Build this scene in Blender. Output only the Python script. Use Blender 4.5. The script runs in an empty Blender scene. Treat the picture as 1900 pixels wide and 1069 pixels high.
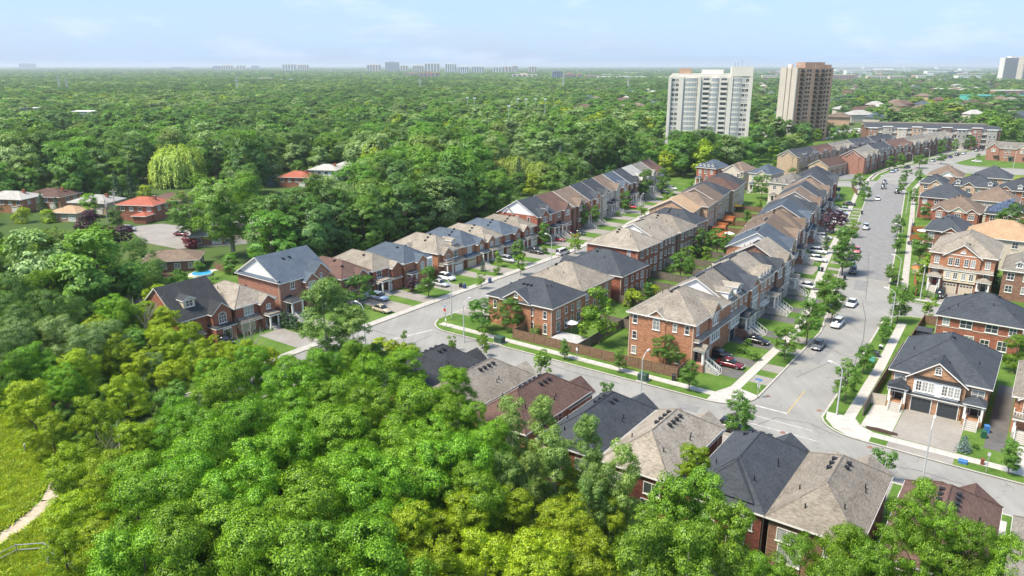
import bpy, bmesh, math, random
import numpy as np
from mathutils import Vector, Matrix
R = math.radians
sc = bpy.context.scene
COL = sc.collection

# ------------------------------------------------------------------ camera
CAM_H, CAM_F, CAM_P = 50.0, 1386.0, 16.6
cd = bpy.data.cameras.new('camera'); cam = bpy.data.objects.new('camera', cd); COL.objects.link(cam)
cam.location = (0, 0, CAM_H); cam.rotation_euler = (R(90 - CAM_P), 0, 0)
cd.sensor_width = 36.0; cd.lens = CAM_F / 1900.0 * 36.0; cd.clip_start = 1.0; cd.clip_end = 80000.0
sc.camera = cam

# ------------------------------------------------------------------ sky and sun
SUN = Vector((-0.80, -0.34, 0.0)).normalized(); SUN_EL = 58
w = bpy.data.worlds.new('World'); sc.world = w; w.use_nodes = True
nt = w.node_tree; nt.nodes.clear()
out = nt.nodes.new('ShaderNodeOutputWorld'); bg = nt.nodes.new('ShaderNodeBackground'); bg.inputs[1].default_value = 0.064
sky = nt.nodes.new('ShaderNodeTexSky'); sky.sky_type = 'NISHITA'; sky.sun_disc = False
sky.sun_elevation = R(SUN_EL); sky.sun_rotation = math.atan2(SUN.x, SUN.y)
sky.altitude = 200; sky.air_density = 1.0; sky.dust_density = 1.2; sky.ozone_density = 1.5
# thin, even high cloud veil with a few faint wisps
tc = nt.nodes.new('ShaderNodeTexCoord'); mp = nt.nodes.new('ShaderNodeMapping'); mp.inputs['Scale'].default_value = (1.6, 1.6, 7.0)
nz = nt.nodes.new('ShaderNodeTexNoise'); nz.inputs['Scale'].default_value = 2.2; nz.inputs['Detail'].default_value = 7; nz.inputs['Roughness'].default_value = 0.62
rmp = nt.nodes.new('ShaderNodeMapRange'); rmp.inputs['From Min'].default_value = 0.40; rmp.inputs['From Max'].default_value = 0.75
rmp.inputs['To Min'].default_value = 0.48; rmp.inputs['To Max'].default_value = 0.80
mx = nt.nodes.new('ShaderNodeMixRGB'); mx.inputs[2].default_value = (3.7, 5.55, 8.6, 1)
nt.links.new(tc.outputs['Generated'], mp.inputs[0]); nt.links.new(mp.outputs[0], nz.inputs['Vector'])
nt.links.new(nz.outputs['Fac'], rmp.inputs['Value']); nt.links.new(rmp.outputs[0], mx.inputs[0])
m3 = nt.nodes.new('ShaderNodeMapping'); m3.inputs['Scale'].default_value = (2.2, 2.2, 8.0); m3.inputs['Location'].default_value = (.35, .2, .9); n3 = nt.nodes.new('ShaderNodeTexNoise'); n3.inputs['Scale'].default_value = 2.6; n3.inputs['Detail'].default_value = 8; n3.inputs['Roughness'].default_value = .6
r3 = nt.nodes.new('ShaderNodeMapRange'); r3.inputs['From Min'].default_value = .52; r3.inputs['From Max'].default_value = .78; r3.inputs['To Max'].default_value = .6; mw = nt.nodes.new('ShaderNodeMixRGB'); mw.inputs[2].default_value = (6.9, 7.3, 8.6, 1)
nt.links.new(tc.outputs['Generated'], m3.inputs[0]); nt.links.new(m3.outputs[0], n3.inputs['Vector']); nt.links.new(n3.outputs['Fac'], r3.inputs['Value']); nt.links.new(r3.outputs[0], mw.inputs[0])
nt.links.new(sky.outputs[0], mx.inputs[1]); nt.links.new(mx.outputs[0], mw.inputs[1]); nt.links.new(mw.outputs[0], bg.inputs[0]); nt.links.new(bg.outputs[0], out.inputs[0])

sd = bpy.data.lights.new('sun', 'SUN'); sd.energy = 3.0; sd.angle = R(14); sd.color = (1.0, 0.90, 0.74)
so = bpy.data.objects.new('sun', sd); COL.objects.link(so)
sdir = Vector((SUN.x * math.cos(R(SUN_EL)), SUN.y * math.cos(R(SUN_EL)), math.sin(R(SUN_EL))))
so.rotation_euler = sdir.to_track_quat('Z', 'Y').to_euler(); so.location = (-60, -30, 120)
vs = sc.view_settings; vs.view_transform = 'Standard'; vs.look = 'None'; vs.exposure = 1.28; vs.gamma = 1.0; vs.use_curve_mapping = False
sc.render.engine = 'CYCLES'; cy = sc.cycles
cy.use_denoising = True; cy.max_bounces = 6; cy.diffuse_bounces = 3; cy.glossy_bounces = 2; cy.transmission_bounces = 3; cy.transparent_max_bounces = 6
cy.volume_bounces = 0; cy.sample_clamp_indirect = 4.0; cy.caustics_reflective = False; cy.caustics_refractive = False
try: cy.denoising_prefilter = 'ACCURATE'
except Exception: pass

# ------------------------------------------------------------------ frames: pixels -> directions, street grid (u, v) -> world
_p = R(CAM_P); _F = Vector((0, math.cos(_p), -math.sin(_p))); _U = Vector((0, math.sin(_p), math.cos(_p)))
def un(x, y, z=0.0):
    d = _F * CAM_F + Vector((x - 950, 0, 0)) - _U * (y - 534.5)
    t = (z - CAM_H) / d.z
    return Vector((d.x * t, d.y * t, z))
def proj(p):
    v = Vector(p) - Vector((0, 0, CAM_H)); k = v.dot(_F)
    if k < 1: return (-9999, -9999)
    return (950 + CAM_F * v.x / k, 534.5 - CAM_F * v.dot(_U) / k)
GA = R(-36.0); _o = un(1360, 770); UX = Vector((math.cos(GA), math.sin(GA), 0)); VX = Vector((-math.sin(GA), math.cos(GA), 0))
def G(u, v, z=0.0): return Vector((_o.x, _o.y, 0)) + UX * u + VX * v + Vector((0, 0, z))
def touv(p): d = Vector((p[0] - _o.x, p[1] - _o.y, 0)); return d.dot(UX), d.dot(VX)
def face_rot(du, dv):                     # z rotation that turns a thing's front (-y) towards (du, dv)
    f = (UX * du + VX * dv).normalized(); return math.atan2(f.x, -f.y)

# ------------------------------------------------------------------ materials
MAT = {}
def nodes(name):
    m = bpy.data.materials.new(name); m.use_nodes = True; t = m.node_tree; t.nodes.clear()
    o = t.nodes.new('ShaderNodeOutputMaterial'); b = t.nodes.new('ShaderNodeBsdfPrincipled'); t.links.new(b.outputs[0], o.inputs[0])
    MAT[name] = m; return m, t, b
def N(t, typ, **kw):
    n = t.nodes.new(typ)
    for k, v in kw.items():
        if k in n.inputs: n.inputs[k].default_value = v
        else: setattr(n, k, v)
    return n
def plain(name, col, rough=0.6, metal=0.0, var=0.12, scale=1.5, spec=0.3):
    m, t, b = nodes(name)
    c = N(t, 'ShaderNodeTexCoord'); n = N(t, 'ShaderNodeTexNoise', Scale=scale, Detail=5.0)
    mr = N(t, 'ShaderNodeMapRange'); mr.inputs['To Min'].default_value = 1 - var; mr.inputs['To Max'].default_value = 1 + var
    mr.inputs['From Min'].default_value = .3; mr.inputs['From Max'].default_value = .7
    v = N(t, 'ShaderNodeMixRGB', blend_type='MULTIPLY'); v.inputs[0].default_value = 1; v.inputs[1].default_value = (*col, 1)
    t.links.new(c.outputs['Object'], n.inputs['Vector']); t.links.new(n.outputs['Fac'], mr.inputs['Value']); t.links.new(mr.outputs[0], v.inputs[2])
    t.links.new(v.outputs[0], b.inputs['Base Color']); b.inputs['Roughness'].default_value = rough; b.inputs['Metallic'].default_value = metal
    b.inputs['Specular IOR Level'].default_value = spec
    return m
def ramp(t, stops):
    r = t.nodes.new('ShaderNodeValToRGB'); e = r.color_ramp.elements
    while len(e) < len(stops): e.new(0.5)
    for i, (p, c) in enumerate(stops): e[i].position = p; e[i].color = (*c, 1)
    return r
def dim(c, k=.88): return tuple(v * k for v in c)
def brick(name, c1, c2, mortar):
    c1, c2, mortar = dim(c1), dim(c2), dim(mortar)
    m, t, b = nodes(name)
    c = N(t, 'ShaderNodeTexCoord'); s = N(t, 'ShaderNodeSeparateXYZ'); a = N(t, 'ShaderNodeMath', operation='ADD'); k = N(t, 'ShaderNodeCombineXYZ')
    t.links.new(c.outputs['Object'], s.inputs[0]); t.links.new(s.outputs[0], a.inputs[0]); t.links.new(s.outputs[1], a.inputs[1])
    t.links.new(a.outputs[0], k.inputs[0]); t.links.new(s.outputs[2], k.inputs[1])
    br = N(t, 'ShaderNodeTexBrick', Scale=1.0); br.inputs['Brick Width'].default_value = .46; br.inputs['Row Height'].default_value = .15
    br.inputs['Mortar Size'].default_value = .012; br.inputs['Color1'].default_value = (*c1, 1); br.inputs['Color2'].default_value = (*c2, 1); br.inputs['Mortar'].default_value = (*mortar, 1)
    br.inputs['Bias'].default_value = -.15
    mp = N(t, 'ShaderNodeMapping'); mp.inputs['Scale'].default_value = (1.1, 4.0, 1); n = N(t, 'ShaderNodeTexNoise', Scale=1.0, Detail=4.0, Roughness=.65)
    t.links.new(k.outputs[0], br.inputs['Vector']); t.links.new(k.outputs[0], mp.inputs[0]); t.links.new(mp.outputs[0], n.inputs['Vector'])
    mr = N(t, 'ShaderNodeMapRange'); mr.inputs['From Min'].default_value = .3; mr.inputs['From Max'].default_value = .72; mr.inputs['To Min'].default_value = .66; mr.inputs['To Max'].default_value = 1.62
    t.links.new(n.outputs['Fac'], mr.inputs['Value'])
    v = N(t, 'ShaderNodeMixRGB', blend_type='MULTIPLY'); v.inputs[0].default_value = 1
    t.links.new(br.outputs['Color'], v.inputs[1]); t.links.new(mr.outputs[0], v.inputs[2]); t.links.new(v.outputs[0], b.inputs['Base Color'])
    bp = N(t, 'ShaderNodeBump', Strength=.4, Distance=.02); t.links.new(br.outputs['Fac'], bp.inputs['Height']); bp.invert = True; t.links.new(bp.outputs[0], b.inputs['Normal'])
    b.inputs['Roughness'].default_value = .85; b.inputs['Specular IOR Level'].default_value = .2
    return m
def shingle(name, dark, light, mot=1.0):
    dark, light = dim(dark), dim(light)
    m, t, b = nodes(name)
    c = N(t, 'ShaderNodeTexCoord'); oi = N(t, 'ShaderNodeObjectInfo'); s = N(t, 'ShaderNodeSeparateXYZ'); t.links.new(c.outputs['Object'], s.inputs[0])
    add = N(t, 'ShaderNodeVectorMath', operation='ADD'); t.links.new(c.outputs['Object'], add.inputs[0])
    k = N(t, 'ShaderNodeCombineXYZ'); mul = N(t, 'ShaderNodeMath', operation='MULTIPLY'); mul.inputs[1].default_value = 57.0
    t.links.new(oi.outputs['Random'], mul.inputs[0]); t.links.new(mul.outputs[0], k.inputs[0]); t.links.new(k.outputs[0], add.inputs[1])
    mp = N(t, 'ShaderNodeMapping'); mp.inputs['Scale'].default_value = (1.0, 1.0, 4.5)
    t.links.new(add.outputs[0], mp.inputs[0])
    n1 = N(t, 'ShaderNodeTexNoise', Scale=1.9, Detail=4.0, Roughness=.7); n2 = N(t, 'ShaderNodeTexNoise', Scale=.45, Detail=2.0)
    t.links.new(mp.outputs[0], n1.inputs['Vector']); t.links.new(add.outputs[0], n2.inputs['Vector'])
    mixn = N(t, 'ShaderNodeMixRGB'); mixn.inputs[0].default_value = .28; t.links.new(n1.outputs['Fac'], mixn.inputs[1]); t.links.new(n2.outputs['Fac'], mixn.inputs[2])
    r = ramp(t, [(.5 - .13 / mot, dark), (.5 + .13 / mot, light)]); t.links.new(mixn.outputs[0], r.inputs[0])
    # courses: rows follow height
    wv = N(t, 'ShaderNodeTexWave', Scale=3.6, Distortion=.4); wv.bands_direction = 'Z'; t.links.new(c.outputs['Object'], wv.inputs['Vector'])
    mr = N(t, 'ShaderNodeMapRange'); mr.inputs['To Min'].default_value = .86; mr.inputs['To Max'].default_value = 1.06; t.links.new(wv.outputs['Fac'], mr.inputs['Value'])
    v = N(t, 'ShaderNodeMixRGB', blend_type='MULTIPLY'); v.inputs[0].default_value = 1; t.links.new(r.outputs[0], v.inputs[1]); t.links.new(mr.outputs[0], v.inputs[2])
    hs = N(t, 'ShaderNodeHueSaturation'); mr2 = N(t, 'ShaderNodeMapRange'); mr2.inputs['To Min'].default_value = .82; mr2.inputs['To Max'].default_value = 1.18
    t.links.new(oi.outputs['Random'], mr2.inputs['Value']); t.links.new(mr2.outputs[0], hs.inputs['Value']); t.links.new(v.outputs[0], hs.inputs['Color'])
    t.links.new(hs.outputs[0], b.inputs['Base Color'])
    bp = N(t, 'ShaderNodeBump', Strength=.5, Distance=.03); t.links.new(n1.outputs['Fac'], bp.inputs['Height']); t.links.new(bp.outputs[0], b.inputs['Normal'])
    b.inputs['Roughness'].default_value = .9; b.inputs['Specular IOR Level'].default_value = .25
    return m
def ground_mat(name, stops, scale, det=8, bump=.3, scale2=None, dist=.05):
    m, t, b = nodes(name)
    c = N(t, 'ShaderNodeNewGeometry'); n1 = N(t, 'ShaderNodeTexNoise', Scale=scale, Detail=float(det), Roughness=.68)
    t.links.new(c.outputs['Position'], n1.inputs['Vector']); src = n1.outputs['Fac']
    if scale2:
        n2 = N(t, 'ShaderNodeTexNoise', Scale=scale2, Detail=4.0); t.links.new(c.outputs['Position'], n2.inputs['Vector'])
        mm = N(t, 'ShaderNodeMixRGB'); mm.inputs[0].default_value = .5; t.links.new(n1.outputs['Fac'], mm.inputs[1]); t.links.new(n2.outputs['Fac'], mm.inputs[2]); src = mm.outputs[0]
    r = ramp(t, stops); t.links.new(src, r.inputs[0]); t.links.new(r.outputs[0], b.inputs['Base Color'])
    bp = N(t, 'ShaderNodeBump', Strength=bump, Distance=dist); t.links.new(n1.outputs['Fac'], bp.inputs['Height']); t.links.new(bp.outputs[0], b.inputs['Normal'])
    b.inputs['Roughness'].default_value = .95; b.inputs['Specular IOR Level'].default_value = .15
    return m
def leafmat(name, c1, c2, c3, trans=.36, hv=.010):
    m, t, b = nodes(name); t.nodes.remove(b); o = [n for n in t.nodes if n.type == 'OUTPUT_MATERIAL'][0]
    g = N(t, 'ShaderNodeNewGeometry'); oi = N(t, 'ShaderNodeObjectInfo')
    r = ramp(t, [(0., c1), (.5, c2), (1., c3)]); t.links.new(g.outputs['Random Per Island'], r.inputs[0])
    hs = N(t, 'ShaderNodeHueSaturation'); mr = N(t, 'ShaderNodeMapRange'); mr.inputs['To Min'].default_value = .5 - hv * 1.7; mr.inputs['To Max'].default_value = .5 + hv * .3
    mv = N(t, 'ShaderNodeMapRange'); mv.inputs['To Min'].default_value = .82; mv.inputs['To Max'].default_value = 1.16
    fr = N(t, 'ShaderNodeMath', operation='FRACT'); fm = N(t, 'ShaderNodeMath', operation='MULTIPLY'); fm.inputs[1].default_value = 7.31
    t.links.new(oi.outputs['Random'], mr.inputs['Value']); t.links.new(oi.outputs['Random'], fm.inputs[0]); t.links.new(fm.outputs[0], fr.inputs[0]); t.links.new(fr.outputs[0], mv.inputs['Value'])
    t.links.new(mr.outputs[0], hs.inputs['Hue']); t.links.new(mv.outputs[0], hs.inputs['Value']); t.links.new(r.outputs[0], hs.inputs['Color'])
    d = N(t, 'ShaderNodeBsdfDiffuse'); tr = N(t, 'ShaderNodeBsdfTranslucent'); gl = N(t, 'ShaderNodeBsdfGlossy'); gl.inputs['Roughness'].default_value = .45; gl.inputs['Color'].default_value = (.7, .75, .8, 1)
    tcx = N(t, 'ShaderNodeMixRGB', blend_type='MULTIPLY'); tcx.inputs[0].default_value = 1; tcx.inputs[2].default_value = (1.15, 1.15, .55, 1)
    t.links.new(hs.outputs[0], d.inputs[0]); t.links.new(hs.outputs[0], tcx.inputs[1]); t.links.new(tcx.outputs[0], tr.inputs[0])
    m1 = N(t, 'ShaderNodeMixShader'); m1.inputs[0].default_value = trans; t.links.new(d.outputs[0], m1.inputs[1]); t.links.new(tr.outputs[0], m1.inputs[2])
    m2 = N(t, 'ShaderNodeMixShader'); m2.inputs[0].default_value = .025; t.links.new(m1.outputs[0], m2.inputs[1]); t.links.new(gl.outputs[0], m2.inputs[2])
    t.links.new(m2.outputs[0], o.inputs[0]); return m

brick('brick_red', (.34, .110, .062), (.25, .080, .048), (.33, .24, .20))
brick('brick_deep', (.22, .060, .040), (.16, .045, .033), (.24, .17, .14))
brick('brick_tan', (.43, .235, .125), (.34, .175, .095), (.46, .37, .28))
brick('brick_orange', (.44, .195, .100), (.33, .135, .075), (.42, .32, .25))
brick('brick_rose', (.36, .17, .115), (.28, .12, .085), (.40, .32, .27))
brick('brick_brown', (.25, .13, .085), (.18, .09, .06), (.30, .25, .21))
brick('brick_buff', (.46, .34, .23), (.38, .27, .18), (.50, .43, .35))
brick('brick_peach', (.50, .33, .22), (.40, .23, .16), (.55, .45, .36))
brick('stone_grey', (.40, .38, .34), (.30, .29, .27), (.46, .44, .41))
plain('siding_white', (.74, .75, .76), .6, var=.05); plain('siding_cream', (.62, .55, .40), .6, var=.06); plain('siding_beige', (.55, .49, .41), .7, var=.08)
plain('trim_white', (.76, .75, .72), .5, var=.05); plain('trim_cream', (.60, .55, .47), .5, var=.05)
shingle('roof_tan', (.185, .160, .130), (.385, .345, .290)); shingle('roof_grey_tan', (.15, .14, .12), (.30, .28, .25))
shingle('roof_dark', (.035, .042, .052), (.085, .095, .112), .8); shingle('roof_charcoal', (.030, .032, .036), (.075, .078, .086), .8); shingle('roof_blue', (.055, .075, .105), (.12, .15, .19), .8)
shingle('roof_brown', (.095, .055, .045), (.185, .115, .095)); shingle('roof_mid_brown', (.14, .10, .075), (.26, .20, .155))
shingle('roof_peach', (.34, .22, .13), (.50, .35, .22)); shingle('roof_red', (.36, .10, .065), (.50, .17, .11)); shingle('roof_pale', (.34, .33, .31), (.52, .51, .48))
plain('black_metal', (.02, .021, .024), .5, var=.1); plain('dark_door', (.03, .028, .03), .4); plain('door_red', (.18, .02, .025), .4)
plain('garage_dark', (.045, .052, .06), .5, var=.08); plain('garage_white', (.72, .71, .68), .5, var=.05); plain('garage_beige', (.52, .46, .36), .5, var=.05)
plain('concrete', (.44, .42, .385), .9, var=.14, scale=.7); plain('kerb_concrete', (.40, .38, .35), .9, var=.15, scale=1.2); plain('deck_grey', (.42, .42, .42), .8)
plain('steel', (.45, .46, .47), .45, .6, var=.05); plain('lamp_grey', (.55, .56, .57), .5, .2, var=.04); plain('tyre', (.018, .018, .02), .8); plain('rim', (.35, .36, .38), .35, .7)
plain('wood_fence', (.20, .125, .080), .9, var=.35, scale=2.5); plain('wood_orange', (.36, .135, .05), .85, var=.25, scale=2.5); plain('wood_grey', (.17, .145, .12), .9, var=.3, scale=2.0)
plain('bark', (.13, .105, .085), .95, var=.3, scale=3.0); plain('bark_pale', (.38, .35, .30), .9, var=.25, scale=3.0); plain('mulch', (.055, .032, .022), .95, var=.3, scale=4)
plain('box_green', (.035, .075, .055), .6); plain('bin_blue', (.03, .06, .16), .5); plain('bin_black', (.025, .028, .032), .5); plain('bin_green', (.02, .10, .05), .5)
plain('paint_white', (.46, .455, .44), .85, var=.30, scale=1.4); plain('paint_yellow', (.50, .34, .08), .8, var=.2, scale=2)
plain('sign_blue', (.08, .22, .50), .4, var=.02); plain('sign_red', (.45, .03, .03), .4, var=.02); plain('sign_yellow', (.7, .45, .03), .4, var=.02); plain('sign_white', (.8, .8, .8), .4, var=.02)
plain('headlight', (.75, .77, .80), .15, var=.02, spec=.6); plain('taillight', (.30, .015, .015), .2, var=.02, spec=.6)
plain('umbrella_yellow', (.75, .42, .02), .7); plain('pool_blue', (.05, .35, .62), .1, var=.25, scale=.6); plain('tarp_blue', (.05, .17, .40), .6); plain('sun_orange', (.75, .17, .05), .7)
plain('solar', (.06, .085, .14), .3, var=.1, spec=.7); plain('tower_white', (.66, .635, .57), .8, var=.06, scale=.2); plain('tower_panel', (.52, .475, .41), .85, var=.07, scale=.15)
plain('tower_brick', (.40, .275, .205), .9, var=.15, scale=.3); plain('slab_pale', (.70, .68, .64), .8, var=.06, scale=.2); plain('far_teal', (.10, .42, .36), .7); plain('far_white', (.82, .82, .80), .8, var=.08, scale=.05)
plain('far_tan', (.68, .57, .44), .85, var=.08, scale=.05); plain('far_rose', (.46, .27, .20), .85, var=.1, scale=.05); plain('far_glass', (.13, .19, .24), .3, var=.15, scale=.05); plain('far_grey', (.30, .31, .33), .8, var=.08, scale=.05)
plain('tar', (.11, .11, .11), .8, var=.2); plain('iron', (.06, .05, .045), .6); plain('manhole', (.22, .12, .085), .8, var=.2)
# glass: dark reflective with pale blinds behind some panes
m, t, b = nodes('glass'); oi = N(t, 'ShaderNodeObjectInfo'); r = ramp(t, [(0, (.02, .025, .03)), (.45, (.06, .07, .08)), (.55, (.22, .23, .23)), (1, (.40, .41, .41))]); r.color_ramp.interpolation = 'LINEAR'
t.links.new(oi.outputs['Random'], r.inputs[0]); t.links.new(r.outputs[0], b.inputs['Base Color']); b.inputs['Roughness'].default_value = .06; b.inputs['Specular IOR Level'].default_value = .8
m, t, b = nodes('dark_glass'); b.inputs['Base Color'].default_value = (.012, .015, .018, 1); b.inputs['Roughness'].default_value = .05; b.inputs['Specular IOR Level'].default_value = .8
for nm, col in dict(white=(.72, .73, .74), silver=(.42, .44, .46), black=(.012, .013, .015), grey=(.10, .11, .12), red=(.28, .015, .02), bright_red=(.55, .02, .03), maroon=(.14, .012, .02), blue=(.05, .09, .25), pale_blue=(.30, .40, .55), dark_grey=(.045, .05, .055), beige=(.42, .35, .25), pink=(.60, .12, .12), purple=(.06, .03, .16)).items():
    m, t, b = nodes('car_' + nm); b.inputs['Base Color'].default_value = (*col, 1); b.inputs['Roughness'].default_value = .28; b.inputs['Coat Weight'].default_value = .5; b.inputs['Coat Roughness'].default_value = .08
m, t, b = nodes('grey_glass'); b.inputs['Base Color'].default_value = (.13, .145, .155, 1); b.inputs['Roughness'].default_value = .1; b.inputs['Specular IOR Level'].default_value = .7
m, t, b = nodes('bay_glass'); b.inputs['Base Color'].default_value = (.33, .37, .39, 1); b.inputs['Roughness'].default_value = .12; b.inputs['Specular IOR Level'].default_value = .7
# ground surfaces
ground_mat('grass', [(.33, (.045, .100, .016)), (.5, (.085, .160, .026)), (.60, (.125, .195, .040)), (.70, (.21, .22, .08))], 2.6, scale2=.22)
ground_mat('grass_dry', [(.30, (.10, .135, .022)), (.5, (.155, .20, .030)), (.68, (.26, .24, .06))], 1.4, scale2=.2)
ground_mat('meadow', [(.28, (.12, .23, .018)), (.5, (.22, .36, .025)), (.70, (.36, .42, .05))], .55, scale2=.12, bump=.8, dist=.4)
ground_mat('far_ground', [(.30, (.045, .085, .022)), (.5, (.07, .115, .03)), (.7, (.12, .14, .05))], .05, scale2=.006)
ground_mat('dirt_path', [(.3, (.38, .31, .23)), (.7, (.52, .45, .36))], 1.2)
ground_mat('driveway', [(.3, (.21, .195, .175)), (.7, (.33, .31, .285))], 1.1, scale2=.2); ground_mat('driveway_dark', [(.3, (.085, .083, .082)), (.7, (.16, .155, .15))], .9, scale2=.2)
ground_mat('interlock', [(.3, (.235, .215, .19)), (.7, (.34, .315, .285))], 1.5, scale2=.2)
ground_mat('asphalt_far', [(.3, (.17, .17, .172)), (.7, (.25, .25, .25))], .5)
# asphalt with grain, tyre-polished lanes, sealed cracks
m, t, b = nodes('asphalt'); g = N(t, 'ShaderNodeNewGeometry'); n1 = N(t, 'ShaderNodeTexNoise', Scale=3.5, Detail=9.0, Roughness=.75); n2 = N(t, 'ShaderNodeTexNoise', Scale=.13, Detail=5.0)
mp = N(t, 'ShaderNodeMapping'); mp.inputs['Rotation'].default_value = (0, 0, GA); mp.inputs['Scale'].default_value = (.9, .06, 1); n3 = N(t, 'ShaderNodeTexNoise', Scale=1.0, Detail=3.0)
t.links.new(g.outputs['Position'], n1.inputs['Vector']); t.links.new(g.outputs['Position'], n2.inputs['Vector']); t.links.new(g.outputs['Position'], mp.inputs[0]); t.links.new(mp.outputs[0], n3.inputs['Vector'])
a1 = N(t, 'ShaderNodeMixRGB'); a1.inputs[0].default_value = .55; t.links.new(n1.outputs['Fac'], a1.inputs[1]); t.links.new(n2.outputs['Fac'], a1.inputs[2])
a2 = N(t, 'ShaderNodeMixRGB'); a2.inputs[0].default_value = .25; t.links.new(a1.outputs[0], a2.inputs[1]); t.links.new(n3.outputs['Fac'], a2.inputs[2])
r = ramp(t, [(.36, (.213, .209, .197)), (.5, (.260, .255, .240)), (.64, (.312, .306, .288))]); t.links.new(a2.outputs[0], r.inputs[0])
vo = N(t, 'ShaderNodeTexVoronoi', Scale=.085); vo.feature = 'DISTANCE_TO_EDGE'; wn = N(t, 'ShaderNodeTexNoise', Scale=.6, Detail=5.0); wa = N(t, 'ShaderNodeVectorMath', operation='MULTIPLY_ADD'); wa.inputs[1].default_value = (5, 5, 5)
t.links.new(g.outputs['Position'], wn.inputs['Vector']); t.links.new(wn.outputs['Color'], wa.inputs[0]); t.links.new(g.outputs['Position'], wa.inputs[2]); t.links.new(wa.outputs[0], vo.inputs['Vector'])
cr = N(t, 'ShaderNodeMapRange'); cr.inputs['From Min'].default_value = .004; cr.inputs['From Max'].default_value = .007; cr.inputs['To Min'].default_value = .78; cr.inputs['To Max'].default_value = 1
t.links.new(vo.outputs['Distance'], cr.inputs['Value']); v = N(t, 'ShaderNodeMixRGB', blend_type='MULTIPLY'); v.inputs[0].default_value = 1
t.links.new(r.outputs[0], v.inputs[1]); t.links.new(cr.outputs[0], v.inputs[2]); t.links.new(v.outputs[0], b.inputs['Base Color']); b.inputs['Roughness'].default_value = .92; b.inputs['Specular IOR Level'].default_value = .2
# foliage
leafmat('leaf_maple', (0.047, 0.128, 0.007), (0.157, 0.370, 0.020), (0.326, 0.603, 0.044), .32)
leafmat('leaf_yellow', (0.082, 0.158, 0.007), (0.273, 0.430, 0.017), (0.517, 0.659, 0.036), .34)
leafmat('leaf_dark', (0.057, 0.147, 0.036), (0.108, 0.232, 0.054), (0.195, 0.345, 0.083))
leafmat('leaf_mid', (0.077, 0.203, 0.025), (0.140, 0.315, 0.042), (0.238, 0.448, 0.070))
leafmat('leaf_olive', (0.104, 0.189, 0.039), (0.182, 0.293, 0.062), (0.286, 0.403, 0.111))
leafmat('leaf_silver', (0.071, 0.139, 0.037), (0.219, 0.362, 0.106), (0.448, 0.616, 0.252))
leafmat('leaf_deep', (0.039, 0.101, 0.021), (0.124, 0.263, 0.054), (0.242, 0.423, 0.099))
leafmat('leaf_poplar', (0.065, 0.144, 0.022), (0.204, 0.372, 0.066), (0.444, 0.618, 0.202))
leafmat('leaf_willow', (0.234, 0.351, 0.052), (0.390, 0.520, 0.091), (0.572, 0.676, 0.169))
leafmat('leaf_purple', (0.034, 0.016, 0.026), (0.072, 0.029, 0.044), (0.130, 0.055, 0.075), trans=.15)
leafmat('leaf_redbush', (.14, .02, .025), (.24, .035, .04), (.34, .07, .07), trans=.15)
leafmat('leaf_spruce', (0.031, 0.081, 0.036), (0.062, 0.133, 0.056), (0.105, 0.196, 0.084), trans=.1)
leafmat('leaf_bluespruce', (.08, .13, .13), (.14, .21, .21), (.22, .30, .30), trans=.1)
leafmat('leaf_street', (0.056, 0.156, 0.020), (0.106, 0.250, 0.033), (0.188, 0.362, 0.056))
leafmat('leaf_lime', (0.051, 0.126, 0.008), (0.160, 0.330, 0.024), (0.302, 0.504, 0.050))
leafmat('leaf_dry', (.14, .09, .05), (.22, .15, .08), (.30, .24, .12))
leafmat('leaf_grass', (.17, .32, .015), (.32, .48, .025), (.52, .56, .04), hv=.01)

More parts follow.
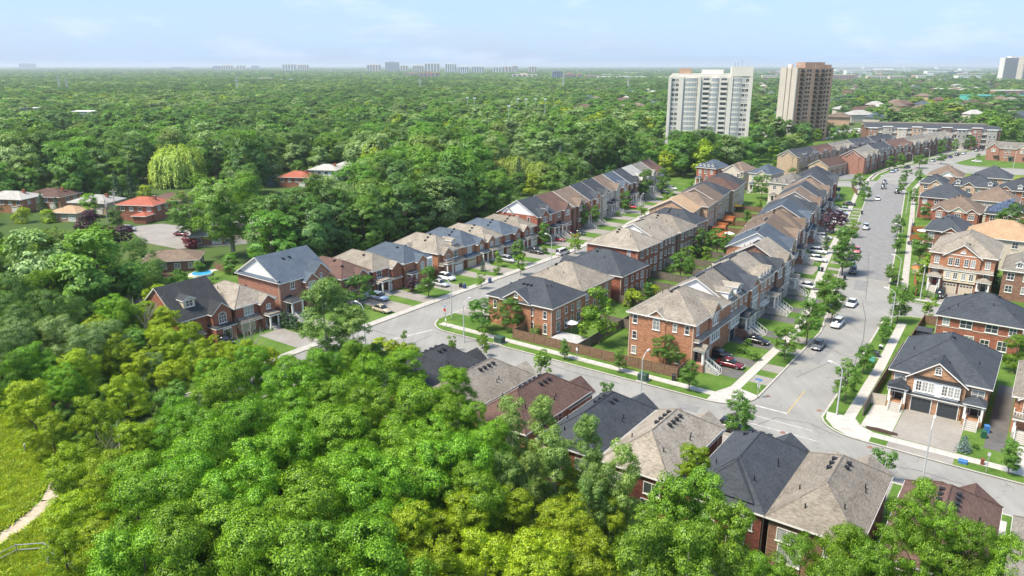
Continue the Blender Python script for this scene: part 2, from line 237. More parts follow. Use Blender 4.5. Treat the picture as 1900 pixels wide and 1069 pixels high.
# ------------------------------------------------------------------ mesh building
class MB:
    def __init__(s): s.v = []; s.f = []; s.m = []
    def poly(s, pts, m=0):
        i = len(s.v); s.v += [tuple(p) for p in pts]; s.f.append(tuple(range(i, i + len(pts)))); s.m.append(m)
    def box(s, x0, x1, y0, y1, z0, z1, m=0, T=None):
        c = [(x0, y0, z0), (x1, y0, z0), (x1, y1, z0), (x0, y1, z0), (x0, y0, z1), (x1, y0, z1), (x1, y1, z1), (x0, y1, z1)]
        s.hexa(c, m, T)
    def hexa(s, c, m=0, T=None):
        if T: c = [T(*p) for p in c]
        i = len(s.v); s.v += [tuple(p) for p in c]
        for q in ((3, 2, 1, 0), (4, 5, 6, 7), (0, 1, 5, 4), (1, 2, 6, 5), (2, 3, 7, 6), (3, 0, 4, 7)):
            s.f.append(tuple(i + k for k in q)); s.m.append(m)
    def prism(s, pts, z0, z1, m=0, mtop=None):                      # polygon in xy, extruded
        n = len(pts); i = len(s.v); s.v += [(p[0], p[1], z0) for p in pts] + [(p[0], p[1], z1) for p in pts]
        s.f.append(tuple(i + n + k for k in range(n))); s.m.append(m if mtop is None else mtop)
        s.f.append(tuple(i + k for k in reversed(range(n)))); s.m.append(m)
        for k in range(n): s.f.append((i + k, i + (k + 1) % n, i + n + (k + 1) % n, i + n + k)); s.m.append(m)
    def tube(s, pts, rad, n=6, m=0):
        rings = []
        for k, p in enumerate(pts):
            p = Vector(p); d = (Vector(pts[min(k + 1, len(pts) - 1)]) - Vector(pts[max(k - 1, 0)])).normalized()
            a = d.cross(Vector((0, 0, 1)) if abs(d.z) < .9 else Vector((1, 0, 0))).normalized(); b = d.cross(a); r = rad[k] if hasattr(rad, '__len__') else rad
            i = len(s.v); s.v += [tuple(p + a * r * math.cos(q * 2 * math.pi / n) + b * r * math.sin(q * 2 * math.pi / n)) for q in range(n)]; rings.append(i)
        for a, b in zip(rings, rings[1:]):
            for q in range(n): s.f.append((a + q, a + (q + 1) % n, b + (q + 1) % n, b + q)); s.m.append(m)
        s.f.append(tuple(rings[0] + q for q in range(n))); s.m.append(m); s.f.append(tuple(rings[-1] + q for q in reversed(range(n)))); s.m.append(m)
    def mesh(s, name, mats, smooth=False):
        me = bpy.data.meshes.new(name); me.from_pydata(s.v, [], s.f)
        for k in mats: me.materials.append(MAT[k])
        if len(mats) > 1: me.polygons.foreach_set('material_index', s.m)
        bm = bmesh.new(); bm.from_mesh(me); bmesh.ops.recalc_face_normals(bm, faces=bm.faces); bm.to_mesh(me); bm.free()
        if smooth: me.polygons.foreach_set('use_smooth', [True] * len(me.polygons))
        return me
    def build(s, name, mats, parent=None, loc=(0, 0, 0), rz=0, smooth=False):
        if isinstance(mats, str): mats = [mats]
        return put(name, s.mesh(name, mats, smooth), parent, loc, rz)
def put(name, me, parent=None, loc=(0, 0, 0), rz=0, scale=None):
    o = bpy.data.objects.new(name, me); COL.objects.link(o); o.location = loc
    if rz: o.rotation_euler = (0, 0, rz)
    if scale: o.scale = scale if hasattr(scale, '__len__') else (scale,) * 3
    if parent: o.parent = parent
    return o
def tag(o, label, cat, group=None):
    o['label'] = label; o['category'] = cat
    if group: o['group'] = group
    return o
def struct(o, label=None):
    o['kind'] = 'structure'
    if label: o['label'] = label
    return o
def empty(name, loc, rz=0):
    o = bpy.data.objects.new(name, None); COL.objects.link(o); o.location = loc; o.rotation_euler = (0, 0, rz); o.empty_display_size = .5; return o
def copy_tree(o, parent=None):
    c = o.copy(); COL.objects.link(c); c.parent = parent
    for ch in o.children: copy_tree(ch, c)
    return c
rnd = random.Random(7)
# ------------------------------------------------------------------ ground, roads, pavements
mb = MB(); mb.poly([(-30000, -3000, 0), (30000, -3000, 0), (30000, 45000, 0), (-30000, 45000, 0)]); struct(mb.build('ground', 'far_ground'), 'wide green ground reaching the horizon')
MW = [(1.1, 8), (1.1, 45), (-1.9, 65), (-7.4, 97), (-16.4, 157), (-28.5, 235), (-32.0, 275), (-33.1, 292), (-31.5, 318), (-27.4, 344), (-18.6, 396), (-8, 450), (4, 505)]
ME = [(10.8, 8), (10.3, 33), (9.2, 62), (6.3, 81), (.4, 124), (-8.1, 185), (-17.5, 251), (-19.4, 289), (-18.6, 318), (-15, 345), (-6, 396), (4, 450), (16, 505)]
LW = [(-72.5, -34), (-72.5, 72), (-73.6, 95), (-79.6, 133), (-86, 180), (-89, 205)]
LE = [(-65, 9), (-65, 72), (-66, 95), (-72, 133), (-78, 176)]
def at_v(line, v):
    for (a, b), (c, d) in zip(line, line[1:]):
        if b <= v <= d: return a + (c - a) * (v - b) / (d - b)
    return line[0][0] if v < line[0][1] else line[-1][0]
def seg(line, v0, v1): return [(at_v(line, v0), v0)] + [p for p in line if v0 < p[1] < v1] + [(at_v(line, v1), v1)]
def arc(cx, cy, r, a0, a1, n=6): return [(cx + r * math.cos(R(a0 + (a1 - a0) * k / n)), cy + r * math.sin(R(a0 + (a1 - a0) * k / n))) for k in range(n + 1)]
def offs(line, d):                                               # polyline moved to its left by d
    o = []
    for i, p in enumerate(line):
        a = Vector(line[max(i - 1, 0)]); b = Vector(line[min(i + 1, len(line) - 1)]); t = (b - a).normalized(); o.append((p[0] - t.y * d, p[1] + t.x * d))
    return o
def gp(pts): return [tuple(G(*p)[:2]) for p in pts]
mb = MB(); mb.poly([G(u, v, .012) for u, v in ((-102, -45), (110, -45), (110, 520), (-102, 520))]); struct(mb.build('road', 'asphalt'), 'pale worn asphalt streets of the housing estate')
def pad(pts, mat, road_edges, label, z=.14):
    mb = MB(); mb.prism(gp(pts), 0, z); struct(mb.build('lawn', mat), label)
    k = MB()
    for e in road_edges:                                          # kerb runs along the edge, 0.3 m wide
        a = gp(e); b = gp(offs(e, .32))
        for i in range(len(a) - 1): k.hexa([(*a[i], 0), (*a[i + 1], 0), (*b[i + 1], 0), (*b[i], 0), (*a[i], z + .012), (*a[i + 1], z + .012), (*b[i + 1], z + .012), (*b[i], z + .012)])
    if road_edges: struct(k.build('kerb', 'kerb_concrete'), 'concrete kerb along the ' + label)
# middle block: counter-clockwise so the kerb lies on the inside (left) of its edge
e_south = arc(-58.5, 8.3, 6.2, 180, 270, 6)[1:] + [(-50, 2.25), (-20, 2.25)] + arc(-5.0, 8.4, 6.1, 270, 360, 6)
e_east = seg(MW, 8.5, 226) + [(-31, 236), (-38, 242)]
e_north = [(-38, 242), (-64, 232), (-72, 205), (-75, 188)]
e_west = [(-75, 188)] + list(reversed(LE[1:])) + [(-64.7, 9)]
pad(e_south + e_east[1:] + e_north[1:] + e_west[1:-1], 'grass', [e_south + e_east[1:], e_north, e_west], 'lawns of the middle block')
# west block behind the left street
e = [(-86, 196), (-84.2, 170)] + list(reversed(LW[:4])) + [(-72.5, -45)]
pad(e + [(-135, -45), (-135, 230), (-92, 232)], 'grass', [list(reversed(e))], 'lawns west of the left street')
# south block, foreground row
e = [(115, -6.4), (60, -6.5), (20, -6.7), (-30, -8.3), (-50, -9.0)] + arc(-56.5, -14.2, 5.2, 90, 180, 5) + [(-61.7, -22), (-61.7, -45)]
pad(e + [(115, -45)], 'grass', [e], 'lawns around the foreground houses')
# east blocks
e = arc(16.5, 8.4, 5.9, 180, 270, 6)
e1 = [(17.3, 66)] + arc(15.2, 61.0, 5.3, 90, 180, 4) + list(reversed(seg(ME, 9, 60))) + e[1:] + [(30, 2.1), (115, 2.4)]
pad(e1 + [(115, 66)], 'grass', [e1], 'lawns of the near right-hand block')
e2 = [(115, 352), (60, 345), (5, 322), (-6, 318), (-14, 312), (-17.6, 303)] + list(reversed(seg(ME, 84, 298))) + arc(11.5, 81, 4.2, 180, 270, 4)[1:] + [(60, 77.5), (115, 78)]
pad(e2, 'grass', [e2], 'lawns of the far right-hand block')
e3 = [(115, 367), (60, 361), (4, 352), (-8, 350)]; e3 = [(12, 492)] + list(reversed(seg(ME, 362, 480))) + [(-9.5, 357), (-5, 352.5), (4, 352.5), (60, 360), (115, 367)]
pad(e3 + [(115, 492)], 'grass', [e3], 'lawns beyond the green field')
# north-west block with the far terraces
e4 = [(-66, 246), (-46, 257), (-38, 262)] + seg(MW, 268, 500)
pad(e4 + [(-20, 520), (-102, 520), (-102, 246)], 'grass', [e4], 'lawns around the far terraces')

slab = MB(); slab.box(-.74, .74, -.76, .76, -.04, 0); slab = slab.mesh('slab', ['concrete'])
def ribbon(name, line, wd, mat, z=.152, label=None):
    mb = MB(); a = [G(*p, z) for p in offs(line, wd / 2)]; b = [G(*p, z) for p in offs(line, -wd / 2)]
    for i in range(len(a) - 1): mb.poly([b[i], b[i + 1], a[i + 1], a[i]])
    return struct(mb.build(name, mat), label)
def resample(line, step):
    out = []; acc = 0; prev = Vector(line[0])
    for p in line[1:]:
        p = Vector(p); d = (p - prev); L = d.length; s = acc
        while s < L: out.append((prev + d * (s / L), math.atan2(d.y, d.x))); s += step
        acc = s - L; prev = p
    return out
def pavement(line, wd, n_slabs, label):
    o = ribbon('pavement', line, wd, 'kerb_concrete', .150, label)
    for p, a in resample(line, 1.55)[:n_slabs]:
        s = put('slab', slab, o, G(p.x, p.y, .176), a + GA - 0); s.scale = (1, wd / 1.56, 1)
pavement([(-4.2, 5.3), (-20, 5.3), (-62, 5.3)], 1.6, 38, 'pavement along the north side of the cross street')
pavement([(-3.1, 9.5)] + offs(MW, 4.2)[1:-1], 1.6, 55, 'pavement along the west side of the main street')
pavement([(14.3, 9)] + [(p[0] + 3.7, p[1]) for p in seg(ME, 33, 60)], 1.6, 33, 'pavement along the near east side of the main street')
pavement([(p[0] + 3.4, p[1]) for p in seg(ME, 86, 290)], 1.5, 0, 'pavement along the far east side of the main street')
pavement([(17.5, 5.2), (60, 5.3)], 1.6, 20, 'pavement along the north side of the right-hand cross street')
pavement([(-73.65, -30), (-73.65, 72), (-74.7, 95), (-80.7, 133), (-87, 180)], 1.6, 0, 'pavement along the left street')
pavement([(17, 64.0), (60, 64.5)], 1.5, 0, 'pavement behind the near right-hand houses')
pavement([(12, 79.5), (60, 79.5)], 1.5, 0, 'pavement in front of the middle right-hand houses')
pavement([(p[0] - 3.2, p[1]) for p in seg(MW, 270, 470)], 1.5, 0, 'pavement along the far terraces')
def flat(name, pts, mat, z, label):
    mb = MB(); mb.poly([G(u, v, z) for u, v in pts]); return struct(mb.build(name, mat), label)
# concrete corners where the pavements meet
flat('pavement_corner', [(-5.2, 6.1), (-5.2, 2.6), (-3.0, 2.75), (-.9, 4.1), (.65, 6.8), (.8, 8.6), (-2.3, 9.6), (-3.9, 9.6)], 'concrete', .157, 'concrete corner apron at the crossing, west side')
flat('pavement_corner', [(11.1, 9.2), (11.6, 6.6), (13.2, 4.2), (15.4, 2.9), (18.2, 2.55), (18.2, 6.0), (16.2, 7.2), (15.1, 9.2)], 'concrete', .157, 'concrete corner apron at the crossing, east side')
mb = MB(); a_ = seg(MW, 92, 262); b_ = [(at_v(ME, v), v) for u, v in a_]
for i in range(len(a_) - 1): mb.poly([G(*b_[i], .0150), G(*b_[i + 1], .0150), G(*a_[i + 1], .0150), G(*a_[i], .0150)])
struct(mb.build('road', 'asphalt_far'), 'darker resurfaced far part of the main street')
# road paint
flat('stop_line', [(1.6, 5.0), (6.4, 5.0), (6.4, 5.35), (1.6, 5.35)], 'paint_white', .017, 'white stop line at the main street crossing')
flat('crossing_line', [(1.2, 1.6), (11, 1.6), (11, 1.78), (1.2, 1.78)], 'paint_white', .017, 'white crosswalk edge line')
flat('crossing_line', [(.2, -1.2), (12.5, -1.2), (12.5, -1.02), (.2, -1.02)], 'paint_white', .017, 'second white crosswalk edge line')
flat('centre_line', [(6.3, 5.6), (6.42, 5.6), (6.3, 15), (6.18, 15)], 'paint_yellow', .017, 'short yellow centre line on the main street')
flat('stop_line', [(-64.4, -7.6), (-64.0, -7.6), (-61.2, 1.6), (-61.6, 1.6)], 'paint_white', .017, 'white line across the end of the cross street')
def tar(px, wd=.07):
    q = [un(x, y, .0165) for x, y in px]; mb = MB()
    for a, b in zip(q, q[1:]):
        d = (b - a).normalized(); n = Vector((-d.y, d.x, 0)) * wd; mb.poly([a - n, b - n, b + n, a + n])
    struct(mb.build('tar_seam', 'tar'), 'dark sealed crack in the road surface')
for px in ([(1538, 647), (1550, 652), (1562, 659), (1590, 664)], [(690, 612), (715, 620), (735, 622)], [(1478, 700), (1500, 690), (1540, 672)], [(1600, 560), (1606, 590), (1602, 630), (1580, 690)], [(1612, 470), (1610, 520), (1606, 556)], [(880, 570), (930, 548), (975, 530)], [(990, 665), (1060, 690), (1150, 712)], [(1400, 790), (1440, 775), (1500, 785), (1560, 812)], [(1620, 860), (1700, 872), (1790, 900)], [(720, 645), (760, 640), (800, 622)]): tar(px)
def patch(px, mat, label): mb = MB(); mb.poly([un(x, y, .0155) for x, y in px]); struct(mb.build('road_patch', mat), label)
patch([(1500, 668), (1530, 640), (1548, 645), (1520, 676)], 'asphalt_far', 'darker repair patch by the dark grey sedan'); patch([(1268, 748), (1300, 756), (1292, 766), (1258, 757)], 'asphalt_far', 'darker repair patch on the cross street'); patch([(1588, 520), (1612, 522), (1608, 540), (1582, 538)], 'asphalt_far', 'darker repair patch on the main street')
def disc(name, u, v, r, mat, label):
    mb = MB(); mb.poly([G(u + r * math.cos(a * .5236), v + r * math.sin(a * .5236), .018) for a in range(12)]); struct(mb.build(name, mat), label)
p = touv(un(1452, 803)); disc('manhole', p[0], p[1], .42, 'manhole', 'round rusty manhole cover in the crossing')
p = touv(un(1520, 762)); disc('drain_grate', p[0], p[1], .4, 'manhole', 'rusty drain grate beside the corner kerb')
p = touv(un(1614, 830)); disc('drain_grate', p[0], p[1], .4, 'manhole', 'rusty drain grate near the right-hand driveway')
p = touv(un(1425, 735)); disc('drain_grate', p[0], p[1], .35, 'manhole', 'rusty drain grate near the stop line')
# green field, park path, meadow
flat('field', [(-9, 309), (3, 300), (45, 318), (115, 335), (115, 349), (58, 342), (6, 319)], 'grass_dry', .148, 'open mown green field behind the right-hand houses')
mp_ = [un(x, y, .03) for x, y in ((-60, 690), (40, 740), (110, 830), (100, 960), (200, 1069), (260, 1180), (-300, 1180), (-300, 760))]
mb = MB(); mb.poly(mp_); struct(mb.build('meadow', 'meadow'), 'sunlit rough meadow at the lower left')
pl = [(-90, 1050), (0, 1003), (60, 958), (92, 928), (104, 890)]
mb = MB(); q = [un(x, y, .05) for x, y in pl]
for a, b, wa, wb in zip(q, q[1:], (1.5, 1.4, 1.2, .9), (1.4, 1.2, .9, .6)):
    d = (b - a).normalized(); n = Vector((-d.y, d.x, 0)); mb.poly([a - n * wa, b - n * wb, b + n * wb, a + n * wa])
struct(mb.build('path', 'dirt_path'), 'pale dirt footpath across the meadow')
q = [un(x, y, .05) for x, y in ((22, 918), (60, 888), (90, 872))]; mb = MB()
for a, b in zip(q, q[1:]):
    d = (b - a).normalized(); n = Vector((-d.y, d.x, 0)) * .45; mb.poly([a - n, b - n, b + n, a + n])
struct(mb.build('path', 'dirt_path'), 'narrow dirt trail above the footpath')
# ------------------------------------------------------------------ house kit (front looks to -y, x to the viewer's right, y = depth)
WIN = {}
def win_mesh(w, h, nx, ny, arch, far):
    key = (round(w, 2), round(h, 2), nx, ny, arch, far)
    if key in WIN: return WIN[key]
    f = MB(); p = MB(); t = .09; d = .09
    f.box(-w / 2 - t, w / 2 + t, -d, 0, -.10, 0); f.box(-w / 2 - t - .08, w / 2 + t + .08, -d - .06, 0, -.18, -.101)
    f.box(-w / 2 - t, -w / 2, -d, 0, 0, h); f.box(w / 2, w / 2 + t, -d, 0, 0, h)
    if not arch: f.box(-w / 2 - t, w / 2 + t, -d, 0, h, h + t)
    for k in range(1, nx): x = -w / 2 + w * k / nx; f.box(x - .035, x + .035, -.065, 0, 0, h)
    for k in range(1, ny): z = h * k / ny; f.box(-w / 2, w / 2, -.05, 0, z - .025, z + .025)
    g = p if not far else f; gm = 1 if far else 0
    g.box(-w / 2, w / 2, -.03, 0, 0, h, gm)
    if arch:
        n = 8; r0 = w / 2; pts = [(r0 * math.cos(math.pi * k / n), h + r0 * math.sin(math.pi * k / n) * .8) for k in range(n + 1)]
        out = [((r0 + t) * math.cos(math.pi * k / n), h + (r0 * .8 + t) * math.sin(math.pi * k / n)) for k in range(n + 1)]
        for k in range(n):
            f.hexa([(pts[k][0], -d, pts[k][1]), (out[k][0], -d, out[k][1]), (out[k + 1][0], -d, out[k + 1][1]), (pts[k + 1][0], -d, pts[k + 1][1]),
                    (pts[k][0], 0, pts[k][1]), (out[k][0], 0, out[k][1]), (out[k + 1][0], 0, out[k + 1][1]), (pts[k + 1][0], 0, pts[k + 1][1])])
        f.box(-w / 2, w / 2, -.06, 0, h - .03, h + .03); g.poly([(x, -.03, z) for x, z in pts], gm)
    WIN[key] = (f.mesh('window', ['trim_white'] + (['glass'] if far else [])), None if far else p.mesh('pane', ['glass']))
    return WIN[key]
GDR = {}
def garage_mesh(w, h, mat):
    k = (w, h, mat)
    if k not in GDR:
        b = MB(); b.box(-w / 2, w / 2, -.05, 0, 0, h, 0)
        for i in range(4): b.box(-w / 2 + .06, w / 2 - .06, -.075, 0, h * i / 4 + .04, h * (i + 1) / 4 - .04, 0)
        for i in range(4): x = -w / 2 + w * (i + .5) / 4; b.box(x - w * .09, x + w * .09, -.085, 0, h * .80, h * .93, 2)
        b.box(-w / 2 - .1, -w / 2, -.1, 0, 0, h + .1, 1); b.box(w / 2, w / 2 + .1, -.1, 0, 0, h + .1, 1); b.box(-w / 2, w / 2, -.1, 0, h, h + .1, 1)
        GDR[k] = b.mesh('garage_door', [mat, 'trim_white', 'dark_glass'])
    return GDR[k]
DOOR = {}
def door_mesh(mat):
    if mat not in DOOR:
        b = MB(); b.box(-.9, .9, -.06, 0, 0, 2.35, 1); b.box(-.5, .5, -.09, 0, 0, 2.1, 0); b.box(-.3, .3, -.1, 0, 1.1, 1.9, 2); b.box(-.82, -.58, -.08, 0, .2, 2.1, 2); b.box(.58, .82, -.08, 0, .2, 2.1, 2); b.box(.36, .42, -.14, 0, 1.0, 1.06, 1)
        DOOR[mat] = b.mesh('door', [mat, 'trim_white', 'dark_glass'])
    return DOOR[mat]
_vent = MB(); _vent.box(-.22, .22, -.2, .2, -.25, .20); _vent.box(-.27, .27, -.25, .25, .20, .26); VENT = _vent.mesh('roof_vent', ['black_metal'])
_pipe = MB(); _pipe.tube([(0, 0, -.3), (0, 0, .55)], .07, 6); PIPE = _pipe.mesh('vent_pipe', ['black_metal'])
_st = MB(); _st.box(-.5, .5, 0, .30, -.18, 0); STEP = _st.mesh('step', ['concrete'])
_colm = MB(); _colm.box(-.14, .14, -.14, .14, 0, 1); COLM = _colm.mesh('column', ['trim_white'])

class House:
    def __init__(s, name, label, cat, u, v, face, W, D, H, wall, roof, group=None, rot=0.0, far=False, z=0.14):
        s.W, s.D, s.H, s.wall, s.roofmat, s.far = W, D, H, wall, roof, far
        s.e = empty(name, G(u, v, 0), face_rot(*face) + R(rot)); tag(s.e, label, cat, group); s.wallmb = MB(); s.wallmb.box(-W / 2, W / 2, 0, D, 0, H)
        s.rf = None; s.p = .6; s.z0 = z
    def fr(s, face):
        W, D = s.W, s.D
        o, t, n = {'F': ((0, 0), (1, 0), (0, -1)), 'B': ((0, D), (-1, 0), (0, 1)), 'R': ((W / 2, D / 2), (0, 1), (1, 0)), 'L': ((-W / 2, D / 2), (0, -1), (-1, 0))}[face]
        rz = {'F': 0, 'B': math.pi, 'R': math.pi / 2, 'L': -math.pi / 2}[face]
        return (lambda a, b, z: (o[0] + t[0] * a + n[0] * b, o[1] + t[1] * a + n[1] * b, z)), rz
    def done(s):
        s.wallmb.build('wall', s.wall if isinstance(s.wall, str) else s.wall, s.e); return s
    # roofs
    def hgt(s, x, y): return s.hf(x, y)
    def hip(s, p=.62, ov=.45, x0=None, x1=None, y0=None, y1=None, z=None, main=True, mat=None, caps=True, fas=True):
        x0 = -s.W / 2 if x0 is None else x0; x1 = s.W / 2 if x1 is None else x1; y0 = 0 if y0 is None else y0; y1 = s.D if y1 is None else y1; z = s.H if z is None else z
        x0 -= ov; x1 += ov; y0 -= ov; y1 += ov; b = MB(); w, d = x1 - x0, y1 - y0; h = min(w, d) / 2 * p
        if w <= d: r0, r1 = ((x0 + x1) / 2, y0 + w / 2, z + h), ((x0 + x1) / 2, y1 - w / 2, z + h)
        else: r0, r1 = (x0 + d / 2, (y0 + y1) / 2, z + h), (x1 - d / 2, (y0 + y1) / 2, z + h)
        A, B, C, Dd = (x0, y0, z), (x1, y0, z), (x1, y1, z), (x0, y1, z)
        if w <= d: b.poly([A, B, r0]); b.poly([B, C, r1, r0]); b.poly([C, Dd, r1]); b.poly([Dd, A, r0, r1])
        else: b.poly([A, B, r1, r0]); b.poly([B, C, r1]); b.poly([C, Dd, r0, r1]); b.poly([Dd, A, r0])
        b.poly([A, Dd, C, B])
        o = b.build('roof', mat or s.roofmat, s.e)
        if fas: fa = MB(); fa.box(x0 - .03, x1 + .03, y0 - .03, y1 + .03, z - .2, z - .004); fa.build('fascia', 'trim_white', s.e)
        if not s.far and caps:
            c = MB()
            for q0, q1 in ((A, r0), (Dd, r0 if w > d else r1), (B, r1 if w > d else r0), (C, r1), (r0, r1)):
                if (Vector(q0) - Vector(q1)).length > .3: c.tube([Vector(q0) + Vector((0, 0, .0)), Vector(q1) + Vector((0, 0, .0))], .09, 4)
            c.build('ridge_cap', mat or s.roofmat, o)
        f = lambda x, y: z + p * max(0, min(x - x0, x1 - x, y - y0, y1 - y))
        if main: s.rf = o; s.hf = f; s.p = p; s.rh = z + h
        return o
    def slab2(s, T, c, hw, ze, p, b0, b1, ov, mat, name='roof'):       # two slopes of a gable, ridge runs along b
        m = MB(); zr = ze + p * hw; th = .2; e = hw + ov; zq = ze - p * ov
        for sg in (-1, 1):
            m.hexa([(c, b0, zr - th), (c, b1, zr - th), (c + sg * e, b1, zq - th), (c + sg * e, b0, zq - th), (c, b0, zr), (c, b1, zr), (c + sg * e, b1, zq), (c + sg * e, b0, zq)], 1, T)
            m.m[-5] = 0
        return m.build(name, [mat, 'trim_white'], s.e)
    def gable_x(s, p=.65, ov=.4, gmat=None, ret=True):                 # ridge along x, gable ends at the sides
        T = lambda a, b, z: (b, a, z); hw = s.D / 2
        s.rf = s.slab2(T, s.D / 2, hw, s.H, p, -s.W / 2 - ov, s.W / 2 + ov, ov, s.roofmat)
        g = MB()
        for sg in (-1, 1):
            x = sg * s.W / 2; g.hexa([(x - sg * .3, 0, s.H - .02), (x, 0, s.H - .02), (x, s.D, s.H - .02), (x - sg * .3, s.D, s.H - .02), (x - sg * .3, s.D / 2 - .05, s.H + p * hw - .22), (x, s.D / 2 - .05, s.H + p * hw - .22), (x, s.D / 2 + .05, s.H + p * hw - .22), (x - sg * .3, s.D / 2 + .05, s.H + p * hw - .22)])
        g.build('gable_wall', gmat or (s.wall if isinstance(s.wall, str) else s.wall[0]), s.e)
        s.hf = lambda x, y: s.H + p * (s.D / 2 - abs(y - s.D / 2)); s.p = p; s.rh = s.H + p * hw
        return s.rf
    def gable(s, face, c, w, proj=.6, ze=None, p=.8, wall=None, mat=None, ov=.35, zb=0, back=None, gmat=None):
        T, rz = s.fr(face); ze = s.H if ze is None else ze; hr = p * w / 2; L = (hr / s.p + .5) if back is None else back
        s.slab2(T, c, w / 2, ze, p, proj + ov, -L, ov, mat or s.roofmat, 'gable_roof')
        b = MB()
        if proj > 0.01: b.box(c - w / 2, c + w / 2, -.05, proj, zb, ze, 0, T)
        b2 = MB(); pj = proj + .01
        pts = [(c - w / 2, ze - .02), (c + w / 2, ze - .02), (c, ze + hr - .20)]
        b.poly([T(a, pj, z) for a, z in pts], 1); b.poly([T(a, pj - .4, z) for a, z in reversed(pts)], 1)
        wm = wall or (s.wall if isinstance(s.wall, str) else s.wall[0])
        b.build('gable_front', [wm, gmat or wm], s.e)
    def win(s, face, a, z, w=1.2, h=1.5, nx=2, ny=2, b=0, arch=False):
        T, rz = s.fr(face); f, p = win_mesh(w, h, nx, ny, arch, s.far); o = put('window', f, s.e, T(a, b, z), rz)
        if p: put('pane', p, o)
        return o
    def wins(s, face, lst, z, w=1.1, h=1.4, nx=2, ny=2, b=0):
        for a in lst: s.win(face, a, z, w, h, nx, ny, b)
    def door(s, face, a, z, b=0, mat='dark_door'):
        T, rz = s.fr(face); put('door', door_mesh(mat), s.e, T(a, b, z), rz)
    def garage(s, a, w=2.5, mat='garage_white', b=0, h=2.2, z=.15):
        T, rz = s.fr('F'); put('garage_door', garage_mesh(w, h, mat), s.e, T(a, b, z), rz)
    def pent(s, face, a0, a1, z, d=.9, rise=.55, b=0, mat=None):
        T, rz = s.fr(face); m = MB(); m.hexa([(a0, b - .02, z), (a1, b - .02, z), (a1, b + d, z), (a0, b + d, z), (a0 + .05, b - .02, z + rise), (a1 - .05, b - .02, z + rise), (a1 - .12, b + d - .02, z + .14), (a0 + .12, b + d - .02, z + .14)], 0, T)
        m.build('pent_roof', mat or s.roofmat, s.e); f = MB(); f.box(a0 - .03, a1 + .03, b, b + d + .03, z - .14, z - .003, 0, T); f.build('fascia', 'trim_white', s.e)
    def bay(s, face, a0, a1, z0, z1, proj=.5, mat='siding_white', b=0):
        T, rz = s.fr(face); m = MB(); m.box(a0, a1, b - .03, b + proj, z0, z1, 0, T); m.build('bay', mat, s.e)
    def balcony(s, face, a0, a1, z, d=1.0, b=0):
        T, rz = s.fr(face); m = MB(); m.box(a0, a1, b, b + d, z - .2, z, 0, T); o = m.build('balcony', 'trim_white', s.e); r = MB()
        r.box(a0, a1, b + d - .08, b + d, z + .85, z + .95, 0, T)
        n = max(2, int((a1 - a0) / .35))
        for k in range(n + 1): x = a0 + (a1 - a0) * k / n; r.box(x - .03, x + .03, b + d - .07, b + d - .02, z, z + .86, 0, T)
        for x in (a0, a1): r.box(x - .05, x + .05, b, b + d, z + .85, z + .95, 0, T)
        r.build('railing', 'trim_white', o)
    def dormer(s, a, w=1.6, h=1.2, d=1.2, mat='siding_white', p=.8, win=True, z0=None):
        T, rz = s.fr('F'); zz = s.hf(T(a, -d, 0)[0], T(a, -d, 0)[1]); L = (h + p * w / 2) / s.p + .5; m = MB(); m.box(a - w / 2, a + w / 2, -d - L, -d, zz - .15, zz + h, 0, T)
        pts = [(a - w / 2, zz + h - .02), (a + w / 2, zz + h - .02), (a, zz + h + p * w / 2 - .16)]; m.poly([T(x, -d + .01, z) for x, z in pts])
        o = m.build('dormer', mat, s.e); k = s.slab2(T, a, w / 2, zz + h, p, -d + .3, -d - L, .2, s.roofmat, 'dormer_roof')
        if win: s.win('F', a, zz + .3, w * .55, h * .62, 2, 2, -d)
    def porch(s, a, w=2.2, d=1.6, zf=.6, roof='hip', b=0, hh=2.7, mat=None, col='trim_white', door='dark_door', steps=True, rail=True, sdir=0, base=None, dside=0):
        T, rz = s.fr('F'); e = empty('porch', T(a, b, 0), rz); e.parent = s.e
        m = MB(); m.box(-w / 2, w / 2, -d, .02, 0, zf); m.build('platform', base or 'concrete', e)
        for x in (-w / 2 + .18, w / 2 - .18): put('column', COLM, e, (x, -d + .18, zf), 0, (1, 1, hh))
        z = zf + hh; m = MB()
        if roof == 'hip':
            A = [(-w / 2 - .25, -d - .25), (w / 2 + .25, -d - .25), (w / 2 + .25, 0), (-w / 2 - .25, 0)]; h = .45 * (w / 2 + .25)
            m.poly([(*A[0], z), (*A[1], z), (.25, -d * .35, z + h), (-.25, -d * .35, z + h)]); m.poly([(*A[1], z), (*A[2], z), (.25, 0, z + h), (.25, -d * .35, z + h)])
            m.poly([(*A[3], z), (*A[0], z), (-.25, -d * .35, z + h), (-.25, 0, z + h)]); m.poly([(*A[2], z), (*A[3], z), (-.25, 0, z + h), (.25, 0, z + h)]); m.poly([(*q, z) for q in reversed(A)])
        elif roof == 'gable':
            x = w / 2 + .3; h = .6 * x; m.poly([(-x, -d - .3, z), (0, -d - .3, z + h), (0, 0, z + h), (-x, 0, z)]); m.poly([(x, 0, z), (0, 0, z + h), (0, -d - .3, z + h), (x, -d - .3, z)])
            m.poly([(-x, -d - .3, z), (x, -d - .3, z), (0, -d - .3, z + h)]); m.poly([(-x, 0, z), (x, 0, z), (0, 0, z + h)]); m.poly([(-x, 0, z), (x, 0, z), (x, -d - .3, z), (-x, -d - .3, z)])
        else: m.box(-w / 2 - .2, w / 2 + .2, -d - .2, 0, z, z + .3)
        m.build('porch_roof', mat or s.roofmat, e); f = MB(); f.box(-w / 2 - .2, w / 2 + .2, -d - .2, -.003, z - .22, z - .004); f.build('fascia', 'trim_white', e)
        s.door('F', a, zf, b, door)
        n = max(1, round(zf / .18)); run = .28 if zf > 1 else .32
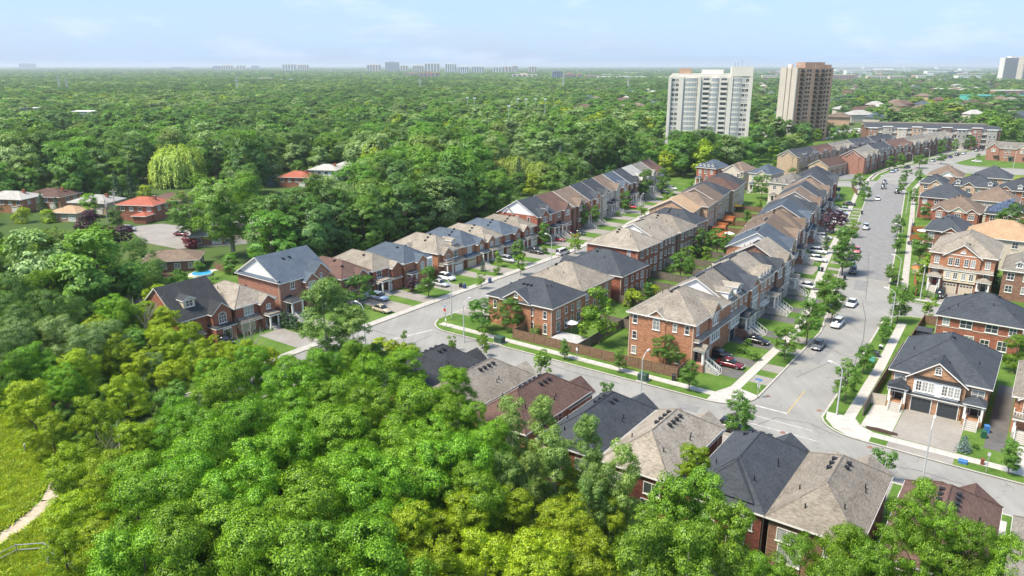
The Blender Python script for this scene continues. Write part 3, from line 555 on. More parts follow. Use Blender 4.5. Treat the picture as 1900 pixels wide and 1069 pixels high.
        if steps:
            for k in range(n):
                zz = zf - zf / n * (k + .0) - .02; o = put('step', STEP, e, (0, -d - run * (k + 1), zz), 0, (w * .62, run / .30, zz / .18))
            if rail and zf > .8:
                for x in (-w * .33, w * .33):
                    q = MB(); y1 = -d - run * n
                    q.hexa([(x - .03, -d, zf + .85), (x + .03, -d, zf + .85), (x + .03, y1, .95), (x - .03, y1, .95), (x - .03, -d, zf + .93), (x + .03, -d, zf + .93), (x + .03, y1, 1.03), (x - .03, y1, 1.03)])
                    for i in range(5): y = -d + (y1 + d) * i / 4; zc = zf + (0.1 - zf) * i / 4; q.box(x - .03, x + .03, y - .03, y + .03, zc, zc + .9)
                    q.build('railing', 'trim_white', e)
        return e
    def vents(s, lst, pipes=()):
        for x, y in lst: put('roof_vent', VENT, s.rf, (x, y, s.hf(x, y)))
        for x, y in pipes: put('vent_pipe', PIPE, s.rf, (x, y, s.hf(x, y)))
    def downspout(s, x, y):
        m = MB(); m.box(x - .05, x + .05, y - .05, y + .05, .1, s.H - .15); m.build('downspout', 'trim_cream', s.e)
    def chimney(s, x, y, mat='brick_red'):
        z = s.hf(x, y); m = MB(); m.box(x - .5, x + .5, y - .35, y + .35, z - 1, z + 1.1); m.box(x - .56, x + .56, y - .41, y + .41, z + 1.1, z + 1.25); m.build('chimney', mat, s.e)
def drive(u0, u1, v0, v1, mat='driveway', label='driveway', z=.149):
    flat('driveway', [(u0, v0), (u1, v0), (u1, v1), (u0, v1)], mat, z, label)
# ------------------------------------------------------------------ foreground row: backs and roofs towards the camera
N_, S_, E_, W_ = (0, 1), (0, -1), (1, 0), (-1, 0)
GF = 'detached houses of the foreground row'
FROW = [(-39.0, 'roof_charcoal', 'brick_red', 'charcoal roofed house half hidden by bright maples, leftmost of the foreground row'),
        (-29.5, 'roof_tan', 'brick_red', 'detached house with tan shingle roof directly right of the leftmost charcoal roof'),
        (-19.8, 'roof_brown', 'brick_orange', 'detached house with brown shingle roof behind two silvery poplars'),
        (-9.5, 'roof_dark', 'brick_red', 'detached house with dark grey roof behind the half-bare poplar'),
        (-.4, 'roof_tan', 'brick_deep', 'pale tan hip roofed house with dark red side wall, mid foreground row'),
        (10.1, 'roof_dark', 'brick_deep', 'detached house with dark blue-grey hip roof, a car parked behind it'),
        (19.25, 'roof_tan', 'brick_brown', 'detached house with tan mottled roof showing a white rear window, lower right'),
        (29.7, 'roof_brown', 'brick_brown', 'detached house with dark brown hip roof partly under an ash tree'),
        (39.9, 'roof_grey_tan', 'brick_brown', 'detached house with grey roof cut off by the right edge of the photo')]
for i, (u, rm, wm, lab) in enumerate(FROW):
    W = 8.4 if i != 3 else 7.8
    h = House('detached_house', lab, 'house', u, -16.4 - (1.2 if i == 8 else 0), N_, W, 15.4, 5.7, wm, rm, GF)
    h.hip(.70, .42)
    h.gable('F', -W / 2 + 2.3, 4.4, 1.6, ze=5.3, p=.72, back=5.2)
    if i in (4, 6): h.gable('F', 1.6, 3.4, .5, ze=5.5, p=.7)
    if i in (5,):
        h.hip(.80, .05, -3.1, 3.1, 7.6, 15.3, 6.35, main=False, fas=False); h.hip(.6, .3, 0.6, 3.8, -.9, 3, 5.3, main=False)
    if i == 7: h.hip(.72, .2, -1.2, 3.4, -1.2, 4.5, 5.6, main=False)
    h.garage(-W / 2 + 2.3, 3.6, 'garage_white', 1.62); h.porch(2.2, 2.4, 1.4, .5, 'hip')
    h.wins('B', [-2.3, 2.3], 3.3, 1.9, 1.35, 2, 1); h.wins('B', [-1.9], .9, 2.2, 1.9, 2, 1); h.wins('B', [1.8], .9, 1.5, 1.5, 2, 1)
    h.wins('L', [-3.4, .4, 4.3][: 2 if i != 5 else 3], 4.0, .8, 1.25, 1, 2); h.wins('R', [-2, 3], 3.9, .8, 1.25, 1, 2); h.wins('F', [1.8], 3.5, 1.6, 1.4)
    r = random.Random(i * 3 + 1)
    vs_ = [(.75, 4.8 + k * 1.15) for k in range(3 + i % 3)] + [(-.8, 4.9 + k * 1.0) for k in range(2 + (i * 2) % 3)]
    if i == 5: vs_ = [(.2 + k * .95 - 1, 3.0) for k in range(4)]
    h.vents(vs_, [(-2.9, 6.3), (-3.1, 7.0), (2.6, 11), (1.2, 14.0), (-2.2 , 12.5)])
    for x in (-W / 2 - .06, W / 2 + .06): h.downspout(x, .5); h.downspout(x, 15.0)
    h.done()
    drive(u + W / 2 - 4.2, u + W / 2 - .4, -14.6, -6.8 - (.9 if u < -10 else 0), 'driveway', 'driveway of foreground house')
# front walks and small side yards
for u, m in ((-5.2, 'concrete'), (24.5, 'concrete'), (34.8, 'concrete')):
    drive(u - .5, u + .3, -17, -8.5, m, 'narrow concrete walk beside a foreground house', .151)

# ------------------------------------------------------------------ middle block, west half: backs towards the right (front to the left street)
GB = 'houses backing onto the middle yards'
def rear2(h, H3=False):
    W = h.W
    for z in ((.8, 3.5) if not H3 else (.7, 3.5, 6.2)):
        h.wins('B', [-W * .32, W * .32], z, 1.2, 1.5 if z > 3 else 1.9); h.wins('B', [-W * .08, W * .12], z + (.3 if z > 3 else 0), .75, 1.1 if z > 3 else 1.8, 1, 2)
    for a in (-W / 2 + .15, W / 2 - .15): pass
def side_wins(h, face, zs, aa, w=.75, hh=1.3): 
    for z in zs: h.wins(face, aa, z, w, hh, 1, 2)
h = House('semi_detached_house', 'dark roofed orange brick corner house with a side gable above the cross street', 'house', -55.0, 17.5, W_, 11.8, 15.2, 6.0, 'brick_orange', 'roof_dark', GB)
h.hip(.55, .45); h.gable('R', -.6, 7.0, .25, p=.62, ze=6.0); h.win('R', -.6, 6.75, .7, .9, 2, 2, .26); h.pent('R', -4.3, 3.1, 5.95, .55, .3, .25)
for a, z, w_, hh in ((-5.9, 3.6, .7, 1.5), (-2.6, 3.7, .7, 1.4), (-.2, 3.7, .7, 1.4), (2.9, 3.7, .7, 1.4), (6.0, 3.6, .7, 1.4)): h.win('R', a, z, w_, hh, 1, 2)
h.win('R', .2, 1.0, 1.1, 2.0); h.win('R', 3.0, .9, .75, 1.3, 1, 2, 0, True); h.win('R', 6.1, .6, .75, 1.7, 1, 2, 0, True)
rear2(h); h.garage(2.6, 2.5, 'garage_beige'); h.garage(-2.6, 2.5, 'garage_beige'); h.porch(4.7, 2.0, 1.6, .5, 'hip'); h.porch(-4.7, 2.0, 1.6, .5, 'hip'); h.wins('F', [-4, -1.5, 1.5, 4], 3.6)
h.vents([(2.2, 6 + k * .9) for k in range(3)] + [(1.4, 2.4), (-1.5, 2.5)], [(-2.0, 10), (.5, 11.5), (1.5, 11.2)]); h.downspout(5.95, 15.1); h.done()
h = House('semi_detached_house', 'tan roofed orange brick house next behind the dark roofed corner house', 'house', -55.6, 31.0, W_, 12.6, 14.4, 6.0, 'brick_orange', 'roof_tan', GB)
h.hip(.55, .45); rear2(h); h.garage(0, 3); h.wins('F', [-3.5, 3.5], 3.6); h.vents([(1.4, 5), (.9, 5.0), (-.4, 5.2), (-1.0, 5.3)], [(3, 4), (3.2, 8)]); h.done()
h = House('semi_detached_house', 'dark roofed red brick house with entry canopy, third on the left street', 'house', -55.6, 45.4, W_, 12.2, 15.8, 6.0, 'brick_red', 'roof_dark', GB)
h.hip(.58, .45); rear2(h); h.gable('F', 2.6, 4.2, 1.0, p=.8); h.garage(-2.4, 3); h.porch(4, 2.2, 2.6, .6, 'hip'); h.vents([(-1, 6.8), (0, 6.7), (1, 6.7)], [(2.5, 9.4), (-2.5, 12), (-3.3, 12.3)]); h.downspout(6.15, 15.7); side_wins(h, 'R', (3.8,), (5,)); h.done()
for k, (v0, v1, u0, u1, rm, wm, lab) in enumerate([
    (54.0, 65.6, -57.2, -43.3, 'roof_tan', 'brick_red', 'three storey red brick house with tan hip roof left of a white gable'),
    (66.2, 77.2, -58.0, -44.0, 'roof_tan', 'brick_brown', 'three storey brown brick house with white side gable and tan roof'),
    (78.2, 88.4, -58.6, -43.6, 'roof_tan', 'brick_brown', 'three storey house with tan roof between the white gable and a dark roof'),
    (88.8, 98.6, -60.0, -44.6, 'roof_dark', 'brick_red', 'three storey house with dark blue hip roof beside a peach brick gable'),
    (104.6, 115.0, -66.0, -53.0, 'roof_peach', 'brick_peach', 'peach brick house with blank side gable and pale orange roof'),
    (115.5, 126.0, -66.6, -52.6, 'roof_mid_brown', 'brick_peach', 'peach brick house with brown roof behind the blank brick gable'),
    (126.8, 138.0, -68.6, -54.4, 'roof_mid_brown', 'brick_buff', 'buff brick house with brown roof left of the yellow parasol'),
    (138.6, 150.0, -70.4, -56.6, 'roof_dark', 'brick_buff', 'buff brick house with dark grey roof behind the yellow parasol'),
    (150.6, 161.6, -72.0, -57.4, 'roof_brown', 'brick_buff', 'buff house with dark brown roof near the end of the left street'),
    (162.2, 174.0, -73.6, -59.6, 'roof_charcoal', 'siding_beige', 'pale house with charcoal roof last on the left street')]):
    rot = 0 if k < 4 else -9.0
    um = u0; h = House('semi_detached_house', lab, 'house', u0, (v0 + v1) / 2, W_, v1 - v0, u1 - u0, 8.4, wm, rm, GB, -rot, far=k > 3)
    if k in (1, 4, 6): h.gable_x(.5, .4, 'siding_white' if k == 1 else None)
    else: h.hip(.55, .45)
    rear2(h, True); h.wins('F', [-3, 0, 3], 6.4); h.wins('F', [-3, 3], 3.6); h.garage(-1.5, 2.6); h.porch(3.2, 2.2, 1.8, 1.2, 'hip')
    if k < 4: h.vents([(-2 + j * .9, h.D / 2 - 1.0) for j in range(5)], [(2.5, 10), (-2, 11)]); h.downspout(h.W / 2 + .06, h.D - .3)
    if k in (0, 2, 3): side_wins(h, 'R', (3.8, 6.6), (4.5,))
    h.done()

# ------------------------------------------------------------------ main street, west side: three storey townhouses, stairs to the street
GAr = 'three storey townhouses along the west side of the main street'
def town3(h, k, style=0, stone=False):
    W = h.W; sgn = 1 if k % 2 else -1
    xp = sgn * (W / 2 - 1.35)
    h.garage(-sgn * .9, 2.6, 'garage_dark' if k % 3 else 'garage_beige', .02)
    h.porch(xp, 2.3, 1.9, 1.6, ('hip', 'gable', 'flat')[k % 3], 0, 2.6, base='brick_rose' if not stone else 'stone_grey', mat='roof_dark' if k % 3 == 1 else None)
    if stone: h.bay('F', -W / 2 + .05, W / 2 - .05, .12, 2.9, .10, 'stone_grey')
    c = -sgn * .9
    if style == 0:
        h.bay('F', c - 2.2, c + 2.2, 3.0, 5.2, .55, 'siding_white'); h.wins('F', [c - 1.5, c - .5, c + .5, c + 1.5], 3.5, .6, 1.4, 1, 2, .55); h.pent('F', -W / 2, W / 2, 5.4, .9, .5)
    elif style == 1:
        h.balcony('F', c - 1.9, c + 1.9, 3.1, .9); h.wins('F', [c - 1.2, c, c + 1.2], 3.4, .8, 2.0, 1, 2, 0)
    else:
        h.bay('F', c - 1.8, c + 1.8, .2, 5.6, .6, 'stone_grey' if stone else None or 'brick_orange'); h.wins('F', [c - .9, c + .9], 3.4, 1.0, 1.7, 2, 2, .6); h.balcony('F', c - 1.8, c + 1.8, 5.65, .7)
    h.wins('F', [xp], 3.7, .8, 1.3, 1, 2); h.wins('F', [xp], 6.3, .9, 1.4, 2, 2)
    rear2(h, True)
def A(k, v0, v1, rm, wm, lab, uf=-11.6, D=12.4, style=0, rot=0., top='g', gm=None, stone=False, far=False, H=8.5):
    h = House('townhouse', lab, 'house', uf, (v0 + v1) / 2, E_, v1 - v0 - .02, D, H, wm, rm, GAr, rot, far); W = h.W; c = -(1 if k % 2 else -1) * .9
    if top == 'hip': h.hip(.55, .45)
    else: h.gable_x(.58, .4, gm)
    if top in ('g', 'hip'): h.gable('F', c, min(W - 1.2, 4.6), .35, p=.85); h.wins('F', [c - .95, c, c + .95], 6.3, .65, 1.7, 1, 2, .36)
    if top == 'd':
        for a in (-W * .25, W * .25): h.dormer(a, 2.6, 1.5, .35, 'siding_white', .35, False); h.wins('F', [a - .7, a, a + .7], h.hf(0, .35) + .25, .6, 1.1, 1, 2, -.35)
        h.wins('F', [c - 1, c + 1], 6.3, .8, 1.5, 1, 2)
    if top == 'p':
        for j in range(4): h.dormer(-W * .36 + j * W * .24, 1.3, .9, .25, 'siding_white', 1.1, True)
        h.wins('F', [c - 1, c + 1], 6.3, .8, 1.5, 1, 2)
    town3(h, k, style, stone)
    if not far: h.vents([(-2.2 + j * .8, h.D / 2 + .8) for j in range(5)], [(1.5, 9), (2.4, 10.6)])
    return h
h = A(0, 11.9, 27.0, 'roof_tan', 'brick_orange', 'orange brick corner townhouse with tan hip roof beside the wooden fence', top='hip', D=12.2)
h.gable('L', -.8, 3.4, .12, p=.75, ov=.3); h.win('L', -.8, 6.2, 1.15, 1.5, 2, 2, .13, True)
for a, z, w_, hh in ((-4.9, 6.6, .75, 1.4), (2.6, 6.5, .6, 1.3), (4.8, 6.5, .7, 1.4), (-4.9, 3.7, .75, 1.3), (-4.9, .9, .8, 1.3)): h.win('L', a, z, w_, hh, 1, 2)
h.win('L', 3.4, .9, .6, 1.7, 1, 3, 0, True); h.downspout(-7.6, .2); h.downspout(-7.6, 12.0); h.porch(-6.2, 2.4, 1.8, 1.5, 'gable', 0, 2.5, base='brick_rose'); h.done()
for k, (v0, v1, rm, wm, lab, st, top, gm, stone) in enumerate([
    (27.0, 35.6, 'roof_tan', 'brick_orange', 'tan roofed townhouse with two white dormers next to the orange corner house', 0, 'd', 'siding_white', False),
    (35.6, 44.2, 'roof_dark', 'brick_orange', 'dark roofed townhouse with large white side gable, third from the corner', 2, 'g', 'siding_white', True),
    (44.2, 52.6, 'roof_tan', 'brick_orange', 'tan roofed townhouse with a row of pointed white dormers', 1, 'p', None, True),
    (52.6, 61.0, 'roof_dark', 'brick_brown', 'dark hip roofed townhouse behind the pointed dormers', 1, 'hip', None, True),
    (61.0, 69.4, 'roof_tan', 'brick_brown', 'grey-tan roofed townhouse between two dark roofs', 2, 'g', None, True)], 1):
    A(k, v0, v1, rm, wm, lab, style=st, top=top, gm=gm, stone=stone, uf=-11.6 if v0 < 50 else -11.6 - (v0 - 50) * .06).done()
specs = [('roof_blue', 'brick_orange', 'blue-grey roofed townhouse with broad white gable end facing the camera', 'g', 'siding_white'),
         ('roof_mid_brown', 'brick_buff', 'brown roofed townhouse dotted with white roof vents', 'g', None), ('roof_mid_brown', 'brick_rose', 'brown roofed townhouse beside the purple-leaved tree', 'hip', None),
         ('roof_blue', 'brick_buff', 'blue-grey roofed townhouse above a row of parked white cars', 'g', None), ('roof_dark', 'brick_rose', 'dark roofed townhouse seventh before the red brick end house', 'hip', None),
         ('roof_mid_brown', 'siding_beige', 'light brown roofed townhouse with beige gable near the far end of the row', 'g', 'siding_beige'), ('roof_dark', 'brick_rose', 'dark roofed townhouse third before the red brick end house', 'g', None),
         ('roof_mid_brown', 'brick_buff', 'brown roofed townhouse second before the red brick end house', 'hip', None), ('roof_dark', 'brick_buff', 'dark roofed townhouse directly before the red brick end house', 'g', None)]
for k, (rm, wm, lab, top, gm) in enumerate(specs):
    v0 = 72.5 + k * 13.2; v1 = v0 + 12.6; vm = (v0 + v1) / 2; uf = at_v(MW, vm) - 11.5
    A(k + 6, v0, v1, rm, wm, lab, uf, 13.5, k % 3, 9.2, top, gm, k % 2 == 0, far=k > 2).done()
h = House('end_house', 'red brick end house with dark hip roof at the far side street', 'house', at_v(MW, 208) - 11.5, 206.0, E_, 22, 15, 7.4, 'brick_red', 'roof_dark', GAr, 9.2, True)
h.hip(.6, .5); h.gable('F', -4, 7, .8, p=.65); h.gable('F', 5.5, 5, .6, p=.7); h.gable('L', 1, 7, .5, p=.65, gmat='brick_buff'); h.porch(1, 3, 2, .8, 'gable'); h.wins('F', [-8, -4, 4, 8], 4.4, 1.4, 1.5); h.wins('F', [-8, -4, 5, 8], 1.2, 1.4, 1.5); h.wins('L', [-5, -1, 3], 4.4, 1.3, 1.5); h.wins('L', [-4, 2], 1.2, 1.3, 1.5); h.done()
# driveways of the row and grass-edged boulevard crossings
for k in range(7):
    vv = (15.0, 31.3, 38.0, 48.4, 56.0, 65.0, 21.0)[k]; sg = 1
    drive(-11.6, -4.0, vv - 1.8, vv + 1.8, 'driveway_dark', 'dark asphalt driveway of a west side townhouse'); drive(-2.2, .75, vv - 1.7, vv + 1.7, 'driveway', 'driveway crossing of the boulevard', .150)
for k in range(9):
    vm = 72.5 + k * 13.2 + 6.3; u = at_v(MW, vm)
    flat('driveway', [(u - 11.5, vm - 5), (u - 5.2, vm - 5), (u - 5.6, vm + 4), (u - 12.5, vm + 4)], 'driveway', .149, 'paved forecourt of a far west side townhouse')
    for q in (-3.5, 2.5): flat('driveway', [(u - 3.2 - q * .16, vm + q), (u - .4 - q * .16, vm + q), (u - .7 - q * .16, vm + q + 2.6), (u - 3.5 - q * .16, vm + q + 2.6)], 'driveway', .150, 'driveway crossing on the far boulevard')

# ------------------------------------------------------------------ left street, west side: fronts towards the right
GL = 'houses along the west side of the left street'
def det2(h, k, gx=None):
    W = h.W; s = 1 if k % 2 else -1
    h.garage(s * W * .22, 2.9, 'garage_white' if k % 2 else 'garage_beige', .9); h.bay('F', s * W * .22 - 2.0, s * W * .22 + 2.0, .1, 2.75, .88, h.wall); h.pent('F', -W * .48, W * .48, 2.9, 1.5, .8)
    h.porch(-s * W * .27, 2.3, 2.0, .7, 'flat' if k % 3 else 'hip', .2, 2.7, base='concrete')
    h.wins('F', [-s * W * .27], 3.9, 1.3, 1.4); h.wins('F', [s * W * .2], 3.8, 1.7, 1.5, 3, 2); h.wins('L', [-3, 1, 4], 3.7, .8, 1.3, 1, 2)
def Lh(k, v0, v1, rm, wm, lab, uf=-86.5, D=15, H=5.8, rot=0., far=False, name='detached_house'):
    return House(name, lab, 'house', uf, (v0 + v1) / 2, E_, v1 - v0, D, H, wm, rm, GL, rot, far)
h = Lh(0, -33.5, -23.6, 'roof_charcoal', 'brick_red', 'red brick house with steep charcoal roof and cream dormer, nearest left street house', -91.0, 13)
h.gable_x(.78, .4); h.hip(.6, .4, -4.9, 4.9, 8, 17, 5.6, main=False); h.gable('F', 2.9, 4.0, 1.4, p=.85); h.win('F', 2.9, 3.5, 1.5, 1.4, 3, 2, 1.41, True); h.dormer(-1.6, 2.3, 1.7, 1.6, 'siding_cream', .5)
h.bay('F', .6, 4.9, .1, 2.9, 2.6, 'brick_red'); h.pent('F', .5, 5.0, 2.95, 2.7, .5, 0, 'roof_charcoal'); h.door('F', 2.9, .3, 2.61); h.bay('F', -4.9, -1.0, .1, 2.5, 1.6, 'brick_red'); h.pent('F', -5.0, -.9, 2.55, 1.8, 1.1, 0); h.garage(-3, 2.8, 'garage_white', 1.62); h.win('F', -3, 3.9, 1.2, 1.3); h.done()
h = Lh(1, -22.8, -14.0, 'roof_tan', 'brick_red', 'red brick house with tan hip roof left of the tall gabled house', -89.5, 14, 5.6)
h.hip(.6, .4); h.gable('F', 2.2, 3.2, 1.0, p=.8); h.win('F', 2.2, 4.0, .8, .9, 2, 2, 1.01); h.win('F', -1.6, 3.6, 2.0, 1.5, 3, 2); h.pent('F', -4.4, .4, 2.7, 1.6, .8); h.garage(-2, 2.8, 'garage_beige', .03); h.porch(2.2, 2.2, 1.8, .5, 'flat', 1.0, 2.6); h.vents([(1, 4.2)], [(2, 8), (-2, 9)]); h.done()
h = Lh(2, -12.3, .2, 'roof_blue', 'brick_rose', 'tall three storey rose brick house with blue-grey roof and white side gable', -89.6, 14.0, 8.3)
h.gable_x(.60, .45, 'siding_white'); h.pent('L', -7.2, 7.2, 8.15, .6, .5); h.gable('F', 3.6, 4.6, .8, p=.95); h.gable('F', .8, 3.0, 1.2, ze=7.6, p=.9)
h.wins('F', [3.6, .8], 5.6, 1.6, 1.4, 3, 2, 1.2); h.win('F', 3.6, 7.4, .35, .7, 1, 1, .81); h.balcony('F', -.6, 2.2, 5.2, .5, 1.2); h.balcony('F', 2.3, 5.0, 5.2, .5, 1.2); h.bay('F', -.6, 5.6, .1, 5.0, 1.15, 'stone_grey'); h.wins('F', [.0, 1.6, 3.0, 4.4], 3.1, .8, 1.7, 1, 2, 1.16); h.win('F', -3.2, 6.2, .9, 1.3, 2, 2)
h.porch(-4.2, 2.9, 2.6, 1.3, 'hip', 0, 3.0, mat='roof_charcoal', base='stone_grey'); h.porch(5.6, 1.6, 2.0, 1.0, 'hip', 0, 3.2, mat='roof_blue', rail=False); h.garage(2.5, 2.6, 'garage_dark', 1.17); h.vents([(-1.2, 5), (.4, 5), (4, 9)]); h.downspout(-6.3, .3); h.done()
h = Lh(3, 2.4, 10.6, 'roof_brown', 'brick_rose', 'rose brick house with maroon-brown hip roof right of the tall gabled house', -88.0, 15, 5.8)
h.hip(.6, .4); det2(h, 3); h.gable('F', 1.2, 3.2, .7, p=.8); h.vents([(-.6, 6), (1, 6.2), (-1.5, 2.6)]); h.done()
h = Lh(4, 11.2, 19.4, 'roof_tan', 'brick_red', 'red brick house with tan roof and arched white garage door', -87.6, 15, 5.7)
h.hip(.6, .4); det2(h, 5); h.gable('F', 2.4, 3.0, 1.2, p=.75); h.vents([(-1, 6), (1.4, 5)]); h.done()
h = Lh(5, 20.4, 29.2, 'roof_blue', 'brick_orange', 'orange brick house with blue-grey roof and white bay above the garage', -86.6, 15, 5.7)
h.hip(.6, .4); h.gable('F', .6, 3.2, .9, p=.85); h.win('F', .6, 3.6, 1.1, 1.6, 2, 2, .92); h.bay('F', 2.2, 4.2, 3.0, 5.6, 1.0, 'siding_white'); h.win('F', 3.2, 3.7, 1.1, 1.4, 2, 2, 1.0); h.pent('F', -.2, 4.4, 2.8, 1.5, .6); h.garage(2, 3.4, 'garage_beige', .03); h.porch(-2.8, 2, 1.6, .5, 'flat'); h.vents([(-1, 5.5)], [(1, 10)]); h.done()
row = [(31.4, 40.8, 'roof_tan', 'brick_orange', 'orange brick house with tan roof, cream dormer and stone porch balcony', 5.9), (41.0, 49.8, 'roof_blue', 'brick_orange', 'orange brick house with blue-grey roof beside the cream dormer house', 5.8),
       (50.0, 57.6, 'roof_tan', 'brick_orange', 'orange brick house with tan roof between two blue-grey roofs', 5.8), (57.8, 66.0, 'roof_blue', 'brick_red', 'red brick house with blue-grey roof and twin small gables', 5.8), (66.2, 73.8, 'roof_tan', 'brick_red', 'red brick house with tan roof left of the white pointed dormer', 5.8)]
for k, (v0, v1, rm, wm, lab, H) in enumerate(row):
    h = Lh(k, v0, v1, rm, wm, lab, -86.0, 16, H); h.hip(.6, .4); det2(h, k + 1)
    h.gable('F', 2.0 if k % 2 else -2.0, 3.0, .9, p=.85); h.win('F', 2.0 if k % 2 else -2.0, 3.6, 1.0, 1.6, 2, 2, .92)
    if k == 0: h.dormer(2.4, 1.9, 1.3, .9, 'siding_cream', .5); h.balcony('F', -3.4, -.6, 3.3, 1.4, .2); h.gable('L', -2, 3.4, .3, p=.8)
    h.vents([(-2 + j, 6.5) for j in range(3)], [(1.5, 10)]); h.done()
row = [(74.4, 83.6, 'roof_dark', 'brick_red', 'red brick house with dark roof and white pointed dormer on the left street', 'siding_white'), (84.4, 94.0, 'roof_brown', 'brick_rose', 'rose brick house with tall maroon-brown gable behind the white dormer', 'siding_white'),
       (95.0, 106.6, 'roof_mid_brown', 'brick_brown', 'brown brick house with grey-brown roof and blank brick gable', None), (108, 117, 'roof_dark', 'brick_orange', 'orange brick house with dark roof and white gable beside a white porch stair', 'siding_white'),
       (118, 127, 'roof_dark', 'siding_beige', 'beige house with dark roof and tall white stair porch', 'siding_beige'), (128, 137, 'roof_mid_brown', 'siding_beige', 'beige house with light brown roof behind the dark garden tree', 'brick_orange'),
       (138, 147, 'roof_blue', 'brick_orange', 'orange brick house with blue roof and orange gable end', 'brick_orange'), (148, 157, 'roof_dark', 'brick_brown', 'brown brick house with dark roof and balcony stair', None),
       (158, 167, 'roof_pale', 'siding_beige', 'pale house with light grey roof, third last on the left street', 'siding_white'), (168, 178, 'roof_grey_tan', 'siding_beige', 'beige house with grey-tan gable roof, second last on the left street', 'siding_beige'), (179, 190, 'roof_brown', 'siding_beige', 'beige house with reddish brown roof at the far end of the left street', 'siding_beige')]
for k, (v0, v1, rm, wm, lab, gm) in enumerate(row):
    vm = (v0 + v1) / 2; rot = 0 if vm < 95 else 8.5; h = Lh(k, v0, v1, rm, wm, lab, at_v(LW, vm) - (12.5 if k > 1 else 13), 14, 8.3, rot, far=k > 1, name='three_storey_house')
    h.gable_x(.58, .4, gm); W = h.W; c = 1.5 if k % 2 else -1.5; h.gable('F', c, 4.0, .6, p=.9); h.wins('F', [c - .6, c + .6], 6.3, .8, 1.5, 2, 2, .62); h.wins('F', [-c * 1.6], 6.2, 1.1, 1.4)
    h.porch(-c * 1.7, 2.6, 2.4, 1.7, 'hip' if k % 2 else 'flat', 0, 2.7, mat='roof_dark' if k % 2 else None); h.balcony('F', c - 2, c + 2, 3.1, 1.0); h.wins('F', [c - 1, c + 1], 3.4, .9, 1.9, 1, 2); h.garage(c, 2.8, 'garage_beige', .03); h.wins('L', [-4, 0, 4], 6.3, .8, 1.3, 1, 2)
    if k in (0, 2): h.dormer(-c, 1.5, 1.2, .8, 'siding_white', 1.1)
    if k == 0: h.gable('L', -3.2, 3.2, .2, p=1.0, gmat='siding_white', ov=.3)
    h.done()
for k, v in enumerate((-30.5, -18, -8.8, 7.6, 15.5, 26, 37.5, 45, 54, 63, 70, 79, 89)):
    drive(-86.0, -74.5, v - (2.6 if k % 2 else 2.0), v + (2.6 if k % 2 else 2.0), ('interlock', 'driveway', 'driveway')[k % 3], 'driveway of a left street house')
for v in (100, 112, 124, 136, 148, 160, 172, 184):
    u = at_v(LW, v); flat('driveway', [(u - 12, v - 3), (u - 2, v - 3), (u - 2.6, v + 3), (u - 12.6, v + 3)], 'driveway', .149, 'driveway of a far left street house')
for v in (14.2, 20.8, 31, 45, 60, 72, 83, 94): drive(-64.6, -56, v - 2.2, v + 2.2, 'interlock', 'driveway on the east side of the left street')
for v in (108, 120, 132, 144, 156, 168):
    u = at_v(LE, v); flat('driveway', [(u + .6, v - 3), (u + 6.5, v - 3), (u + 6, v + 3), (u, v + 3)], 'driveway', .149, 'driveway on the far east side of the left street')
# four houses across the end of the left street, fronts to the camera
for k, (u, v, W, rm, wm, lab) in enumerate([(-88.5, 207, 9, 'roof_blue', 'brick_red', 'red brick house with blue roof and four white arched dormers'), (-76, 205, 9.4, 'roof_mid_brown', 'siding_beige', 'beige house with brown front gable at the end of the left street'),
        (-64, 203, 9.4, 'roof_blue', 'siding_beige', 'beige house with blue roof and arched window, facing the camera'), (-48, 181, 11, 'roof_grey_tan', 'siding_beige', 'tall beige house with grey roof and three small arched dormers')]):
    h = House('detached_house', lab, 'house', u, v, (-.12, -1), W, 12, 8.0, wm, rm, 'houses across the end of the left street', 0, True); h.hip(.62, .45)
    if k in (1, 2): h.gable('F', 0 if k == 1 else 1, W * (.8 if k == 1 else .45), .5, p=.7)
    else:
        for j in range(4 if k == 0 else 3): h.dormer(-W * .33 + j * W * (.22 if k == 0 else .33), 1.1, .8, .3, 'siding_white', .8)
    h.wins('F', [-W * .3, 0, W * .3], 5.6, 1.1, 1.4, 2, 2, .52 if k == 1 else 0); h.wins('F', [-W * .3, W * .05], 3.2, 1.1, 1.5); h.garage(W * .2, 2.8, 'garage_beige'); h.porch(-W * .3, 2.2, 1.8, 1, 'hip'); h.wins('R', [-3, 2], 5.6, .9, 1.3, 1, 2); h.done()
# ------------------------------------------------------------------ right-hand block, fronts towards the camera
GR = 'houses of the right-hand block'
h = House('semi_detached_house', 'tan brick pair of semi-detached houses with dark roof, white bay and two dark garage doors', 'house', 24.1, 18.3, S_, 12.6, 16.4, 5.7, 'brick_tan', 'roof_dark', GR)
h.hip(.62, .5); h.gable('F', -.2, 7.6, .7, ze=5.5, p=.74); h.win('F', -.2, 6.5, .7, .75, 2, 2, .72, True); h.bay('F', -3.1, 2.9, 3.05, 5.4, 1.15, 'siding_white')
m = MB(); T, rz = h.fr('F'); m.hexa([(-3.3, .7, 5.4), (3.1, .7, 5.4), (3.1, 1.35, 5.4), (-3.3, 1.35, 5.4), (-3.3, .7, 5.75), (3.1, .7, 5.75), (3.1, 1.35, 5.48), (-3.3, 1.35, 5.48)], 0, T); m.build('bay_roof', 'black_metal', h.e)
h.wins('F', [-2.4, -1.55, -.75, 1.0, 1.8, 2.6], 3.55, .62, 1.45, 2, 3, 1.15); h.wins('F', [-5.1, 5.1], 3.6, 1.5, 1.4, 2, 2)
h.bay('F', -3.6, 3.4, .1, 2.75, 1.0, 'brick_tan'); h.garage(-1.75, 2.6, 'garage_dark', 1.02); h.garage(1.75, 2.6, 'garage_dark', 1.02); h.pent('F', -6.4, 6.4, 2.8, 1.4, .5)
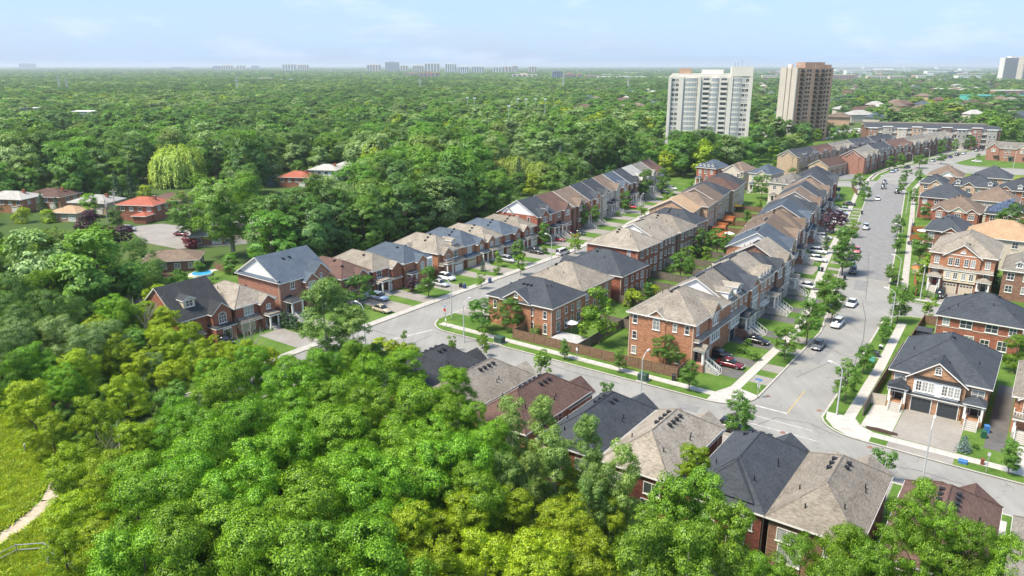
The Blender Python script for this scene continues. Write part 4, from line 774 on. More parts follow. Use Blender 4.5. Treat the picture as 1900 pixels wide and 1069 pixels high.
h.porch(-5.0, 2.5, 1.9, 1.1, 'gable', 0, 2.5, base='brick_tan'); h.porch(5.0, 2.5, 2.2, 1.1, 'hip', 0, 2.5, base='brick_tan')
h.vents([(-.9, 2.3), (-.9, 1.4), (.6, 2.3), (.6, 1.4), (0.4, 8)], [(4.4, 5), (-4.6, 6.5)]); h.wins('R', [-3, 2], 3.6, .8, 1.3, 1, 2); h.done()
h = House('semi_detached_house', 'tan roofed house with white balcony cut by the right edge, beside the two-garage pair', 'house', 38.0, 17.5, S_, 8.6, 15, 5.8, 'brick_orange', 'roof_tan', GR)
h.hip(.62, .5); h.gable('F', -1.6, 4.2, .6, p=.7, gmat='siding_white'); h.win('F', -2.6, 3.3, 1.2, 1.9, 2, 3, .62); h.balcony('F', -4.2, 0, 3.0, 1.5); h.porch(-2.9, 2.3, 1.8, 1.1, 'flat', 0, 2.0); h.garage(2, 2.6, 'garage_dark', .03); h.vents([(-2, 4), (-1, 5)]); h.done()
h = House('semi_detached_house', 'red brick house showing its back with eight white windows and a dark hip roof', 'house', 26.3, 63.2, N_, 13.2, 11.6, 5.7, 'brick_red', 'roof_dark', GR)
h.hip(.62, .5); h.wins('B', [-5.2, 5.2], 4.0, 1.0, 1.3, 2, 2); h.wins('B', [-2.0, 2.0], 3.9, 1.8, 1.35, 2, 2); h.wins('B', [-4.6, -1.2, 4.0], .8, 1.4, 1.7, 2, 2); h.win('B', 1.3, .8, 1.3, 1.5)
m = MB(); m.box(-6.65, 6.65, 11.6, 11.66, 3.55, 3.68); m.build('string_course', 'trim_cream', h.e); h.gable('F', 3, 3.4, .6, p=.75); h.gable('F', -3, 3.4, .6, p=.75); h.garage(1.6, 2.5); h.garage(-1.6, 2.5); h.porch(5, 2, 1.6, .6); h.porch(-5, 2, 1.6, .6)
h.vents([(-2.0 + k * .75, 5.0) for k in range(6)] + [(2.9, 3), (3.4, 3.6)], [(3.9, 9.6), (-1.5, 8.4), (-4.9, 9.6), (5.2, 10.6)]); h.downspout(6.66, 11.7); h.done()
h = House('semi_detached_house', 'three storey orange brick pair with tan roof, cream bay and red front door', 'house', 19.2, 90.0, S_, 12.6, 18, 9.2, 'brick_orange', 'roof_tan', GR)
h.hip(.55, .5); h.gable('F', 0, 7.2, .5, ze=9.0, p=.72); h.win('F', 0, 9.7, .8, .1, 1, 1, .52, True); h.wins('F', [-2.2, -.9, .9, 2.2], 6.7, .75, 1.6, 2, 3, .52); h.wins('F', [-5, 5], 6.7, .85, 1.5, 2, 3)
h.pent('F', -6.4, 6.4, 5.7, 1.1, .6); h.bay('F', -3.2, 3.2, 2.9, 5.6, .9, 'siding_cream'); h.wins('F', [-2.3, -.8, .8, 2.3], 3.7, .75, 1.4, 2, 3, .9); h.garage(-1.6, 2.5, 'garage_beige', .52); h.garage(1.6, 2.5, 'garage_beige', .52); h.bay('F', -3.2, 3.2, .1, 2.9, .5, 'brick_orange'); h.wins('F', [-5, 5], 4.3, .85, 1.2, 2, 2)
h.porch(-4.8, 2.6, 2, 1.5, 'hip', 0, 2.5, door='door_red'); h.porch(4.8, 2.6, 2, 1.5, 'hip', 0, 2.5); h.vents([(-.8, 2), (.6, 2), (.6, 2.8)]); h.done()
def rb(u, v, W, D, H, wm, rm, lab, fg=(), dorm=(), face=S_, rot=0, hip=True, wz=None, gm=None):
    h = House('semi_detached_house', lab, 'house', u, v, face, W, D, H, wm, rm, GR, rot, True)
    if hip: h.hip(.6, .5)
    else: h.gable_x(.6, .4)
    vis = 'F' if face == S_ else 'B'
    for c, w_, g in fg: h.gable(vis, c, w_, .5, p=.72, gmat=g); h.win(vis, c, H - 2.1, 1.5, 1.4, 3, 2, .52)
    for a in dorm: h.dormer(a, 1.4, 1.3, .3, 'siding_white', .7)
    used = [c for c, _, _ in fg]
    for z in (wz or (H - 2.1, H - 4.9)):
        n = int(W / 3)
        for j in range(n):
            a = -W / 2 + W * (j + .5) / n
            if all(abs(a - c) > 1.9 for c in used) or z < H - 3: h.win(vis, a, z, 1.2, 1.4, 2, 2)
    h.wins('L', [-3, 2], H - 2.1, 1.0, 1.3, 2, 2); h.vents([(-1.5 + j, D / 2 - 1) for j in range(3)]); h.done(); return h
rb(33.2, 90.5, 12, 15, 7.0, 'brick_brown', 'roof_grey_tan', 'brown brick house with white roof dormer and stone arch, right of the red-door pair', [], [-3.2, 3])
h = rb(11.8, 122, 9, 15, 8.0, 'brick_brown', 'roof_dark', 'brown brick house with dark roof and small brick side gable beside the orange fence', [(1.4, 3.6, 'brick_red')])
rb(24.6, 131.5, 15.6, 12, 8.2, 'siding_beige', 'roof_peach', 'beige house with broad pale orange roof and purple shutters', [], [], N_)
rb(10.2, 161, 12.6, 14, 7.2, 'brick_red', 'roof_mid_brown', 'red brick pair with brown roof, cream middle and two brick gables', [(-4.4, 3.6, None), (4.2, 3.4, None), (.6, 4.4, 'siding_cream')])
h = rb(23.4, 163, 11, 13, 7.2, 'brick_red', 'roof_dark', 'red brick house with solar panels on its dark roof', [(2.8, 5.4, None), (-.6, 3.2, None)])
for i in range(4):
    for j in range(4):
        x, y = -5.0 + j * 1.12 + i * .5, .3 + i * 1.5; z = h.hf(x, y) + .14; m = MB(); m.hexa([(x, y, z), (x + 1.02, y, z), (x + 1.02, y + 1.35, z + .81), (x, y + 1.35, z + .81), (x, y, z + .05), (x + 1.02, y, z + .05), (x + 1.02, y + 1.35, z + .86), (x, y + 1.35, z + .86)]); m.build('solar_panel', 'solar', h.rf)
rb(3.8, 197, 14, 13, 7.4, 'brick_red', 'roof_dark', 'red brick house with long dark roof beside the main street bend', [], [], N_)
rb(18.0, 200, 13, 13, 7.4, 'siding_beige', 'roof_mid_brown', 'beige house with high brown roof behind the solar roof', [], [], N_)
rb(-4.0, 219, 8.4, 12, 7.4, 'brick_peach', 'roof_dark', 'peach house with dark roof and white edged gable next to the main street', [(1.2, 4.2, None)])
rb(9.2, 219, 13.4, 13, 7.4, 'brick_peach', 'roof_dark', 'peach brick pair with black roof, white bay and two arched dormers', [(-1.4, 4.4, 'brick_brown')], [-5.0, 5.2])
rb(23.6, 217, 13, 13, 7.4, 'brick_red', 'roof_dark', 'red gabled house with black roof and white dormer near the right edge', [(-4.2, 4, None), (3.8, 4, 'siding_white')], [0])
rb(-3.2, 256, 12, 12, 7.4, 'brick_brown', 'roof_mid_brown', 'brown house with white gable just before the green field', [(1.2, 6.0, 'siding_white')], [], N_)
rb(12.6, 262, 13, 13, 7.4, 'brick_peach', 'roof_dark', 'house with black hip roof standing against the green field', [], [], N_)
rb(27.5, 246, 13, 13, 7.4, 'brick_peach', 'roof_charcoal', 'house with charcoal roof at the right edge below the field', [], [], N_)
rb(45, 96, 11, 15, 7.0, 'brick_red', 'roof_dark', 'red brick house with dark roof at the right edge, upper part', [(0, 4, None)]); rb(40, 133, 12, 12, 8, 'siding_beige', 'roof_grey_tan', 'house with grey roof at the right edge beyond the orange roof', [], [], N_); rb(37, 166, 12, 13, 7.2, 'brick_red', 'roof_mid_brown', 'brown roofed red house right of the solar roof', [(0, 4, None)])
drive(20.4, 28.4, 6.2, 17.2, 'interlock', 'wide double driveway of the two-garage pair'); drive(20.4, 28.4, 2.5, 4.4, 'driveway', 'driveway crossing of the two-garage pair', .150)
drive(16.2, 20.3, 7.2, 16.6, 'concrete', 'pale paved front yard of the two-garage pair', .150); drive(35.0, 36.6, 6.1, 13.5, 'concrete', 'curved concrete walk by the right edge'); drive(37.4, 43, 6.1, 17, 'driveway_dark', 'black driveway at the right edge'); drive(37.6, 43, 2.5, 4.4, 'driveway_dark', 'black driveway crossing at the right edge', .150)
drive(31.2, 33.6, 10, 36, 'driveway_dark', 'dark narrow side passage between the right-hand houses', .150); drive(14, 23.5, 80.4, 89.5, 'driveway', 'driveway of the red-door pair'); drive(21, 31, 66.2, 75, 'asphalt_far', 'side street surface', .02); drive(8.6, 12.4, 134.5, 139.5, 'concrete', 'pale side driveway with white wall')
# mulch bed by the corner
flat('flower_bed', [(17.2, 6.6), (20.2, 6.6), (21.2, 6.9), (21, 7.7), (18.4, 7.9), (16.8, 7.6)], 'mulch', .156, 'dark mulch flower bed at the corner house')

# ------------------------------------------------------------------ far terraces
flat('lane', [(-57, 262), (-49, 258), (-38, 268), (-44, 300), (-38, 345), (-30, 395), (-42, 390), (-52, 330)], 'asphalt_far', .149, 'service lane between the far terraces')
flat('lane', [(-24, 398), (-10, 470), (-60, 440), (-50, 400)], 'concrete', .149, 'paved court before the apartment block')
GT = 'far terraces beyond the side street'
def terrace(name, label, pa, pb, D, H, n, wm, rm, gables=True, dorm=True, flatroof=False):
    a, b = Vector(pa), Vector(pb); d = b - a; W = d.length; c = (a + b) / 2; nrm = (d.y, -d.x)          # front to the right of a->b
    h = House(name, label, 'terrace', c.x, c.y, nrm, W, D, H, wm, rm, GT, 0, True)
    h.gable_x(.6, .4); w = W / n
    for k in range(n):
        x = -W / 2 + w * (k + .5)
        if gables and k % 2 == 0: h.gable('F', x, w * .75, .4, p=.85, gmat='siding_beige' if k % 4 else None); h.wins('F', [x - .5, x + .5], H - 2.2, .8, 1.4, 1, 2, .42)
        elif dorm: h.dormer(x - w * .2, 1.2, 1.0, .3, 'siding_white', .8); h.dormer(x + w * .2, 1.2, 1.0, .3, 'siding_white', .8); h.wins('F', [x - .9, x + .9], H - 2.3, .9, 1.3, 2, 2)
        h.wins('F', [x - .9, x + .9], H - 5.0, .9, 1.5, 2, 2); T, rz = h.fr('F'); put('door', door_mesh('dark_door'), h.e, T(x + w * .25, 0, .3), rz)
        m = MB(); m.box(x + w * .05, x + w * .45, 0, 1.6, 2.9, 3.2, 0, T); m.build('porch_roof', rm, h.e)
    for f in 'LR': h.wins(f, [-2.5, 2], H - 2.2, .9, 1.4, 2, 2); h.wins(f, [-2.5, 2], H - 5, .9, 1.4, 2, 2); h.gable(f, 0, D * .55, .2, p=.8) if gables else None
    h.done(); return h
off = lambda v, d: (at_v(MW, v) - d, v)
T1 = [(284, 310, 'brick_rose', 'roof_grey_tan', 'first far terrace with red brick end gable and tan roof'), (311, 334, 'brick_brown', 'roof_dark', 'second far terrace with blue-grey roof'), (335, 362, 'brick_brown', 'roof_brown', 'third far terrace with dark brown roof'), (363, 392, 'brick_brown', 'roof_grey_tan', 'fourth far terrace with tan roof'), (393, 428, 'brick_brown', 'roof_grey_tan', 'fifth far terrace with tan roof ending before the apartment block')]
for v0, v1, wm, rm, lab in T1: terrace('terrace_house', lab, off(v0, 8.6), off(v1, 8.6), 11, 8.6, 5, wm, rm)
T2 = [((-66, 262), (-62, 284), 'brick_buff', 'roof_dark', 'buff brick terrace end with blue roof near the brown tower'), ((-61.8, 285), (-59.0, 305), 'brick_buff', 'roof_brown', 'buff terrace with reddish brown roof and dormers'), ((-58.8, 306), (-55.5, 330), 'brick_buff', 'roof_grey_tan', 'buff terrace with tan roof and dormers, middle of the back row'),
      ((-55.3, 331), (-51, 356), 'brick_rose', 'roof_dark', 'red brick terrace with dark roof and white dormers'), ((-50.6, 357), (-45, 384), 'brick_brown', 'roof_dark', 'brown terrace with dark roof last of the back row')]
for a, b, wm, rm, lab in T2: terrace('terrace_house', lab, a, b, 10, 9, 4, wm, rm, True, True)
terrace('terrace_house', 'low brown roofed buildings before the far terraces', (-52, 262), (-46.5, 300), 9, 5.6, 6, 'brick_buff', 'roof_brown', False, False)
terrace('terrace_house', 'red brick terrace with tan roof at the right edge beyond the field', (0, 387), (40, 381), 10, 7.2, 6, 'brick_rose', 'roof_grey_tan')
h = House('apartment_block', 'long low apartment block with dark sloping roof and pale balconies beyond the terraces', 'apartments', -34, 436, (.38, -1), 76, 16, 12.4, ['brick_brown'], 'roof_dark', GT, 0, True)
h.gable_x(.18, .5); m = MB(); m.box(-36, 34, 15.5, 24, 0, 13.4); m.build('rear_wing', 'brick_buff', h.e); m = MB(); m.box(-37, 35, 15.2, 24.5, 13.4, 14.4); m.build('rear_roof', 'roof_grey_tan', h.e)
cols = ['brick_rose', 'stone_grey', 'siding_beige', 'brick_buff', 'siding_beige', 'brick_brown', 'stone_grey']
for k in range(9):
    x = -34 + k * 8.4; h.bay('F', x - 2.6, x + 2.6, .1, 13.0 if k % 2 else 12.0, 1.4, cols[k % 7])
    for z in (.8, 4, 7.2, 10.2): h.wins('F', [x - 1.2, x + 1.2], z, 1.1, 1.5, 2, 1, 1.42)
    m = MB(); T, rz = h.fr('F'); m.box(x - 2.9, x + 2.9, -.1, 1.8, 12.9 if k % 2 else 11.9, 13.3 if k % 2 else 12.2, 0, T); m.build('cornice', 'trim_white', h.e)
    if k < 8:
        for z in (3.2, 6.4, 9.4): h.balcony('F', x + 2.7, x + 5.7, z, 1.4)
        for z in (.6, 3.6, 6.8, 9.8): h.win('F', x + 4.2, z, 1.8, 1.9, 2, 1)
h.done()

# ------------------------------------------------------------------ the two near towers and the far one
def cache_box(name, w, d, hh, mats):
    m = MB(); m.box(-w / 2, w / 2, -d, 0, 0, hh); return m.mesh(name, mats)
a, b = un(1234, 287), un(1384, 291); b = a + (b - a).normalized() * 45.0; c = (a + b) / 2; rzT = math.atan2((b - a).y, (b - a).x); W = 45.0; FH = 2.68
tw = tag(empty('apartment_tower', c, rzT), 'tall white concrete apartment tower with curved glazed bays', 'tower')
m = MB(); m.box(-W / 2, W / 2, 0, 20, 0, 44.2); m.build('wall', 'tower_white', tw)
m = MB(); m.box(W / 2 - 11.2, W / 2 + .3, -.4, 20.4, 44.2, 49.2); m.build('penthouse', 'tower_white', tw)
m = MB(); m.box(-W / 2 + 1, W / 2 - 11.3, .5, 19, 44.2, 45.4); m.build('parapet', 'tower_white', tw); m = MB(); m.box(-5, 7, 6, 14, 45.4, 47.6); m.build('machine_room', 'tower_white', tw)
m = MB(); m.box(-W / 2 + 5, -W / 2 + 12, 5, 11, 45.4, 48.3); m.build('plant_room', 'tower_brick', tw)
for xa, xb in ((-W / 2 - .4, -W / 2 + 1.2), (-W / 2 + 5.6, -W / 2 + 8.0), (W / 2 - 1.4, W / 2 + .4), (W / 2 - 12.6, W / 2 - 10.2), (-6.2, -5.0)):
    m = MB(); m.box(xa, xb, -1.0, 0.02, 0, 43.8); m.build('pier', 'tower_white', tw)
wm_, _ = win_mesh(1.6, 1.6, 2, 1, False, True)
for f in range(16):
    z = 1.0 + f * FH
    for x in (-W / 2 + 2.5, -W / 2 + 4.5, -7.4, W / 2 - 4.3, W / 2 - 2.4, 10.4): put('window', wm_, tw, (x, 0, z))
BX = MB(); n = 6
for k in range(n):
    a0, a1 = math.pi * k / n, math.pi * (k + 1) / n; q = [(-3.4 * math.cos(a0), -2.0 * math.sin(a0)), (-3.4 * math.cos(a1), -2.0 * math.sin(a1))]
    BX.hexa([(q[0][0], q[0][1], 0), (q[1][0], q[1][1], 0), (q[1][0] * .9, q[1][1] * .9, 0), (q[0][0] * .9, q[0][1] * .9, 0), (q[0][0], q[0][1], .62), (q[1][0], q[1][1], .62), (q[1][0] * .9, q[1][1] * .9, .62), (q[0][0] * .9, q[0][1] * .9, .62)], 0)
    BX.hexa([(q[0][0] * .98, q[0][1] * .98, .62), (q[1][0] * .98, q[1][1] * .98, .62), (q[1][0] * .9, q[1][1] * .9, .62), (q[0][0] * .9, q[0][1] * .9, .62), (q[0][0] * .98, q[0][1] * .98, 2.4), (q[1][0] * .98, q[1][1] * .98, 2.4), (q[1][0] * .9, q[1][1] * .9, 2.4), (q[0][0] * .9, q[0][1] * .9, 2.4)], 1)
for k in range(n + 1):
    a0 = math.pi * k / n; x_, y_ = -3.4 * math.cos(a0), -2.0 * math.sin(a0); BX.box(x_ - .09, x_ + .09, y_ - .09, y_ + .09, .62, 2.4, 2)
BX.prism([(-3.5 * math.cos(math.pi * k / n), -2.1 * math.sin(math.pi * k / n)) for k in range(n + 1)], 2.4, 2.66, 2); BX = BX.mesh('glazed_bay', ['tower_white', 'bay_glass', 'tower_white'])
BL = MB(); BL.box(-2.2, 2.2, -1.5, 0, -.12, .12, 0); BL.box(-2.2, 2.2, -1.5, -1.42, .12, 1.05, 1); BL.box(-1.9, 1.9, -.06, 0, .15, 2.2, 2); BLb = BL.mesh('balcony', ['tower_brick', 'iron', 'dark_glass']); BL = BL.mesh('balcony', ['tower_white', 'tower_white', 'grey_glass'])
for f in range(16):
    z = .4 + f * FH
    for x in (-W / 2 + 12.2,): put('glazed_bay', BX, tw, (x, 0, z), 0, (1, .4, 1))
    for x in (W / 2 - 8.0,): put('glazed_bay', BX, tw, (x, 0, z), 0, (.75, .38, 1))
    for x in (-2.0, 7.6): put('balcony', BL, tw, (x, 0, z + .3), 0, (.85, .6, 1))
    put('glazed_bay', BX, tw, (2.7, 0, z), 0, (.62, .38, 1))
for x, y, hh in ((13, 4, 2.2), (17, 10, 3.4), (20, 8, 1.8), (15, 12, 2.6)): m = MB(); m.tube([(x, y, 49), (x, y, 49.2 + hh)], .07, 4); m.build('antenna', 'iron', tw)
# brown brick tower with two pale panel walls
a, bm_, c2 = un(1424, 256), un(1471, 263), un(1526, 243)
bm_ = un(1467, 263); cx_ = bm_; d1 = (a - bm_).normalized(); d2 = Vector((-d1.y, d1.x, 0)); d2 = d2 if d2.dot(c2 - bm_) > 0 else -d2
rzB = math.atan2(-d1.y, -d1.x); W1, D1 = 19.0, 27.0
tb = tag(empty('apartment_tower', bm_, rzB), 'tall brown brick apartment tower with pale panelled end wall and rooftop antennas', 'tower')
m = MB(); m.box(-W1, 0, 0, D1, 0, 48.4); m.build('wall', 'tower_brick', tb)
for x0, x1 in ((-W1 - .3, -12.0), (-11.0, -6.6), (-5.6, .3)): m = MB(); m.box(x0, x1, -.7, .03, 0, 48.6); m.build('end_panel', 'tower_panel', tb)
ews = MB(); ews.box(-.4, .4, -.06, 0, 0, 1.5, 0); ews = ews.mesh('window', ['dark_glass'])
for f in range(17):
    z = 1.2 + f * 2.8
    for x in (-11.5, -6.1): put('window', ews, tb, (x, 0, z))
    if f:
        for y in (3.5, 14.5, 19): put('balcony', BLb, tb, (0, y, z - .8), math.pi / 2, (.62, .8, 1))
        for y in (7.5, 9.5, 22, 24.5): put('window', ews, tb, (0, y, z), math.pi / 2, (1.6, 1, .9))
m = MB(); m.box(-13, -3, 7, 22, 48.4, 52.0); m.build('penthouse', 'tower_brick', tb); m = MB(); m.box(-12, -4, 22.2, 28, 48.4, 50.4); m.build('plant_room', 'tower_brick', tb)
m = MB(); m.tube([(-14, 3.5, 48.4), (-14, 3.5, 50.8)], 1.8, 12); m.build('water_tank', 'slab_pale', tb)
for i in range(12): x, y = -15 + (i * 5.3) % 14, 1 + (i * 7.7) % 25; m = MB(); m.tube([(x, y, 48.4), (x, y, 51.5 + (i * 1.9) % 3.4)], .08, 4); m.build('antenna', 'lamp_grey', tb)
def slabtower(x0, x1, yt, yb, wm, dist=None, strips=0, name='far_tower', label='', depth=18, cut=0):
    a, b = un(x0, yb), un(x1, yb); W = (b - a).length; top = CAM_H * (yb - yt) / (yb - 121.3); c = (a + b) / 2
    e = tag(empty(name, c, math.atan2((b - a).y, (b - a).x)), label, 'tower'); m = MB(); m.box(-W / 2, W / 2, 0, depth, 0, top); m.build('wall', wm, e)
    m = MB(); m.box(-W * .18, W * .12, 2, depth - 2, top, top + 4); m.build('penthouse', wm, e)
    for k in range(strips):
        x = -W / 2 + W * (k + .5) / strips; m = MB(); m.box(x - W / strips * .28, x + W / strips * .28, -.8, 0, 2, top - 1.5); m.build('balcony_strip', 'far_glass', e)
    return e, W, top
e, W, top = slabtower(1858, 1893, 107, 152, 'slab_pale', strips=0, label='pale high-rise slab at the right edge of the skyline', depth=26)
fl = MB()
for k in range(24): fl.box(-W / 2 - .2, W / 2 + .2, -1.2, 0, k * top / 24 + 1.2, k * top / 24 + 2.4)
fl.build('balcony_bands', 'far_grey', e)
e, W, top = slabtower(1893, 1925, 105, 153, 'tower_panel', strips=3, label='tan high-rise at the right edge of the skyline', depth=26)
DT = [(395, 409, 123, 131, 'far_grey'), (411, 432, 122, 131.5, 'far_tan'), (439, 455, 122, 131, 'far_tan'), (467, 480, 122.5, 130, 'far_grey'), (524, 550, 119.5, 132.5, 'slab_pale'), (553, 573, 120.5, 132.5, 'far_tan'), (604, 616, 127, 134, 'far_tan'), (681, 707, 120.5, 134.5, 'far_tan'),
      (715, 741, 115.5, 133.5, 'far_grey'), (743, 757, 122, 134, 'far_tan'), (766, 786, 122, 136, 'far_tan'), (788, 816, 118, 136, 'slab_pale'), (826, 847, 118.5, 136.5, 'far_white'), (850, 870, 124, 138.5, 'far_white'), (875, 898, 124, 138, 'slab_pale'), (915, 930, 125, 137, 'slab_pale'),
      (931, 949, 124, 136.5, 'far_tan'), (950, 961, 122.5, 136.5, 'far_tan'), (981, 996, 124, 137, 'far_tan'), (779, 814, 135, 148, 'far_rose'), (750, 777, 136, 144, 'far_rose'), (950, 996, 138, 147, 'far_tan'), (1024, 1044, 132, 151, 'far_grey'), (1046, 1069, 137, 149, 'far_rose'), (1071, 1080, 137.5, 147, 'far_rose'), (36, 66, 118, 128, 'far_grey'), (318, 350, 125, 130, 'far_grey')]
side = ['far left', 'left', 'middle', 'right']
for k, (x0, x1, yt, yb, wm) in enumerate(DT):
    ordn = 'first second third fourth fifth sixth seventh eighth ninth tenth eleventh twelfth thirteenth'.split(); same = [q for q in DT if q[4] == wm]; cn = {'far_grey': 'grey', 'far_tan': 'tan', 'slab_pale': 'pale', 'far_white': 'white', 'far_rose': 'reddish'}[wm]
    slabtower(x0, x1, yt, yb, wm, strips=5 if x1 - x0 > 18 else 3, label='%s from the left of the %s high-rises on the hazy skyline' % (ordn[sum(1 for q in same if q[:2] < (x0, x1))], cn), depth=22)
ORD_ = 'first second third fourth fifth sixth seventh eighth ninth tenth eleventh twelfth thirteenth'.split()
# low far buildings on the right
LB = [(1540, 1590, 139, 152, 'far_rose', 'reddish low apartment block'), (1610, 1645, 141, 152, 'far_tan', 'tan low apartment block'), (1650, 1680, 141, 151, 'far_tan', 'second tan low apartment block'), (1552, 1700, 129, 133, 'far_white', 'long white warehouse'), (1720, 1758, 132, 139, 'far_white', 'white warehouse with blue end'), (1758, 1783, 133, 138, 'bin_blue', 'blue warehouse'),
      (1783, 1815, 127, 131, 'far_white', 'far white shed'), (1738, 1765, 165, 178, 'far_rose', 'red brick low block'), (1780, 1818, 163, 172, 'far_rose', 'second red brick low block'), (1846, 1900, 168, 184, 'far_rose', 'red brick church-like hall'), (1800, 1905, 183, 190, 'far_teal', 'long low building with turquoise roof'), (1110, 1200, 143, 149, 'far_tan', 'row of tan far houses'), (1085, 1110, 140, 148, 'far_rose', 'small reddish far block'),
      (30, 62, 211, 219, 'far_grey', 'long low grey school building'), (135, 190, 213, 226, 'far_grey', 'low dark school building with pale roof edge'), (470, 505, 145, 153, 'far_tan', 'tan far low building left of centre'), (520, 542, 147, 155, 'far_white', 'white far low building left of centre')]
lr_ = random.Random(5)
for k in range(39):
    x0 = lr_.uniform(1400, 1880) if k < 32 else lr_.uniform(1080, 1215); yb = lr_.uniform(127.5, 150) if k < 32 else lr_.uniform(138, 152); wd = lr_.uniform(10, 58); c_ = lr_.choice(['far_white', 'far_white', 'far_tan', 'slab_pale', 'far_rose'])
    LB.append((x0, x0 + wd, yb - lr_.uniform(2.6, 5.0), yb, c_, '%s low %s building in the hazy right-hand suburbs, %s' % (ORD_[k % 13], {'far_white': 'white', 'far_tan': 'tan', 'slab_pale': 'pale', 'far_rose': 'reddish'}[c_], ('first', 'second', 'third')[k // 13] + ' band')))
for x0, x1, yt, yb, wm, lab in LB:
    a, b = un(x0, yb), un(x1, yb); W = (b - a).length; top = max(9.0, CAM_H * (yb - yt) / (yb - 121.3)); e = tag(empty('low_building', (a + b) / 2, math.atan2((b - a).y, (b - a).x)), lab if 'suburbs' in lab else lab + ' far behind the trees', 'building'); D = min(60, max(14, W * .35))
    m = MB(); m.box(-W / 2, W / 2, 0, D, 0, top); m.build('wall', wm, e); m = MB(); m.box(-W / 2 - .4, W / 2 + .4, -.4, D + .4, top, top + .5); m.build('roof', 'far_white' if wm != 'far_teal' else 'far_teal', e)
    m = MB(); n = max(3, int(W / 9))
    for k in range(n): x = -W / 2 + W * (k + .5) / n; m.box(x - W / n * .3, x + W / n * .3, -.15, 0, top * .45, top * .8)
    m.build('window_band', 'far_glass', e)
# ------------------------------------------------------------------ older houses on the left
GW = 'older houses among the trees on the left'
def bung(x, y, z, W, D, H, wm, rm, lab, face=(.45, -.9), chim=True, gar=True):
    p = un(x, y, 0); u, v = touv(p); h = House('bungalow', lab, 'house', u, v, face, W, D, H, wm, rm, GW, 0, False); h.hip(.36, .6)
    n = max(2, int(W / 3.2)); h.wins('F', [-W / 2 + W * (k + .5) / n for k in range(n)], H - 2.0, 1.3, 1.2, 2, 1); h.wins('R', [-2, 2], H - 2, 1.2, 1.2, 2, 1)
    if gar: h.garage(W * .3, 2.6, 'garage_white', .03)
    if chim: h.chimney(W * .3, D * .5)
    h.done(); return h
h = bung(255, 410, 0, 13, 10, 5.4, 'brick_red', 'roof_red', 'red brick house with bright red roof and chimney, left of the elm'); h.bay('F', 1.5, 6, .1, 2.6, 4, 'brick_red'); h.hip(.35, .5, 1.5, 6, -4, .4, 2.6, main=False)
bung(80, 388, 0, 15, 11, 4.6, 'brick_orange', 'roof_brown', 'brown roofed house with chimney left of the bright red roof'); bung(8, 395, 0, 16, 10, 5, 'brick_orange', 'roof_pale', 'orange brick house with pale roof at the left edge')
bung(165, 398, 0, 14, 10, 4.2, 'brick_peach', 'roof_pale', 'pale roofed house between the brown and bright red roofs'); bung(120, 412, 0, 10, 8, 3.2, 'brick_peach', 'roof_peach', 'low house with pale orange roof behind the yellow bush', chim=False)
bung(318, 505, 0, 13, 9, 3.0, 'brick_brown', 'roof_mid_brown', 'low brown roofed bungalow beside the swimming pool', (.75, -.65), False, False); bung(385, 455, 0, 9, 7, 2.8, 'brick_rose', 'roof_pale', 'pale garage roof below the elm', (.75, -.65), False)
bung(545, 348, 0, 13, 10, 4.4, 'brick_red', 'roof_red', 'red roofed house with chimney showing among trees, centre left'); bung(600, 336, 0, 13, 10, 5, 'siding_white', 'roof_pale', 'white roofed house among trees, centre left'); bung(640, 330, 0, 13, 10, 5, 'siding_white', 'roof_pale', 'second white roofed house among trees, centre left', chim=False)
bung(440, 440, 0, 14, 10, 4, 'siding_beige', 'roof_pale', 'pale house glimpsed behind the elm branches', (.7, -.7)); bung(520, 440, 0, 12, 9, 4, 'brick_rose', 'roof_red', 'faded red roof glimpsed behind the dark tree', (.7, -.7)); bung(310, 395, 0, 12, 9, 4.6, 'brick_peach', 'roof_brown', 'brown roofed house right of the bright red roof')
def flatpx(name, px, mat, z, label): mb = MB(); mb.poly([un(x, y, z) for x, y in px]); return struct(mb.build(name, mat), label)
flatpx('side_road', [(236, 421), (300, 415), (420, 430), (520, 432), (520, 446), (430, 455), (330, 462), (268, 450)], 'driveway', .02, 'pale side road among the older houses')
flatpx('back_lawn', [(340, 512), (430, 495), (450, 520), (395, 535)], 'grass', .05, 'back lawn beside the swimming pool'); flatpx('pool_deck', [(350, 508), (410, 497), (425, 505), (372, 522), (348, 520)], 'concrete', .07, 'pale pool deck')
p = un(375, 512); pool = tag(empty('swimming_pool', p, .3), 'round above-ground swimming pool with blue water behind the trees', 'pool'); m = MB(); m.tube([(0, 0, 0), (0, 0, .8)], 2.5, 20); m.build('pool_wall', 'siding_white', pool); m = MB(); m.poly([(2.35 * math.cos(k * .314), 2.35 * math.sin(k * .314), .815) for k in range(20)]); m.build('water', 'pool_blue', pool)
flatpx('avenue', [(1198, 272), (1236, 262), (1236, 276), (1205, 284)], 'asphalt_far', .05, 'piece of avenue left of the white tower'); flatpx('sports_field', [(925, 225), (945, 222), (946, 240), (930, 240)], 'grass_dry', .05, 'pale sports field among the trees'); flatpx('forest_glade', [(145, 232), (178, 231), (175, 248), (150, 246)], 'meadow', .05, 'bright glade in the forest at left')
flatpx('pond_bank', [(745, 218), (790, 214), (800, 232), (750, 232)], 'dirt_path', .05, 'sandy clearing in the middle of the forest'); flatpx('car_park', [(1385, 245), (1425, 240), (1425, 258), (1385, 262)], 'concrete', .05, 'pale car park between the two towers'); flatpx('car_park', [(1526, 243), (1625, 236), (1640, 252), (1530, 258)], 'concrete', .05, 'car park right of the brown tower')
